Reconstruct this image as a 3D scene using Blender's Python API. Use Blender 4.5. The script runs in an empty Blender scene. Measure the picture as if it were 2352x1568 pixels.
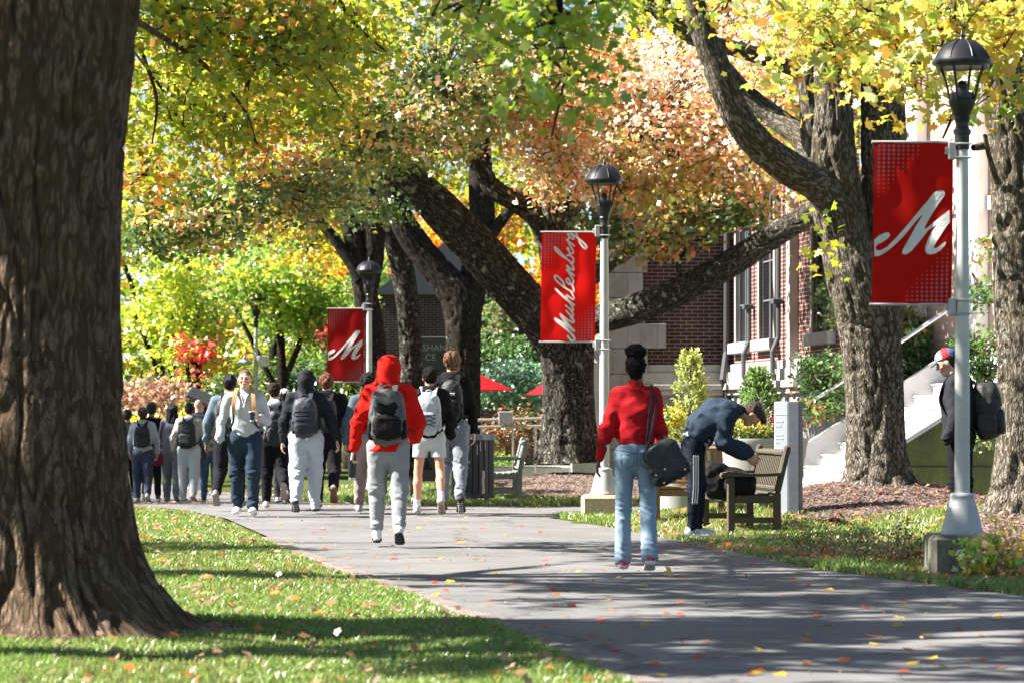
import bpy, math, random
import numpy as np
from mathutils import Vector, Matrix
random.seed(7)
RNG = np.random.default_rng(11)
C = bpy.context.scene.collection
SC = bpy.context.scene
# ------------------------------------------------------------------ camera, world, sun
F, CH, YH = 6533.0, 1.32, 944.0          # focal length in survey pixels, eye height, horizon row
cam_d = bpy.data.cameras.new('camera'); cam = bpy.data.objects.new('camera', cam_d); C.objects.link(cam)
cam.location = (0, 0, CH); cam.rotation_euler = (math.radians(90), 0, 0)
cam_d.sensor_width = 36; cam_d.lens = 100.0; cam_d.shift_y = 160 / 2352
cam_d.clip_start = 0.1; cam_d.clip_end = 2000
cam_d.dof.use_dof = True; cam_d.dof.focus_distance = 32; cam_d.dof.aperture_fstop = 4.0
SC.camera = cam
SUN_AZ, SUN_EL = math.radians(-91), math.radians(43)   # azimuth measured from +Y towards +X
sun_dir = Vector((math.sin(SUN_AZ) * math.cos(SUN_EL), math.cos(SUN_AZ) * math.cos(SUN_EL), math.sin(SUN_EL)))
w = bpy.data.worlds.new('World'); SC.world = w; w.use_nodes = True
nt = w.node_tree; bg = nt.nodes['Background']; sky = nt.nodes.new('ShaderNodeTexSky')
sky.sky_type = 'NISHITA'; sky.sun_disc = False; sky.sun_elevation = SUN_EL; sky.sun_rotation = SUN_AZ
sky.air_density = 0.7; sky.dust_density = 0.3; sky.ozone_density = 1.0
nt.links.new(sky.outputs[0], bg.inputs[0]); bg.inputs[1].default_value = 0.05
sl = bpy.data.lights.new('sun', 'SUN'); sl.energy = 5.0; sl.angle = math.radians(0.5); sl.color = (1.0, 0.95, 0.87)
so = bpy.data.objects.new('sun', sl); C.objects.link(so); so.rotation_euler = sun_dir.to_track_quat('Z', 'Y').to_euler()
so.location = (-20, 30, 30)
SC.view_settings.view_transform = 'Standard'; SC.view_settings.look = 'None'
SC.view_settings.exposure = 2.0; SC.view_settings.gamma = 1.0
SC.cycles.max_bounces = 6; SC.cycles.diffuse_bounces = 2; SC.cycles.transmission_bounces = 4; SC.cycles.transparent_max_bounces = 6
SC.cycles.use_denoising = True; SC.cycles.sample_clamp_indirect = 4.0; SC.cycles.caustics_reflective = False; SC.cycles.caustics_refractive = False

# ------------------------------------------------------------------ helpers
def P(vx, vy, D): return np.array(((vx - 1176) * D / F, D, CH + (YH - vy) * D / F))
def G(vx, vy):
    D = F * CH / (vy - YH); return ((vx - 1176) * D / F, D)
def ss(a, b, x):
    t = np.clip((x - a) / (b - a), 0, 1); return t * t * (3 - 2 * t)
MOUNDS = [(4.27, 33.4, 0.50, 2.0, 1.7), (0.95, 46.5, 0.50, 2.2, 2.6), (5.6, 30.2, 0.26, 1.5, 1.6), (-2.9, 16.9, 0.05, 1.2, 1.0)]
def hgt(x, y):
    x = np.asarray(x, float); y = np.asarray(y, float)
    h = -0.30 * ss(38, 52, y)
    for mx, my, mh, rx, ry in MOUNDS:
        d = ((x - mx) / rx) ** 2 + ((y - my) / ry) ** 2
        h = h + mh * np.exp(-d * 1.1)
    return h
def _h(ix, iy, iz, s):
    n = (ix * 374761393 + iy * 668265263 + iz * 1274126177 + s * 1442695041) & 0xffffffff
    n = ((n ^ (n >> 13)) * 1274126177) & 0xffffffff
    return ((n ^ (n >> 16)) & 0xffff) / 65535.0
def noise(x, y, z, s=0):
    x, y, z = np.broadcast_arrays(np.asarray(x, float), np.asarray(y, float), np.asarray(z, float))
    ix, iy, iz = np.floor(x).astype(np.int64), np.floor(y).astype(np.int64), np.floor(z).astype(np.int64)
    fx, fy, fz = x - ix, y - iy, z - iz
    fx, fy, fz = fx * fx * (3 - 2 * fx), fy * fy * (3 - 2 * fy), fz * fz * (3 - 2 * fz)
    r = 0
    for a in (0, 1):
        wa = fx if a else 1 - fx
        for b in (0, 1):
            wb = fy if b else 1 - fy
            for c in (0, 1):
                r = r + wa * wb * (fz if c else 1 - fz) * _h(ix + a, iy + b, iz + c, s)
    return r * 2 - 1
def tag(o, label=None, cat=None, group=None, kind=None):
    if label: o['label'] = label
    if cat: o['category'] = cat
    if group: o['group'] = group
    if kind: o['kind'] = kind
    return o
def empty(name, loc, rz=0, label=None, cat=None, group=None):
    o = bpy.data.objects.new(name, None); C.objects.link(o); o.location = tuple(float(v) for v in loc); o.rotation_euler = (0, 0, rz)
    o.empty_display_size = 0.1
    return tag(o, label, cat, group)
def link(name, me, parent=None, mat=None):
    if mat is not None:
        for m in (mat if isinstance(mat, (list, tuple)) else [mat]): me.materials.append(m)
    o = bpy.data.objects.new(name, me); C.objects.link(o)
    if parent is not None: o.parent = parent
    return o
def mesh_k(name, co, k, nf, idx, mat, parent=None, smooth=False, fcol=None, mi=None):
    """fast mesh: nf faces of k corners each (idx flat)"""
    me = bpy.data.meshes.new(name); co = np.asarray(co, np.float32)
    me.vertices.add(len(co)); me.vertices.foreach_set('co', co.ravel())
    me.loops.add(nf * k); me.loops.foreach_set('vertex_index', np.asarray(idx, np.int32).ravel())
    me.polygons.add(nf); me.polygons.foreach_set('loop_start', np.arange(0, nf * k, k, dtype=np.int32))
    if mi is not None: me.polygons.foreach_set('material_index', np.asarray(mi, np.int32))
    me.update(calc_edges=True)
    if smooth: me.polygons.foreach_set('use_smooth', np.ones(nf, bool))
    if fcol is not None:
        at = me.attributes.new('Col', 'FLOAT_COLOR', 'FACE')
        at.data.foreach_set('color', np.c_[fcol, np.ones(len(fcol))].astype(np.float32).ravel())
    return link(name, me, parent, mat)
class MB:
    """collects simple shapes into one mesh"""
    def __init__(s): s.v = []; s.f = []; s.m = []
    def add(s, vs, fs, mi=0):
        n = len(s.v); s.v += [tuple(map(float, v)) for v in vs]; s.f += [tuple(n + i for i in f) for f in fs]; s.m += [mi] * len(fs)
    def box(s, lo, hi, mi=0, M=None, bev=0.0):
        x0, y0, z0 = lo; x1, y1, z1 = hi
        if bev:
            b = min(bev, (x1-x0)*.4, (y1-y0)*.4, (z1-z0)*.4)
            pts = []
            for z, e in ((z0, b), (z0 + b, 0), (z1 - b, 0), (z1, b)):
                q = b if e == 0 else b
                for (cx, cy, sx, sy) in ((x0, y0, 1, 1), (x1, y0, -1, 1), (x1, y1, -1, -1), (x0, y1, 1, -1)):
                    a1 = (cx + sx * e, cy + sy * (b + e * .5)); a2 = (cx + sx * (b + e * .5), cy + sy * e)
                    if (sx, sy) in ((1, 1), (-1, -1)): pts += [(*a1, z), (*a2, z)]
                    else: pts += [(*a2, z), (*a1, z)]
            f = [tuple(range(7, -1, -1)), tuple(range(24, 32))]
            for k in range(3):
                for i in range(8): f.append((k*8+i, k*8+(i+1) % 8, (k+1)*8+(i+1) % 8, (k+1)*8+i))
            vs = pts
        else:
            vs = [(x0,y0,z0),(x1,y0,z0),(x1,y1,z0),(x0,y1,z0),(x0,y0,z1),(x1,y0,z1),(x1,y1,z1),(x0,y1,z1)]
            f = [(3,2,1,0),(4,5,6,7),(0,1,5,4),(1,2,6,5),(2,3,7,6),(3,0,4,7)]
        if M is not None: vs = [tuple(M @ Vector(v)) for v in vs]
        s.add(vs, f, mi)
    def bar(s, a, b, w, h, mi=0, up=(0, 0, 1), bev=0.0):
        a, b = Vector([float(i) for i in a]), Vector([float(i) for i in b]); d = b - a; L = d.length; z = d.normalized(); x = Vector(up).cross(z)
        if x.length < 1e-4: x = Vector((1, 0, 0))
        x.normalize(); y = z.cross(x)
        M = Matrix(((x.x, y.x, z.x, a.x), (x.y, y.y, z.y, a.y), (x.z, y.z, z.z, a.z), (0, 0, 0, 1)))
        s.box((-w/2, -h/2, 0), (w/2, h/2, L), mi, M, bev)
    def tube(s, pts, r, n=8, mi=0, cap=True):
        pts = [Vector([float(i) for i in p]) for p in pts]; rs = r if isinstance(r, (list, tuple)) else [r] * len(pts)
        vs = []; nrm = None
        for i, p in enumerate(pts):
            t = (pts[min(i+1, len(pts)-1)] - pts[max(i-1, 0)]).normalized()
            if nrm is None:
                nrm = t.orthogonal().normalized()
            nrm = (nrm - t * nrm.dot(t)).normalized(); bn = t.cross(nrm)
            for k in range(n):
                a = 2 * math.pi * k / n; vs.append(p + (nrm * math.cos(a) + bn * math.sin(a)) * rs[i])
        fs = [(i*n+k, i*n+(k+1) % n, (i+1)*n+(k+1) % n, (i+1)*n+k) for i in range(len(pts)-1) for k in range(n)]
        if cap: fs += [tuple(range(n-1, -1, -1)), tuple((len(pts)-1)*n+k for k in range(n))]
        s.add(vs, fs, mi)
    def lathe(s, prof, n=24, mi=0, c=(0, 0, 0), a0=0.0, sq=None):
        vs = []
        for r, z in prof:
            for k in range(n):
                a = a0 + 2 * math.pi * k / n; vs.append((c[0] + r * math.cos(a), c[1] + r * math.sin(a), c[2] + z))
        fs = [(i*n+k, i*n+(k+1) % n, (i+1)*n+(k+1) % n, (i+1)*n+k) for i in range(len(prof)-1) for k in range(n)]
        fs += [tuple(range(n-1, -1, -1)), tuple((len(prof)-1)*n+k for k in range(n))]
        s.add(vs, fs, mi)
    def prism(s, poly, z0, z1, mi=0, M=None):
        n = len(poly); vs = [(x, y, z0) for x, y in poly] + [(x, y, z1) for x, y in poly]
        if M is not None: vs = [tuple(M @ Vector(v)) for v in vs]
        s.add(vs, [tuple(range(n-1, -1, -1)), tuple(range(n, 2*n))] + [(i, (i+1) % n, n+(i+1) % n, n+i) for i in range(n)], mi)
    def build(s, name, mat, parent=None, smooth=False, ang=None):
        me = bpy.data.meshes.new(name); me.from_pydata(s.v, [], s.f); me.polygons.foreach_set('material_index', s.m)
        if smooth: me.polygons.foreach_set('use_smooth', [True] * len(s.f))
        me.update()
        o = link(name, me, parent, mat)
        if smooth:
            try: me.set_sharp_from_angle(angle=math.radians(ang or 40))
            except Exception: pass
        return o
# ------------------------------------------------------------------ materials
def base_mat(name):
    m = bpy.data.materials.new(name); m.use_nodes = True; nt = m.node_tree; b = nt.nodes['Principled BSDF']; return m, nt, b
def N(nt, t, **kw):
    n = nt.nodes.new(t)
    for k, v in kw.items():
        if k.startswith('_'): setattr(n, k[1:], v)
        else: n.inputs[k].default_value = v
    return n
def ramp(nt, fac, stops):
    r = nt.nodes.new('ShaderNodeValToRGB'); e = r.color_ramp.elements
    while len(e) < len(stops): e.new(0.5)
    for i, (p, c) in enumerate(stops): e[i].position = p; e[i].color = (*c, 1) if len(c) == 3 else c
    nt.links.new(fac, r.inputs[0]); return r
def coords(nt, scale=(1, 1, 1), kind='Object', rot=(0, 0, 0)):
    tc = nt.nodes.new('ShaderNodeTexCoord'); mp = nt.nodes.new('ShaderNodeMapping'); mp.inputs['Scale'].default_value = scale
    mp.inputs['Rotation'].default_value = rot
    nt.links.new(tc.outputs[kind], mp.inputs[0]); return mp.outputs[0]
def bump(nt, b, h, strength, dist):
    n = nt.nodes.new('ShaderNodeBump'); n.inputs['Strength'].default_value = strength; n.inputs['Distance'].default_value = dist
    nt.links.new(h, n.inputs['Height']); nt.links.new(n.outputs[0], b.inputs['Normal']); return n
MATS = {}
def simple(name, col, rough=0.7, metal=0.0, var=0.15, scale=20.0, bmp=0.3, bd=0.003, spec=0.4, stretch=(1, 1, 1), sheen=0.0, detail=6):
    if name in MATS: return MATS[name]
    m, nt, b = base_mat(name); b.inputs['Roughness'].default_value = rough; b.inputs['Metallic'].default_value = metal
    b.inputs['Specular IOR Level'].default_value = spec
    if sheen: b.inputs['Sheen Weight'].default_value = sheen
    v = coords(nt, stretch); n = N(nt, 'ShaderNodeTexNoise', Scale=scale, Detail=detail, Roughness=0.65); nt.links.new(v, n.inputs['Vector'])
    lo = tuple(c * (1 - var) for c in col); hi = tuple(min(1, c * (1 + var)) for c in col)
    r = ramp(nt, n.outputs[0], [(0.3, lo), (0.7, hi)]); nt.links.new(r.outputs[0], b.inputs['Base Color'])
    bump(nt, b, n.outputs[0], bmp, bd); MATS[name] = m; return m
def fabric(name, col, wr=1.0, rough=0.9, var=0.1):
    if name in MATS: return MATS[name]
    m, nt, b = base_mat(name); b.inputs['Roughness'].default_value = rough; b.inputs['Specular IOR Level'].default_value = 0.12
    v = coords(nt, (1, 1, .6)); n1 = N(nt, 'ShaderNodeTexNoise', Scale=6.0, Detail=3.0, Distortion=.8, _noise_type='RIDGED_MULTIFRACTAL', Roughness=.45); nt.links.new(v, n1.inputs['Vector'])
    n2 = N(nt, 'ShaderNodeTexNoise', Scale=260.0, Detail=2.0); nt.links.new(v, n2.inputs['Vector'])
    a = N(nt, 'ShaderNodeMath', _operation='MULTIPLY_ADD'); a.inputs[1].default_value = 0.12; nt.links.new(n2.outputs[0], a.inputs[0]); nt.links.new(n1.outputs[0], a.inputs[2])
    r = ramp(nt, n2.outputs[0], [(0.25, tuple(c * (1 - var) for c in col)), (0.75, tuple(min(1, c * (1 + var)) for c in col))])
    nt.links.new(r.outputs[0], b.inputs['Base Color']); bump(nt, b, a.outputs[0], 0.5, 0.03 * wr); MATS[name] = m; return m
def surf_lines(o, lines, name, mat, r=.0025, d=(0, 1, 0), parent=None):
    """raised seams laid on an object's surface: lines are 3-D points pushed along d until they meet it"""
    from mathutils.bvhtree import BVHTree
    me = o.data; t = BVHTree.FromPolygons([v.co.copy() for v in me.vertices], [tuple(p.vertices) for p in me.polygons]); dv = Vector(d).normalized(); mb = MB()
    for ln in lines:
        run = []
        for q in ln:
            q = Vector([float(c) for c in q]); h = t.ray_cast(q - dv * 1.5, dv)[0]
            if h is not None: run.append(h - dv * r * .3)
        if len(run) > 1: mb.tube(run, r, 4, cap=False)
    return mb.build(name, mat, parent or o)
def leaf_mat(name, trans=0.5, sat=1.0):
    m = bpy.data.materials.new(name); m.use_nodes = True; nt = m.node_tree; nt.nodes.clear()
    out = nt.nodes.new('ShaderNodeOutputMaterial'); at = N(nt, 'ShaderNodeAttribute', _attribute_name='Col')
    d = nt.nodes.new('ShaderNodeBsdfDiffuse'); t = nt.nodes.new('ShaderNodeBsdfTranslucent'); g = N(nt, 'ShaderNodeBsdfGlossy', Roughness=0.38)
    hs = N(nt, 'ShaderNodeHueSaturation', Saturation=1.0 * sat, Value=1.7)
    mx = nt.nodes.new('ShaderNodeMixShader'); mx.inputs[0].default_value = trans
    m2 = nt.nodes.new('ShaderNodeMixShader'); m2.inputs[0].default_value = 0.09
    L = nt.links; L.new(at.outputs['Color'], d.inputs[0]); L.new(at.outputs['Color'], hs.inputs['Color']); L.new(hs.outputs[0], t.inputs[0])
    L.new(d.outputs[0], mx.inputs[1]); L.new(t.outputs[0], mx.inputs[2]); L.new(mx.outputs[0], m2.inputs[1]); L.new(g.outputs[0], m2.inputs[2]); L.new(m2.outputs[0], out.inputs[0])
    return m
LEAF = leaf_mat('leaf', 0.55); GRASSM = leaf_mat('grass_blades', 0.35)
def bark_mat(name, c1, c2, lichen=0.0, sc=1.0):
    m, nt, b = base_mat(name); b.inputs['Roughness'].default_value = 0.95; b.inputs['Specular IOR Level'].default_value = 0.1; L = nt.links
    tc = nt.nodes.new('ShaderNodeTexCoord'); mp = nt.nodes.new('ShaderNodeMapping'); L.new(tc.outputs['UV'], mp.inputs[0]); mp.inputs['Scale'].default_value = (1, 0.24, 1)
    fur = []
    for s_, w_ in ((15.0 * sc, .10), (34.0 * sc, .12)):
        n0 = N(nt, 'ShaderNodeTexNoise', Scale=s_, Detail=2.5, Roughness=.5, Distortion=.35); L.new(mp.outputs[0], n0.inputs[0])
        a = N(nt, 'ShaderNodeMath', _operation='SUBTRACT'); L.new(n0.outputs[0], a.inputs[0]); a.inputs[1].default_value = .5
        ab = N(nt, 'ShaderNodeMath', _operation='ABSOLUTE'); L.new(a.outputs[0], ab.inputs[0])
        r = ramp(nt, ab.outputs[0], [(0, (0, 0, 0)), (w_, (1, 1, 1))]); fur.append(r.outputs[0])
    f = N(nt, 'ShaderNodeMath', _operation='MULTIPLY'); L.new(fur[0], f.inputs[0])
    g = N(nt, 'ShaderNodeMath', _operation='MULTIPLY_ADD'); L.new(fur[1], g.inputs[0]); g.inputs[1].default_value = .55; g.inputs[2].default_value = .45; L.new(g.outputs[0], f.inputs[1])
    n1 = N(nt, 'ShaderNodeTexNoise', Scale=70.0 * sc, Detail=6.0, Roughness=0.7); L.new(mp.outputs[0], n1.inputs[0])
    mu = N(nt, 'ShaderNodeMath', _operation='MULTIPLY_ADD'); L.new(n1.outputs[0], mu.inputs[0]); mu.inputs[1].default_value = 0.6; L.new(f.outputs[0], mu.inputs[2])
    col = ramp(nt, mu.outputs[0], [(0.2, tuple(c * .5 for c in c1)), (0.8, c1), (.99, c2)]); last = col.outputs[0]
    tx = nt.nodes.new('ShaderNodeTexCoord'); n2 = N(nt, 'ShaderNodeTexNoise', Scale=1.6, Detail=5.0); L.new(tx.outputs['Object'], n2.inputs[0])
    mr = ramp(nt, n2.outputs[0], [(0.5, (0, 0, 0)), (0.7, (.45, .45, .45))]); mm = N(nt, 'ShaderNodeMix', _data_type='RGBA'); L.new(mr.outputs[0], mm.inputs[0]); L.new(last, mm.inputs[6]); mm.inputs[7].default_value = (c1[0] * .9, c1[1] * .95, c1[2] * .55, 1); last = mm.outputs[2]
    if lichen:
        n3 = N(nt, 'ShaderNodeTexNoise', Scale=7.0, Detail=8.0, Roughness=0.62, Distortion=.3); L.new(tx.outputs['Object'], n3.inputs[0])
        lr = ramp(nt, n3.outputs[0], [(0.66 - lichen * .05, (0, 0, 0)), (0.70 - lichen * .05, (.8, .8, .8))]); ml = N(nt, 'ShaderNodeMix', _data_type='RGBA'); L.new(lr.outputs[0], ml.inputs[0]); L.new(last, ml.inputs[6]); ml.inputs[7].default_value = (.27, .31, .25, 1); last = ml.outputs[2]
    L.new(last, b.inputs['Base Color']); bump(nt, b, mu.outputs[0], 1.0, 0.022 / max(sc, .6)); return m
# ------------------------------------------------------------------ sdf surfaces (bodies, clothes, bags)
def frame_from(z, x):
    z = np.asarray(z, float); z = z / np.linalg.norm(z); x = np.asarray(x, float); x = x - z * x.dot(z)
    if np.linalg.norm(x) < 1e-5: x = np.cross(z, (0, 1, 0.01))
    x = x / np.linalg.norm(x); return x, np.cross(z, x), z
class Field:
    def __init__(s, h=0.012): s.p = []; s.h = h; s.cl = []; s.nz = []
    def cone(s, a, b, w1, w2=None, d1=None, d2=None, lat=(1, 0, 0), k=0.03, neg=False, pw=2.0):
        w2 = w1 if w2 is None else w2; d1 = w1 if d1 is None else d1; d2 = w2 if d2 is None else d2
        s.p.append(('c', np.array(a, float), np.array(b, float), w1, w2, d1, d2, lat, k, neg, pw)); return s
    def ball(s, c, r, X=(1, 0, 0), Z=(0, 0, 1), k=0.03, neg=False, pw=2.0):
        r = (r, r, r) if np.isscalar(r) else r
        s.p.append(('b', np.array(c, float), r, X, Z, k, neg, pw)); return s
    def clip(s, p, n): s.cl.append((np.array(p, float), np.array(n, float) / np.linalg.norm(n))); return s   # keeps the side n points to
    def folds(s, fn): s.nz.append(fn); return s
    def solve(s):
        lo = np.full(3, 1e9); hi = -lo; boxes = []
        for q in s.p:
            if q[0] == 'c': R = max(q[3:7]); l = np.minimum(q[1], q[2]) - R; u = np.maximum(q[1], q[2]) + R
            else: R = max(q[2]) * 1.1; l = q[1] - R; u = q[1] + R
            boxes.append((l, u))
            if not q[-2]: lo = np.minimum(lo, l); hi = np.maximum(hi, u)
        lo -= 4 * s.h; hi += 4 * s.h; n = np.ceil((hi - lo) / s.h).astype(int) + 1
        V = np.full(n, 0.2, np.float32); ax = [lo[i] + np.arange(n[i]) * s.h for i in range(3)]
        for q, (l, u) in zip(s.p, boxes):
            neg = q[-2]; k = q[-3]; pw = q[-1]; mg = 0.05 + k
            i0 = np.clip(((l - mg - lo) / s.h).astype(int), 0, n); i1 = np.clip(((u + mg - lo) / s.h).astype(int) + 2, 0, n)
            if (i1 <= i0).any(): continue
            sl_ = tuple(slice(i0[j], i1[j]) for j in range(3))
            X, Y, Z = np.meshgrid(ax[0][sl_[0]], ax[1][sl_[1]], ax[2][sl_[2]], indexing='ij')
            if q[0] == 'c':
                _, a, b, w1, w2, d1, d2, lat = q[:8]; L = np.linalg.norm(b - a) + 1e-9; ex, ey, ez = frame_from(b - a, lat)
                dx, dy, dz = X - a[0], Y - a[1], Z - a[2]
                t0 = dx * ez[0] + dy * ez[1] + dz * ez[2]; t = np.clip(t0 / L, 0, 1); e = t0 - t * L
                w_ = w1 + (w2 - w1) * t; d_ = d1 + (d2 - d1) * t; mn = np.minimum(w_, d_)
                lx = (dx * ex[0] + dy * ex[1] + dz * ex[2]) / w_; ly = (dx * ey[0] + dy * ey[1] + dz * ey[2]) / d_; la = e / mn
            else:
                _, c, r, Xa, Za = q[:5]; ex, ey, ez = frame_from(Za, Xa); dx, dy, dz = X - c[0], Y - c[1], Z - c[2]; mn = min(r)
                lx = (dx * ex[0] + dy * ex[1] + dz * ex[2]) / r[0]; ly = (dx * ey[0] + dy * ey[1] + dz * ey[2]) / r[1]; la = (dx * ez[0] + dy * ez[1] + dz * ez[2]) / r[2]
            if pw == 2.0: kk = np.sqrt(lx * lx + ly * ly + la * la)
            else: kk = (np.abs(lx) ** pw + np.abs(ly) ** pw + np.abs(la) ** pw) ** (1 / pw)
            d = (kk - 1) * mn; A = V[sl_]
            if neg:
                h = np.clip(0.5 - 0.5 * (A + d) / k, 0, 1); V[sl_] = A * (1 - h) - d * h + k * h * (1 - h)
            else:
                h = np.clip(0.5 + 0.5 * (A - d) / k, 0, 1); V[sl_] = A * (1 - h) + d * h - k * h * (1 - h)
        if s.nz or s.cl:
            X, Y, Z = np.meshgrid(*ax, indexing='ij')
            if s.nz:
                m = np.abs(V) < 0.05
                for fn in s.nz: V[m] += fn(X[m], Y[m], Z[m])
            for p, nn in s.cl: V = np.maximum(V, -((X - p[0]) * nn[0] + (Y - p[1]) * nn[1] + (Z - p[2]) * nn[2]))
        return surface_nets(V, lo, s.h)
def surface_nets(V, lo, h):
    V = np.pad(V, 1, constant_values=0.2); lo = lo - h
    ins = V < 0; nx, ny, nz = V.shape; cs = (nx - 1, ny - 1, nz - 1)
    acc = np.zeros(cs + (3,), np.float32); cnt = np.zeros(cs, np.float32)
    cor = [(0,0,0),(1,0,0),(0,1,0),(1,1,0),(0,0,1),(1,0,1),(0,1,1),(1,1,1)]
    def sub(A, c): return A[c[0]:c[0]+cs[0], c[1]:c[1]+cs[1], c[2]:c[2]+cs[2]]
    act = np.zeros(cs, np.uint8)
    for c in cor: act += sub(ins, c)
    am = (act > 0) & (act < 8); I = np.argwhere(am)
    if len(I) == 0: return np.zeros((0, 3)), np.zeros((0, 4), int)
    vals = np.stack([V[I[:, 0]+c[0], I[:, 1]+c[1], I[:, 2]+c[2]] for c in cor], 1)
    pos = np.zeros((len(I), 3)); ct = np.zeros(len(I)); corf = np.array(cor, float)
    for a in range(8):
        for b in range(a + 1, 8):
            if bin(a ^ b).count('1') != 1: continue
            va, vb = vals[:, a], vals[:, b]; m = (va < 0) != (vb < 0)
            t = np.where(m, va / np.where(m, va - vb, 1), 0)
            pos += np.where(m[:, None], corf[a] + t[:, None] * (corf[b] - corf[a]), 0); ct += m
    co = lo + (I + pos / ct[:, None]) * h
    idx = np.full(cs, -1, np.int64); idx[am] = np.arange(len(I)); quads = []
    for axis in range(3):
        a0 = [slice(0, -1) if i == axis else slice(1, -1) for i in range(3)]; a1 = [slice(1, None) if i == axis else slice(1, -1) for i in range(3)]
        A, B = ins[tuple(a0)], ins[tuple(a1)]; E = np.argwhere(A != B); off = np.array([0 if i == axis else 1 for i in range(3)]); E = E + off
        flip = ins[E[:, 0], E[:, 1], E[:, 2]]
        u, v = [i for i in range(3) if i != axis]
        eu = np.eye(3, dtype=int)[u]; ev = np.eye(3, dtype=int)[v]
        q = [E, E - eu, E - eu - ev, E - ev]; q = np.stack([idx[tuple(k.T)] for k in q], 1)
        if axis == 1: flip = ~flip
        q[~flip] = q[~flip][:, ::-1]; quads.append(q)
    return co, np.concatenate(quads)
def build_fields(name, fields, mat, parent=None, colf=None, mif=None):
    cs, qs, n = [], [], 0
    for f in (fields if isinstance(fields, list) else [fields]):
        co, q = f.solve(); cs.append(co); qs.append(q + n); n += len(co)
    co = np.concatenate(cs); q = np.concatenate(qs)
    fc = co[q].mean(1) if (colf or mif) else None
    return mesh_k(name, co, 4, len(q), q, mat, parent, True, colf(fc) if colf else None, mif(fc) if mif else None)
# ------------------------------------------------------------------ people
def dirv(a, side=0.0):
    a = math.radians(a); s = math.radians(side); return np.array((math.sin(s), math.sin(a) * math.cos(s), math.cos(a) * math.cos(s)))
def unit(v): v = np.array(v, float); return v / np.linalg.norm(v)
def catmull(pts, n=6):
    p = [np.array(q, float) for q in pts]; p = [2 * p[0] - p[1]] + p + [2 * p[-1] - p[-2]]; out = []
    for i in range(1, len(p) - 2):
        for k in range(n):
            t = k / n; a, b, c, d = p[i-1:i+3]
            out.append(0.5 * (2 * b + (c - a) * t + (2 * a - 5 * b + 4 * c - d) * t * t + (3 * b - a - 3 * c + d) * t ** 3))
    out.append(p[-2]); return out
def ribbon(mb, pts, wd, th, lat=(1, 0, 0), mi=0, n=5):
    q = catmull(pts, n); vs = []
    for i, p in enumerate(q):
        t = unit(q[min(i+1, len(q)-1)] - q[max(i-1, 0)]); l = np.array(lat, float); l = unit(l - t * l.dot(t)); nn = np.cross(t, l)
        for a, b in ((-1, -.35), (-.9, -1), (.9, -1), (1, -.35), (1, .35), (.9, 1), (-.9, 1), (-1, .35)): vs.append(p + l * a * wd / 2 + nn * b * th / 2)
    k = 8; m = len(q)
    mb.add(vs, [(i*k+j, i*k+(j+1) % k, (i+1)*k+(j+1) % k, (i+1)*k+j) for i in range(m-1) for j in range(k)] + [tuple(range(k-1, -1, -1)), tuple((m-1)*k+j for j in range(k))], mi)
SKINS = {}
def skin_mat(tone):
    key = str(tone)
    if key in SKINS: return SKINS[key]
    m, nt, b = base_mat('skin'); b.inputs['Roughness'].default_value = 0.5; b.inputs['Specular IOR Level'].default_value = 0.35
    b.inputs['Subsurface Weight'].default_value = 0.08; b.inputs['Subsurface Scale'].default_value = 0.02
    at = N(nt, 'ShaderNodeAttribute', _attribute_name='Col'); nt.links.new(at.outputs['Color'], b.inputs['Base Color'])
    n = N(nt, 'ShaderNodeTexNoise', Scale=120.0); bump(nt, b, n.outputs[0], 0.15, 0.002); SKINS[key] = m; return m
def hair_mat(name, col, curl):
    if name in MATS: return MATS[name]
    m, nt, b = base_mat(name); b.inputs['Roughness'].default_value = 0.75 if curl else 0.45; b.inputs['Specular IOR Level'].default_value = 0.08 if curl else 0.25
    v = coords(nt, (1, 1, 1) if curl else (1, 1, .12)); n = N(nt, 'ShaderNodeTexNoise', Scale=90.0 if curl else 160.0, Detail=4.0, Distortion=1.5 if curl else .3); nt.links.new(v, n.inputs[0])
    r = ramp(nt, n.outputs[0], [(0.35, tuple(c * .35 for c in col)), (0.65, tuple(min(1, c * 1.5) for c in col))]); nt.links.new(r.outputs[0], b.inputs['Base Color'])
    bump(nt, b, n.outputs[0], 1.0, 0.02); MATS[name] = m; return m
def foldfn(seed, amp=0.008, fx=7, fz=14):
    def fn(x, y, z):
        r = noise(x * fx + z * 3, y * fx, z * fz + x * 4, seed)
        r2 = 1 - np.abs(noise(x * fx * 1.3 + 9 + z * 5, y * fx * 1.3, z * fz * 1.1 - x * 6, seed + 1)) * 2
        return amp * r - amp * .8 * r2 + amp * .4 * noise(x * fx * 3, y * fx * 3, z * fz * 2.5, seed + 2)
    return fn
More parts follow.
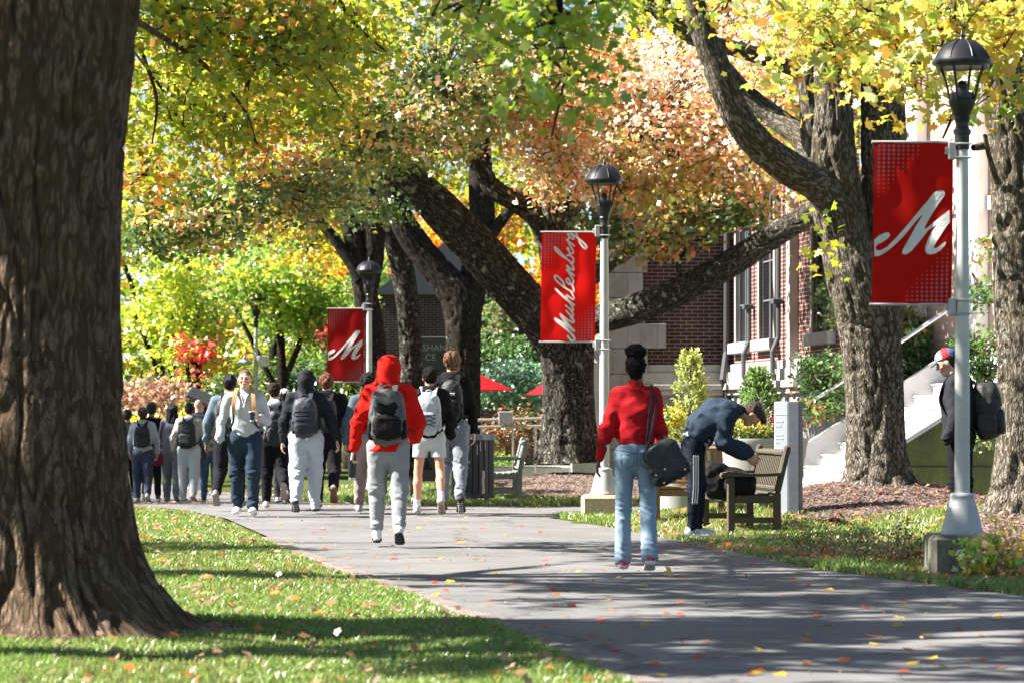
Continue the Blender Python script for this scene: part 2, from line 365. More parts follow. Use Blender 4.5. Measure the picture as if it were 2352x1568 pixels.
def pose(lean=(3, 5), neck=8, legs=((14, 6, -5, 3), (-16, 30, 45, 3)), arms=(((.12, .05, -1), (.05, .25, -1)),) * 2, sway=0.0, head=(0, 0, 0), leg_k=1.0, sh=0.185, drop=(0, 0), turn=(2, 2), back=0.0):
    J = {}; th, sk = 0.435 * leg_k, 0.415 * leg_k; pel = np.zeros(3); J['legs'] = []; zmin = 9
    for i, sgn in enumerate((-1, 1)):
        hf, kf, fp, ab = legs[i]; tn = math.radians(turn[i]) * sgn
        hip = pel + (sgn * 0.092, 0, 0); a = math.radians(hf); s = math.radians(ab) * sgn
        d1 = np.array((math.sin(s), math.sin(a) * math.cos(s), -math.cos(a) * math.cos(s))); kn = hip + d1 * th
        a2 = math.radians(hf - kf); d2 = np.array((math.sin(s) * .3, math.sin(a2), -math.cos(a2))); an = kn + unit(d2) * sk
        p_ = math.radians(fp); f = np.array((math.sin(tn), math.cos(p_) * math.cos(tn), -math.sin(p_))); f = unit(f); u = unit(np.cross(np.cross(f, (0, math.sin(p_), math.cos(p_))), f)); r = np.cross(f, u)
        pts = [an - .055 * f - .085 * u, an + .17 * f - .085 * u]; zmin = min(zmin, min(q[2] for q in pts))
        J['legs'].append(dict(hip=hip, knee=kn, ank=an, f=f, u=u, r=r))
    up = np.array((0, 0, -zmin)); pel = pel + up
    for L in J['legs']:
        for k_ in ('hip', 'knee', 'ank'): L[k_] = L[k_] + up
    J['pel'] = pel; t1, t2 = dirv(lean[0], sway), dirv(lean[1], -sway * .5); J['t1'], J['t2'] = t1, t2
    J['waist'] = pel + t1 * 0.20; J['chest'] = J['waist'] + unit(t1 + t2) * 0.17; J['nb'] = J['chest'] + t2 * 0.185
    ex, ey, ez = frame_from(t2, (1, 0, 0)); J['ex'], J['ey'], J['ez'] = ex, ey, ez
    J['arms'] = []
    for i, sgn in enumerate((-1, 1)):
        S_ = J['nb'] - ez * (0.055 + drop[i]) + ex * sgn * sh + ey * back; u, f = arms[i][0], arms[i][1]; u = unit((u[0] * sgn, u[1], u[2])); f = unit((f[0] * sgn, f[1], f[2]))
        E = S_ + u * 0.295; W = E + f * 0.255; hd = arms[i][2] if len(arms[i]) > 2 else None
        hd = f if hd is None else unit((hd[0] * sgn, hd[1], hd[2])); J['arms'].append(dict(S=S_, E=E, W=W, h=hd, sgn=sgn))
    nk = dirv(neck); J['hc'] = J['nb'] + nk * 0.165 + np.array((0, 0.01, 0)); J['nk'] = nk
    yaw, pit, rol = [math.radians(v) for v in head]
    M = Matrix.Rotation(-yaw, 3, 'Z') @ Matrix.Rotation(-pit, 3, 'X') @ Matrix.Rotation(rol, 3, 'Y')
    J['hx'], J['hy'], J['hz'] = [np.array(M @ Vector(v)) for v in ((1, 0, 0), (0, 1, 0), (0, 0, 1))]
    return J
def hp(J, x, y, z): return J['hc'] + J['hx'] * x + J['hy'] * y + J['hz'] * z
def tp(J, x, y, z): return J['nb'] + J['ex'] * x + J['ey'] * y + J['ez'] * z
def make_head_fields(J, fine):
    h = Field(0.0055 if fine else 0.009); X, Y, Z = J['hx'], J['hy'], J['hz']; q = lambda *a: hp(J, *a)
    h.ball(q(0, -.012, .035), (.074, .095, .085), X, Z); h.cone(q(0, .02, 0), q(0, .045, -.075), .066, .036, .065, .036, X, .03)
    h.cone(q(0, -.02, -.04), J['nb'] + J['ez'] * .0, .052, .062, .055, .062, X, .03)
    h.ball(q(0, .058, -.083), (.026, .02, .018), X, Z, .02)
    for s in (-1, 1):
        h.ball(q(s * .077, -.008, -.002), (.010, .020, .031), X, unit(Z + .2 * Y), .006)
        h.ball(q(s * .03, .083, .012), (.017, .012, .011), X, Z, .012, True)
        h.ball(q(s * .031, .074, .010), (.013, .012, .010), X, Z, .003)
        h.ball(q(s * .03, .082, .033), (.024, .009, .006), X, Z, .012)
        h.ball(q(s * .042, .06, -.02), (.02, .018, .018), X, Z, .02)
    h.cone(q(0, .084, .022), q(0, .106, -.018), .008, .012, .010, .013, X, .01); h.ball(q(0, .098, -.022), (.017, .012, .009), X, Z, .008)
    h.ball(q(0, .083, -.047), (.024, .010, .0065), X, Z, .006); h.ball(q(0, .082, -.058), (.021, .011, .007), X, Z, .006)
    return h
def hand_field(W, d, side, palm, curl, s, fine, thumb=1.0):
    """W wrist, d finger direction, side towards the thumb, palm = direction the palm faces"""
    f = Field(0.0045 if fine else 0.0065); d = unit(d); side = unit(np.array(side) - d * d.dot(side)); n = unit(np.array(palm) - d * d.dot(palm) - side * side.dot(palm))
    f.cone(W - d * .05, W + d * .01, .028, .027, .021, .020, side, .012); f.cone(W + d * .01, W + d * .088, .030, .040, .016, .014, side, .012)
    for i, (o, L) in enumerate(((.031, .072), (.010, .080), (-.011, .074), (-.031, .058))):
        b = W + d * .090 + side * o; a1 = curl * (.55 + .12 * i); d1 = unit(d * math.cos(a1) + n * math.sin(a1) + side * o * 1.2); m = b + d1 * L * .5
        a2 = a1 + curl * 1.1; d2 = d * math.cos(a2) + n * math.sin(a2); f.cone(b - d * .012, m, .0095, .0085, k=.006); f.cone(m, m + d2 * L * .5, .0085, .0068, k=.006)
    tb = W + d * .022 + side * .026; td = unit(side * .75 * thumb + d * .75 + n * .35); tm = tb + td * .045; t2 = unit(d * .9 + n * (.3 + curl * .5) + side * .15)
    f.cone(tb - td * .01, tm, .014, .0105, k=.012); f.cone(tm, tm + t2 * .036, .0105, .0078, k=.006); return f
def person(name_label, loc, height, heading, J, skin=(.55, .32, .22), top=None, pants=None, shoes=None, hair=None, seed=1, fine=False, extra=None, hands=((.5, 1), (.5, 1)), hood='none', group=None, slim=1.0, socks=None):
    """top/pants/shoes/hair are dicts; returns root"""
    k = height / 1.8; root = empty('person', loc, heading + (math.sin(seed * 2.3) * .13 if not fine else 0), name_label, 'person', group); root.scale = (k, k, k)
    hB = 0.012 if fine else 0.016
    b = Field(hB); pel, wa, ch, nb, ex, ey, ez = J['pel'], J['waist'], J['chest'], J['nb'], J['ex'], J['ey'], J['ez']
    lt = (1, 0, 0)
    b.cone(pel, wa, .145, .125, .10, .09, lt); b.cone(wa, ch, .125, .15, .09, .105, lt); b.cone(ch, nb - ez * .05, .15, .12, .105, .07, lt); b.cone(nb - ez * .04, nb + J['nk'] * .08, .055, .052, .055, .052, lt)
    cv = pants.get('bare', 0) if pants else 0
    for L in J['legs']:
        b.cone(L['hip'], L['knee'], .078, .052, .082, .054, lt)
        kn, an = L['knee'], L['ank']; mid = kn + (an - kn) * .32 - L['f'] * .012 * cv
        b.cone(kn, mid, .050, .056 if cv else .05, .052, .06 if cv else .05, lt, .02); b.cone(mid, an, .056 if cv else .05, .034, .06 if cv else .05, .036, lt, .02)
        b.cone(an, an + L['f'] * .05 - L['u'] * .05, .034, .03, k=.02)
    for A in J['arms']:
        b.cone(A['S'], A['E'], .046, .036); b.cone(A['E'], A['W'], .038, .025)
    flds = [b, make_head_fields(J, fine)]
    for i, A in enumerate(J['arms']):
        cu, vis = hands[i][0], hands[i][1]
        if vis:
            side = np.array(hands[i][2]) if len(hands[i]) > 2 else np.array((0, 1, 0.2)); palm = np.array(hands[i][3]) if len(hands[i]) > 3 else np.array((-A['sgn'], 0, 0))
            flds.append(hand_field(A['W'] + A['h'] * .015, A['h'], side, palm, cu, A['sgn'], fine))
    sk = np.array(skin)
    def colf(c):
        col = np.tile(sk, (len(c), 1)); r = c - J['hc']; x, y, z = r @ J['hx'], r @ J['hy'], r @ J['hz']
        hd = (np.abs(x) < .09) & (np.abs(z) < .14) & (np.abs(y) < .14)
        lip = hd & (y > .075) & (np.abs(x) < .024) & (z < -.040) & (z > -.064); col[lip] = sk * (.85, .5, .5)
        br = hd & (y > .06) & (np.abs(np.abs(x) - .031) < .017) & (np.abs(z - .032 + np.abs(np.abs(x) - .03) * .2) < .0045); col[br] = np.array(hair['col'] if hair else (.03, .02, .015)) * .8 + sk * .1
        ey_ = hd & (y > .06) & (np.abs(np.abs(x) - .031) < .0125) & (np.abs(z - .011) < .0055); col[ey_] = (.35, .33, .31)
        ir = ey_ & (np.abs(np.abs(x) - .031) < .005); col[ir] = (.03, .02, .015)
        ln = hd & (y > .06) & (np.abs(np.abs(x) - .031) < .014) & (np.abs(z - .018) < .0025); col[ln] = sk * .25
        chk = hd & (y > .04) & (np.abs(np.abs(x) - .045) < .02) & (np.abs(z + .025) < .02); col[chk] = sk * (1.03, .88, .86)
        return col
    build_fields('body', flds, skin_mat(skin), root, colf)
    # trousers or shorts
    if pants:
        lo = pants.get('loose', .018); cl = fabric(pants['name'], pants['col'], pants.get('wr', 1)); hC = 0.0125 if fine else 0.016; p = Field(hC); rise = pants.get('rise', .10)
        p.cone(pel - (0, .012, .03), pel + J['t1'] * rise, (.165 + lo * .4) * slim, (.150 + lo * .3) * slim, .118 + lo * .5, .108 + lo * .3, lt, .04)
        cut = pants.get('cut', None)
        for L in J['legs']:
            hip, kn, an = L['hip'], L['knee'], L['ank']
            p.cone(hip + (0, 0, -.01), kn, .092 + lo, .058 + lo, .098 + lo, .062 + lo, lt, .035)
            if cut is None:
                end = an + (kn - an) * pants.get('short', 0.02); fl = pants.get('flare', 0.0)
                p.cone(kn, end, .058 + lo, .042 + lo * .6 + fl, .062 + lo, .046 + lo * .6 + fl, lt, .03)
                if pants.get('cuff'): p.cone(end, end + unit(kn - an) * .03, .044 + fl, .045 + fl, .046 + fl, .047 + fl, lt, .006)
            if cut is None:
                dd = unit(kn - an)
        if pants.get('bun'):
            for s in (-1, 1): p.ball(pel + (s * .07, -.05, -.03), (.085, .08, .10), k=.04)
        p.clip(pel + J['t1'] * rise, -J['t1'])
        if cut is not None:
            z = J['legs'][0]['hip'][2] - cut; p.clip((0, 0, z), (0, 0, 1))
        amp = pants.get('amp', .007)
        kz = [L['knee'] for L in J['legs']] + [L['ank'] + (0, 0, .05) for L in J['legs']]
        f0 = foldfn(seed * 7, amp, 8, 12)
        def ff(x, y, z):
            g = np.zeros_like(x)
            for q in kz: g += np.exp(-((z - q[2]) / .09) ** 2 - ((x - q[0]) / .1) ** 2)
            return f0(x, y, z) * (.55 + g * 1.0) - g * .006 * np.sin(z * 130 + x * 40 + 4 * noise(x * 9, y * 9, z * 5, seed))
        p.folds(ff); build_fields(pants.get('kind', 'trousers'), p, cl, root)
        if pants.get('stripes'):
            mb = MB()
            L = J['legs'][pants['stripes']]; sx = -1 if pants['stripes'] == 0 else 1
            out = -L['r'] * 0 + np.array((sx, 0, 0))
            for o in (-.022, 0, .022):
                ribbon(mb, [L['hip'] + (sx * (.092 + lo + .010), o, -.12), L['hip'] * .5 + L['knee'] * .5 + (sx * (.077 + lo + .012), o, 0), L['knee'] + (sx * (.060 + lo + .012), o, 0.0), L['knee'] * .6 + L['ank'] * .4 + (sx * (.055 + lo + .010), o, 0)], .011, .006, (0, 1, 0))
            mb.build('side_stripe', simple('white_stripe', (.8, .8, .8), bmp=0), root)
    if socks:
        for L in J['legs']:
            s_ = Field(0.010)
            s_.cone(L['ank'] + (L['knee'] - L['ank']) * socks.get('h', .35), L['ank'], .043, .040, .046, .043, lt, .01); s_.cone(L['ank'], L['ank'] + L['f'] * .10 - L['u'] * .05, .040, .036, k=.02); s_.cone(L['ank'], L['ank'] - L['f'] * .03 - L['u'] * .045, .038, .032, k=.02)
            s_.folds(foldfn(seed + 3, .003, 20, 40)); build_fields('sock', s_, fabric('white_sock', (.75, .75, .75)), root)
    if shoes:
        up_, so_ = simple('shoe_' + shoes['name'], shoes['col'], .6, bmp=.3), simple('sole_' + shoes['name'], shoes.get('sole', (.7, .7, .68)), .8, scale=60)
        for L in J['legs']:
            f = Field(0.009); a, F_, U = L['ank'], L['f'], L['u']; lat = L['r']; slide = shoes.get('slide')
            o = lambda y, z: a + F_ * y + U * z
            f.cone(o(-.050, -.070), o(.165, -.070), .040, .049, .016, .014, lat, .012)
            if slide: f.cone(o(.07, -.045), o(.13, -.05), .045, .046, .03, .022, lat, .012)
            else:
                f.cone(o(-.034, -.02), o(-.044, -.06), .038, .041, .038, .034, lat, .02); f.cone(o(.0, -.026), o(.158, -.054), .041, .046, .040, .026, lat, .02); f.cone(o(-.02, .0), o(-.01, -.03), .036, .036, .034, .034, lat, .015)
                f.ball(o(-.012, .028), (.030, .034, .03), lat, U, .008, True)
            def mf(c, a=a, U=U): return ((c - a) @ U < -.058).astype(int)
            sh = build_fields('shoe', f, [up_, so_], root, None, mf)
            if shoes.get('stripe') and not slide:
                mb = MB()
                for sx in (-1, 1):
                    for q in range(3): mb.bar(o(.03 + q * .022, -.055) + lat * sx * .041, o(.012 + q * .022, -.022) + lat * sx * .039, .008, .005)
                mb.build('shoe_stripe', simple('shoe_dark', shoes['stripe'], bmp=0), sh)
            if shoes.get('tread'):
                mb = MB()
                for q in range(7): mb.bar(o(-.04 + q * .032, -.0865) - lat * .03, o(-.04 + q * .032, -.0865) + lat * .03, .016, .004, up=tuple(F_))
                mb.build('tread', simple('tread_' + shoes['name'], shoes['tread'], bmp=0), sh)
    # top garment
    if top:
        lo = top.get('loose', .02); t = Field(0.0125 if fine else 0.016); hem = top.get('hem', -.02); sl_ = top.get('sleeve', 1.0)
        T1 = J['t1']; h0 = pel + T1 * (hem - .03)
        t.cone(h0, wa, (.158 + lo * .6) * slim, (.142 + lo) * slim, .112 + lo * .7, .104 + lo, lt, .04); t.cone(wa, ch, (.142 + lo) * slim, (.168 + lo) * slim, .104 + lo, .118 + lo, lt, .04)
        t.cone(ch, nb - ez * .06, (.168 + lo) * slim, .14 + lo * .5, .118 + lo, .08 + lo * .5, lt, .04); t.cone(nb - ez * .055 - ex * .12, nb - ez * .055 + ex * .12, .062 + lo * .4, None, .066 + lo * .4, k=.04, lat=tuple(ez))
        t.cone(nb - ez * .05, nb + J['nk'] * top.get('collar', .035), .075, .062, .075, .062, lt, .02)
        for A in J['arms']:
            S_, E, W = A['S'], A['E'], A['W']; S2 = S_ - ex * A['sgn'] * .02
            t.cone(S2, E, .064 + lo * .6, .050 + lo * .5, k=.04); e2 = E + (W - E) * sl_ * .97
            if sl_ > .1: t.cone(E, e2, .050 + lo * .5, .036 + lo * .35, k=.03)
        t.clip(h0 + T1 * .03, T1)
        if top.get('neck', True): t.ball(J['nb'] + J['nk'] * (top.get('collar', .035) + .035) + J['hy'] * .0, (.052, .055, .035), k=.008, neg=True)
        if hood == 'down':
            t.cone(tp(J, -.06, -.055, .015), tp(J, .06, -.055, .015), .042, None, .05, k=.03); t.cone(tp(J, -.085, -.02, .03), tp(J, -.05, .05, .01), .03, .026, k=.03); t.cone(tp(J, .085, -.02, .03), tp(J, .05, .05, .01), .03, .026, k=.03); t.ball(tp(J, 0, -.09, -.04), (.10, .05, .075), k=.03)
        if hood == 'up':
            t.ball(hp(J, 0, -.018, .030), (.114, .126, .116), J['hx'], J['hz'], .02); t.cone(hp(J, 0, -.03, -.03), tp(J, 0, -.03, -.03), .098, .12, .10, .09, lt, .05); t.ball(hp(J, 0, .10, -.01), (.07, .07, .095), J['hx'], J['hz'], .015, True)
            t.ball(hp(J, 0, -.05, .112), (.06, .05, .03), J['hx'], J['hz'], .03)
        f0 = foldfn(seed * 5 + 2, top.get('amp', .008), 6.5, 11); EL = [A['E'] for A in J['arms']]; WR = [A['W'] for A in J['arms']]
        def ff(x, y, z):
            g = np.zeros_like(x)
            for q in EL + WR: g += np.exp(-((x - q[0]) ** 2 + (y - q[1]) ** 2 + (z - q[2]) ** 2) / .0075)
            hm = h0[2] + .06; g2 = np.exp(-((z - hm) / .06) ** 2)
            return f0(x, y, z) * (.7 + g + .6 * g2) - g * .006 * np.sin(z * 150 + x * 60 + y * 60 + 5 * noise(x * 9, y * 9, z * 5, seed))
        t.folds(ff); cl = fabric(top['name'], top['col'], top.get('wr', 1)); nm = top.get('kind', 'hoodie')
        ob = build_fields(nm, t, cl, root)
        if top.get('cuffs', True):
            for A in J['arms']:
                if sl_ > .8: cf = Field(0.010); e2 = A['E'] + (A['W'] - A['E']) * sl_; cf.cone(e2 - unit(A['W'] - A['E']) * .075, e2 + unit(A['W'] - A['E']) * .012, .041 + lo * .3, .035, k=.005); build_fields('cuff', cf, cl, ob)
    if hair:
        hf = Field(0.007 if fine else 0.010); q = lambda *a: hp(J, *a); v = hair.get('vol', .012); X, Z = J['hx'], J['hz']
        hf.ball(q(0, -.022, .045), (.076 + v, .094 + v, .084 + v), X, Z, .02)
        if hair.get('back', True): hf.cone(q(0, -.045, .03), q(0, -.05, hair.get('low', -.035)), .068 + v, .052 + v * .5, .055 + v, .045, tuple(X), .02)
        if hair.get('fringe'): hf.ball(q(0, .075, .075), (.06, .04, .04), X, Z, .02)
        if hair.get('long'):
            hf.cone(q(0, -.06, .02), q(0, -.10, -.24), .10, .095, .06, .04, tuple(X), .04); hf.cone(q(-.05, -.0, -.05), q(-.085, -.01, -.22), .04, .035, k=.03); hf.cone(q(.05, -.0, -.05), q(.085, -.01, -.22), .04, .035, k=.03)
        if hair.get('bun'):
            hf.ball(q(0, -.03, .150), (.096, .09, .062), X, Z, .012); hf.cone(q(0, -.02, .08), q(0, -.03, .15), .062, .07, k=.015)
        if hair.get('flop'):
            hf.cone(q(0, .02, .10), q(0, .11, .075), .06, .045, .035, .03, tuple(X), .02); hf.cone(q(0, .10, .08), q(0, .125, .02), .05, .035, .022, .014, tuple(X), .02); hf.cone(q(.03, .11, .06), q(.04, .14, -.01), .012, .006, k=.01); hf.cone(q(-.02, .12, .05), q(-.02, .15, .0), .012, .006, k=.01)
        if not hair.get('long') and not hair.get('flop'):
            n_ = unit(-J['hy'] * 1.0 + J['hz'] * .55); hf.clip(q(0, .062, .06), n_ if not (hair.get('fringe') or hair.get('flop')) else unit(-J['hy'] * .8 + J['hz']))
        if not hair.get('long'): hf.ball(q(0, .10, -.02), (.12, .085, .075), X, Z, .006, True)
        am = hair.get('amp', .006); fr = hair.get('freq', 30)
        hf.folds(lambda x, y, z: am * noise(x * fr, y * fr, z * fr * hair.get('zs', 1), seed) + am * .6 * noise(x * fr * 2.1, y * fr * 2.1, z * fr * 2.1 * hair.get('zs', 1), seed + 4))
        build_fields('hair', hf, hair_mat('hair_' + hair['name'], hair['col'], hair.get('curl', False)), root)
    root['_'] = 0; del root['_']
    return root
def like(root, name, label, cat, group=None):
    o = empty(name, root.location, root.rotation_euler.z, label, cat, group); o.scale = root.scale; return o
def backpack(root, J, label, w=.155, h=.235, d=.085, col=(.02, .02, .022), pock=None, strap=None, name='black', z=-.27, style='plain', seed=3, tilt=0):
    o = like(root, 'backpack', label, 'backpack'); m = fabric('bag_' + name, col, .6, .6); MATS['bag_' + name].node_tree.nodes['Principled BSDF'].inputs['Specular IOR Level'].default_value = .4
    mp = fabric('pocket_' + name, pock, .6, .6) if pock else m; ms = fabric('strap_' + name, strap or col, .3, .7)
    c = tp(J, 0, -.145 - d * .9, z); ex, ey, ez = J['ex'], J['ey'], J['ez']; Zb = unit(ez + ex * tilt)
    f = Field(0.012); f.ball(c, (w, d, h), ex, Zb, .02, pw=3.2); f.ball(c + Zb * h * .35 - ey * .01, (w * .82, d * .95, h * .62), ex, Zb, .03, pw=2.6)
    f.folds(foldfn(seed, .006, 9, 12)); build_fields('bag_body', f, m, o)
    f = Field(0.011); f.ball(c - ey * d * .75 - Zb * h * .38, (w * .80, d * .55, h * .46), ex, Zb, .02, pw=3.5); f.folds(foldfn(seed + 5, .004, 12, 14)); build_fields('front_pocket', f, mp, o)
    if style != 'cords':
        f = Field(0.011); f.ball(c - ey * d * .72 + Zb * h * .32, (w * .66, d * .45, h * .28), ex, Zb, .02, pw=3.0); f.folds(foldfn(seed + 8, .005, 12, 14)); build_fields('upper_pocket', f, mp, o)
    for s in (-1, 1):
        f = Field(0.012); f.ball(c + ex * s * w * .92 - Zb * h * .42, (w * .22, d * .7, h * .38), ex, Zb, .02, pw=3); f.folds(foldfn(seed + 9 + s, .004, 14, 14)); build_fields('side_pocket', f, mp, o)
    mb = MB()
    for s in (-1, 1):
        mb2 = MB(); ribbon(mb2, [c + ex * s * .055 + Zb * h * .86 + ey * d * .5, tp(J, s * .075, -.09, .03), tp(J, s * .088, -.01, .052), tp(J, s * .10, .085, .01), tp(J, s * .118, .155, -.12), tp(J, s * .125, .160, -.24), tp(J, s * .165, .09, -.37), tp(J, s * .165, -.04, -.42), c + ex * s * w * .8 - Zb * h * .75 + ey * d * .6], .058, .014, ex)
        mb2.build('shoulder_strap', ms, o, True)
    hd = MB(); hd.tube(catmull([c + ex * -.04 + Zb * h * .96, c + ex * -.035 + Zb * (h * 1.02 + .03), c + Zb * (h * 1.02 + .045), c + ex * .035 + Zb * (h * 1.02 + .03), c + ex * .04 + Zb * h * .96], 4), .008, 6); hd.build('top_handle', ms, o, True)
    zc = MB(); dk = simple('zip_dark', (.012, .012, .013), .4); by = -d * 1.02
    arc = [c + ex * w * .84 * math.cos(a) - ey * (d * .92) * (1 - .35 * max(0, math.sin(a)) * .6) + Zb * (h * .15 + h * .72 * math.sin(a)) for a in np.linspace(-.15, math.pi + .15, 15)]
    zc.tube([q - ey * .004 for q in arc], .0035, 5); q0 = c - ey * (d * 1.30) - Zb * h * .06
    zc.tube([q0 - ex * w * .62, q0 + ex * w * .62], .0035, 5); zc.build('zipper', dk, o)
    if style == 'bands':
        for q in (.34, .14, -.06, -.36):
            b = MB(); ribbon(b, [c + ex * -w * .86 - ey * d * .8 + Zb * h * q, c - ex * w * .5 - ey * (d * 1.33 if q < 0 else d * 1.22) + Zb * h * q, c + ex * w * .5 - ey * (d * 1.33 if q < 0 else d * 1.22) + Zb * h * q, c + ex * w * .86 - ey * d * .8 + Zb * h * q], .030, .008, tuple(Zb)); b.build('compression_strap', ms, o, True)
    if style == 'cords':
        b = MB()
        zs = [-.02, -.22, -.42, -.62]
        for i in range(3):
            for s in (-1, 1):
                b.tube(catmull([c + ex * s * w * .62 - ey * d * 1.30 + Zb * h * zs[i], c - ey * d * 1.38 + Zb * h * (zs[i] + zs[i+1]) / 2, c - ex * s * w * .62 - ey * d * 1.30 + Zb * h * zs[i+1]], 4), .0045, 5)
        b.build('bungee_cord', dk, o)
    if style == 'emblem':
        b = MB(); q = c - ey * (d * 1.21) + Zb * h * .34
        for s in (-1, 1): b.tube([q + ex * t_ * .036 + Zb * s * (-.010 + .026 * t_ * t_) - ey * .012 for t_ in np.linspace(-1, 1, 9)], .005, 5)
        b.build('emblem', simple('emblem_white', (.8, .8, .8), bmp=0), o)
    return o
# ------------------------------------------------------------------ ground, paths, lawn
def poly_inside(px, py, poly):
    r = np.zeros(px.shape, bool); n = len(poly)
    for i in range(n):
        x1, y1 = poly[i]; x2, y2 = poly[(i+1) % n]
        if y1 == y2: continue
        c = ((y1 > py) != (y2 > py)) & (px < (x2 - x1) * (py - y1) / (y2 - y1) + x1); r ^= c
    return r
xs = np.unique(np.r_[np.linspace(-300, -16, 22), np.arange(-16, 14, .2), np.linspace(14, 300, 22)]); ys = np.unique(np.r_[np.linspace(-60, 8, 14), np.arange(8, 66, .25), np.linspace(66, 500, 24)])
GX, GY = np.meshgrid(xs, ys, indexing='ij'); gz = hgt(GX, GY) + .012 * noise(GX * 1.5, GY * 1.5, 0, 3)
nx_, ny_ = GX.shape; I = np.arange(nx_ * ny_).reshape(nx_, ny_)
q = np.stack([I[:-1, :-1], I[1:, :-1], I[1:, 1:], I[:-1, 1:]], -1).reshape(-1, 4)
m, nt, b = base_mat('soil'); b.inputs['Roughness'].default_value = 1.0; b.inputs['Specular IOR Level'].default_value = .1
v = coords(nt); n1 = N(nt, 'ShaderNodeTexNoise', Scale=.8, Detail=6.0); nt.links.new(v, n1.inputs[0]); n2 = N(nt, 'ShaderNodeTexNoise', Scale=45.0, Detail=4.0); nt.links.new(v, n2.inputs[0])
r1 = ramp(nt, n1.outputs[0], [(.35, (.075, .11, .02)), (.6, (.12, .13, .035)), (.75, (.16, .11, .06))]); r2 = ramp(nt, n2.outputs[0], [(.3, (.4, .4, .4)), (.7, (1, 1, 1))])
mm = N(nt, 'ShaderNodeMix', _data_type='RGBA', _blend_type='MULTIPLY'); mm.inputs[0].default_value = 1; nt.links.new(r1.outputs[0], mm.inputs[6]); nt.links.new(r2.outputs[0], mm.inputs[7]); nt.links.new(mm.outputs[2], b.inputs[0]); bump(nt, b, n2.outputs[0], .8, .02)
tag(mesh_k('ground', np.stack([GX, GY, gz - .012], -1).reshape(-1, 3), 4, len(q), q, m, None, True), 'grassy campus ground sloping gently beneath the trees', 'ground', kind='structure')
# mulch beds round the big trees
def sheet(name, poly, mat, dz, step=.12, hf=hgt, label=None, cat=None, kind='structure', thick=0, rough=0.0):
    """sheet that follows the ground inside a closed outline (fine strips across x)"""
    poly = [tuple(p) for p in poly]; y0, y1 = min(p[1] for p in poly), max(p[1] for p in poly); yy = np.arange(y0, y1 + step, step); yy[-1] = y1 - 1e-4; yy[0] = y0 + 1e-4
    rows = []
    for y in yy:
        c = []
        for i in range(len(poly)):
            (xa, ya), (xb, yb) = poly[i], poly[(i+1) % len(poly)]
            if (ya > y) != (yb > y): c.append(xa + (y - ya) / (yb - ya) * (xb - xa))
        c.sort(); rows.append((c[0], c[-1]) if len(c) >= 2 else None)
    rows = [(y, r) for y, r in zip(yy, rows) if r]; K = 60; co = []
    for y, (a, b_) in rows:
        x = a + (b_ - a) * np.linspace(0, 1, K); co.append(np.stack([x, np.full(K, y), hf(x, y) + dz + rough * noise(x * 14, y * 14, 1, 5)], -1))
    co = np.array(co); n = len(rows); I = np.arange(n * K).reshape(n, K); q = np.stack([I[:-1, :-1], I[:-1, 1:], I[1:, 1:], I[1:, :-1]], -1).reshape(-1, 4)
    return tag(mesh_k(name, co.reshape(-1, 3), 4, len(q), q, mat, None, True), label, cat, kind=kind)
LEDGE = [(200, 1150), (345, 1165), (430, 1173), (520, 1192), (620, 1236), (700, 1272), (780, 1300), (860, 1330), (1000, 1378), (1180, 1442), (1350, 1515), (1500, 1572), (1800, 1700), (2300, 1950)]
REDGE = [(2700, 1404), (2352, 1372), (2200, 1352), (2050, 1333), (1850, 1305), (1700, 1272), (1600, 1250), (1500, 1232), (1400, 1212), (1255, 1190)]
Lg = [G(*p) for p in LEDGE]; Rg = [G(*p) for p in REDGE]
path = Lg[::-1] + [(-9.5, 49), (-14, 62), (-9, 66)] + [(-4.0, 52), (-1.6, 41.0), (-.9, 39.2), (.9, 39.5), (16, 39.5), (16, 36.2), (1.2, 36.2)] + Rg[::-1] + [(9, 16.5), (6.4, 8.2)]
def asphalt():
    m, nt, b = base_mat('asphalt'); b.inputs['Roughness'].default_value = .8; b.inputs['Specular IOR Level'].default_value = .35
    v = coords(nt); a = N(nt, 'ShaderNodeTexNoise', Scale=180.0, Detail=3.0); nt.links.new(v, a.inputs[0]); c = N(nt, 'ShaderNodeTexNoise', Scale=.9, Detail=7.0, Roughness=.7); nt.links.new(v, c.inputs[0])
    vo = N(nt, 'ShaderNodeTexVoronoi', Scale=.33, _feature='DISTANCE_TO_EDGE'); n3 = N(nt, 'ShaderNodeTexNoise', Scale=2.5, Detail=4.0); nt.links.new(v, n3.inputs[0])
    ad = N(nt, 'ShaderNodeVectorMath', _operation='MULTIPLY_ADD'); nt.links.new(n3.outputs['Color'], ad.inputs[0]); ad.inputs[1].default_value = (1, 1, 1); nt.links.new(v, ad.inputs[2]); nt.links.new(ad.outputs[0], vo.inputs['Vector'])
    r = ramp(nt, c.outputs[0], [(.3, (.128, .125, .123)), (.5, (.16, .157, .154)), (.7, (.205, .202, .198))]); r2 = ramp(nt, a.outputs[0], [(.3, (.72, .72, .72)), (.65, (1.1, 1.1, 1.1))])
    mx = N(nt, 'ShaderNodeMix', _data_type='RGBA', _blend_type='MULTIPLY'); mx.inputs[0].default_value = 1; nt.links.new(r.outputs[0], mx.inputs[6]); nt.links.new(r2.outputs[0], mx.inputs[7])
    r3 = ramp(nt, vo.outputs['Distance'], [(0, (.30, .30, .30)), (.014, (1, 1, 1))]); mz = N(nt, 'ShaderNodeMix', _data_type='RGBA', _blend_type='MULTIPLY'); mz.inputs[0].default_value = .85; nt.links.new(mx.outputs[2], mz.inputs[6]); nt.links.new(r3.outputs[0], mz.inputs[7])
    nt.links.new(mz.outputs[2], b.inputs[0]); bump(nt, b, a.outputs[0], .5, .004); return m
def gz0(x, y): return -0.30 * ss(38, 52, np.asarray(y, float)) + 0 * np.asarray(x)
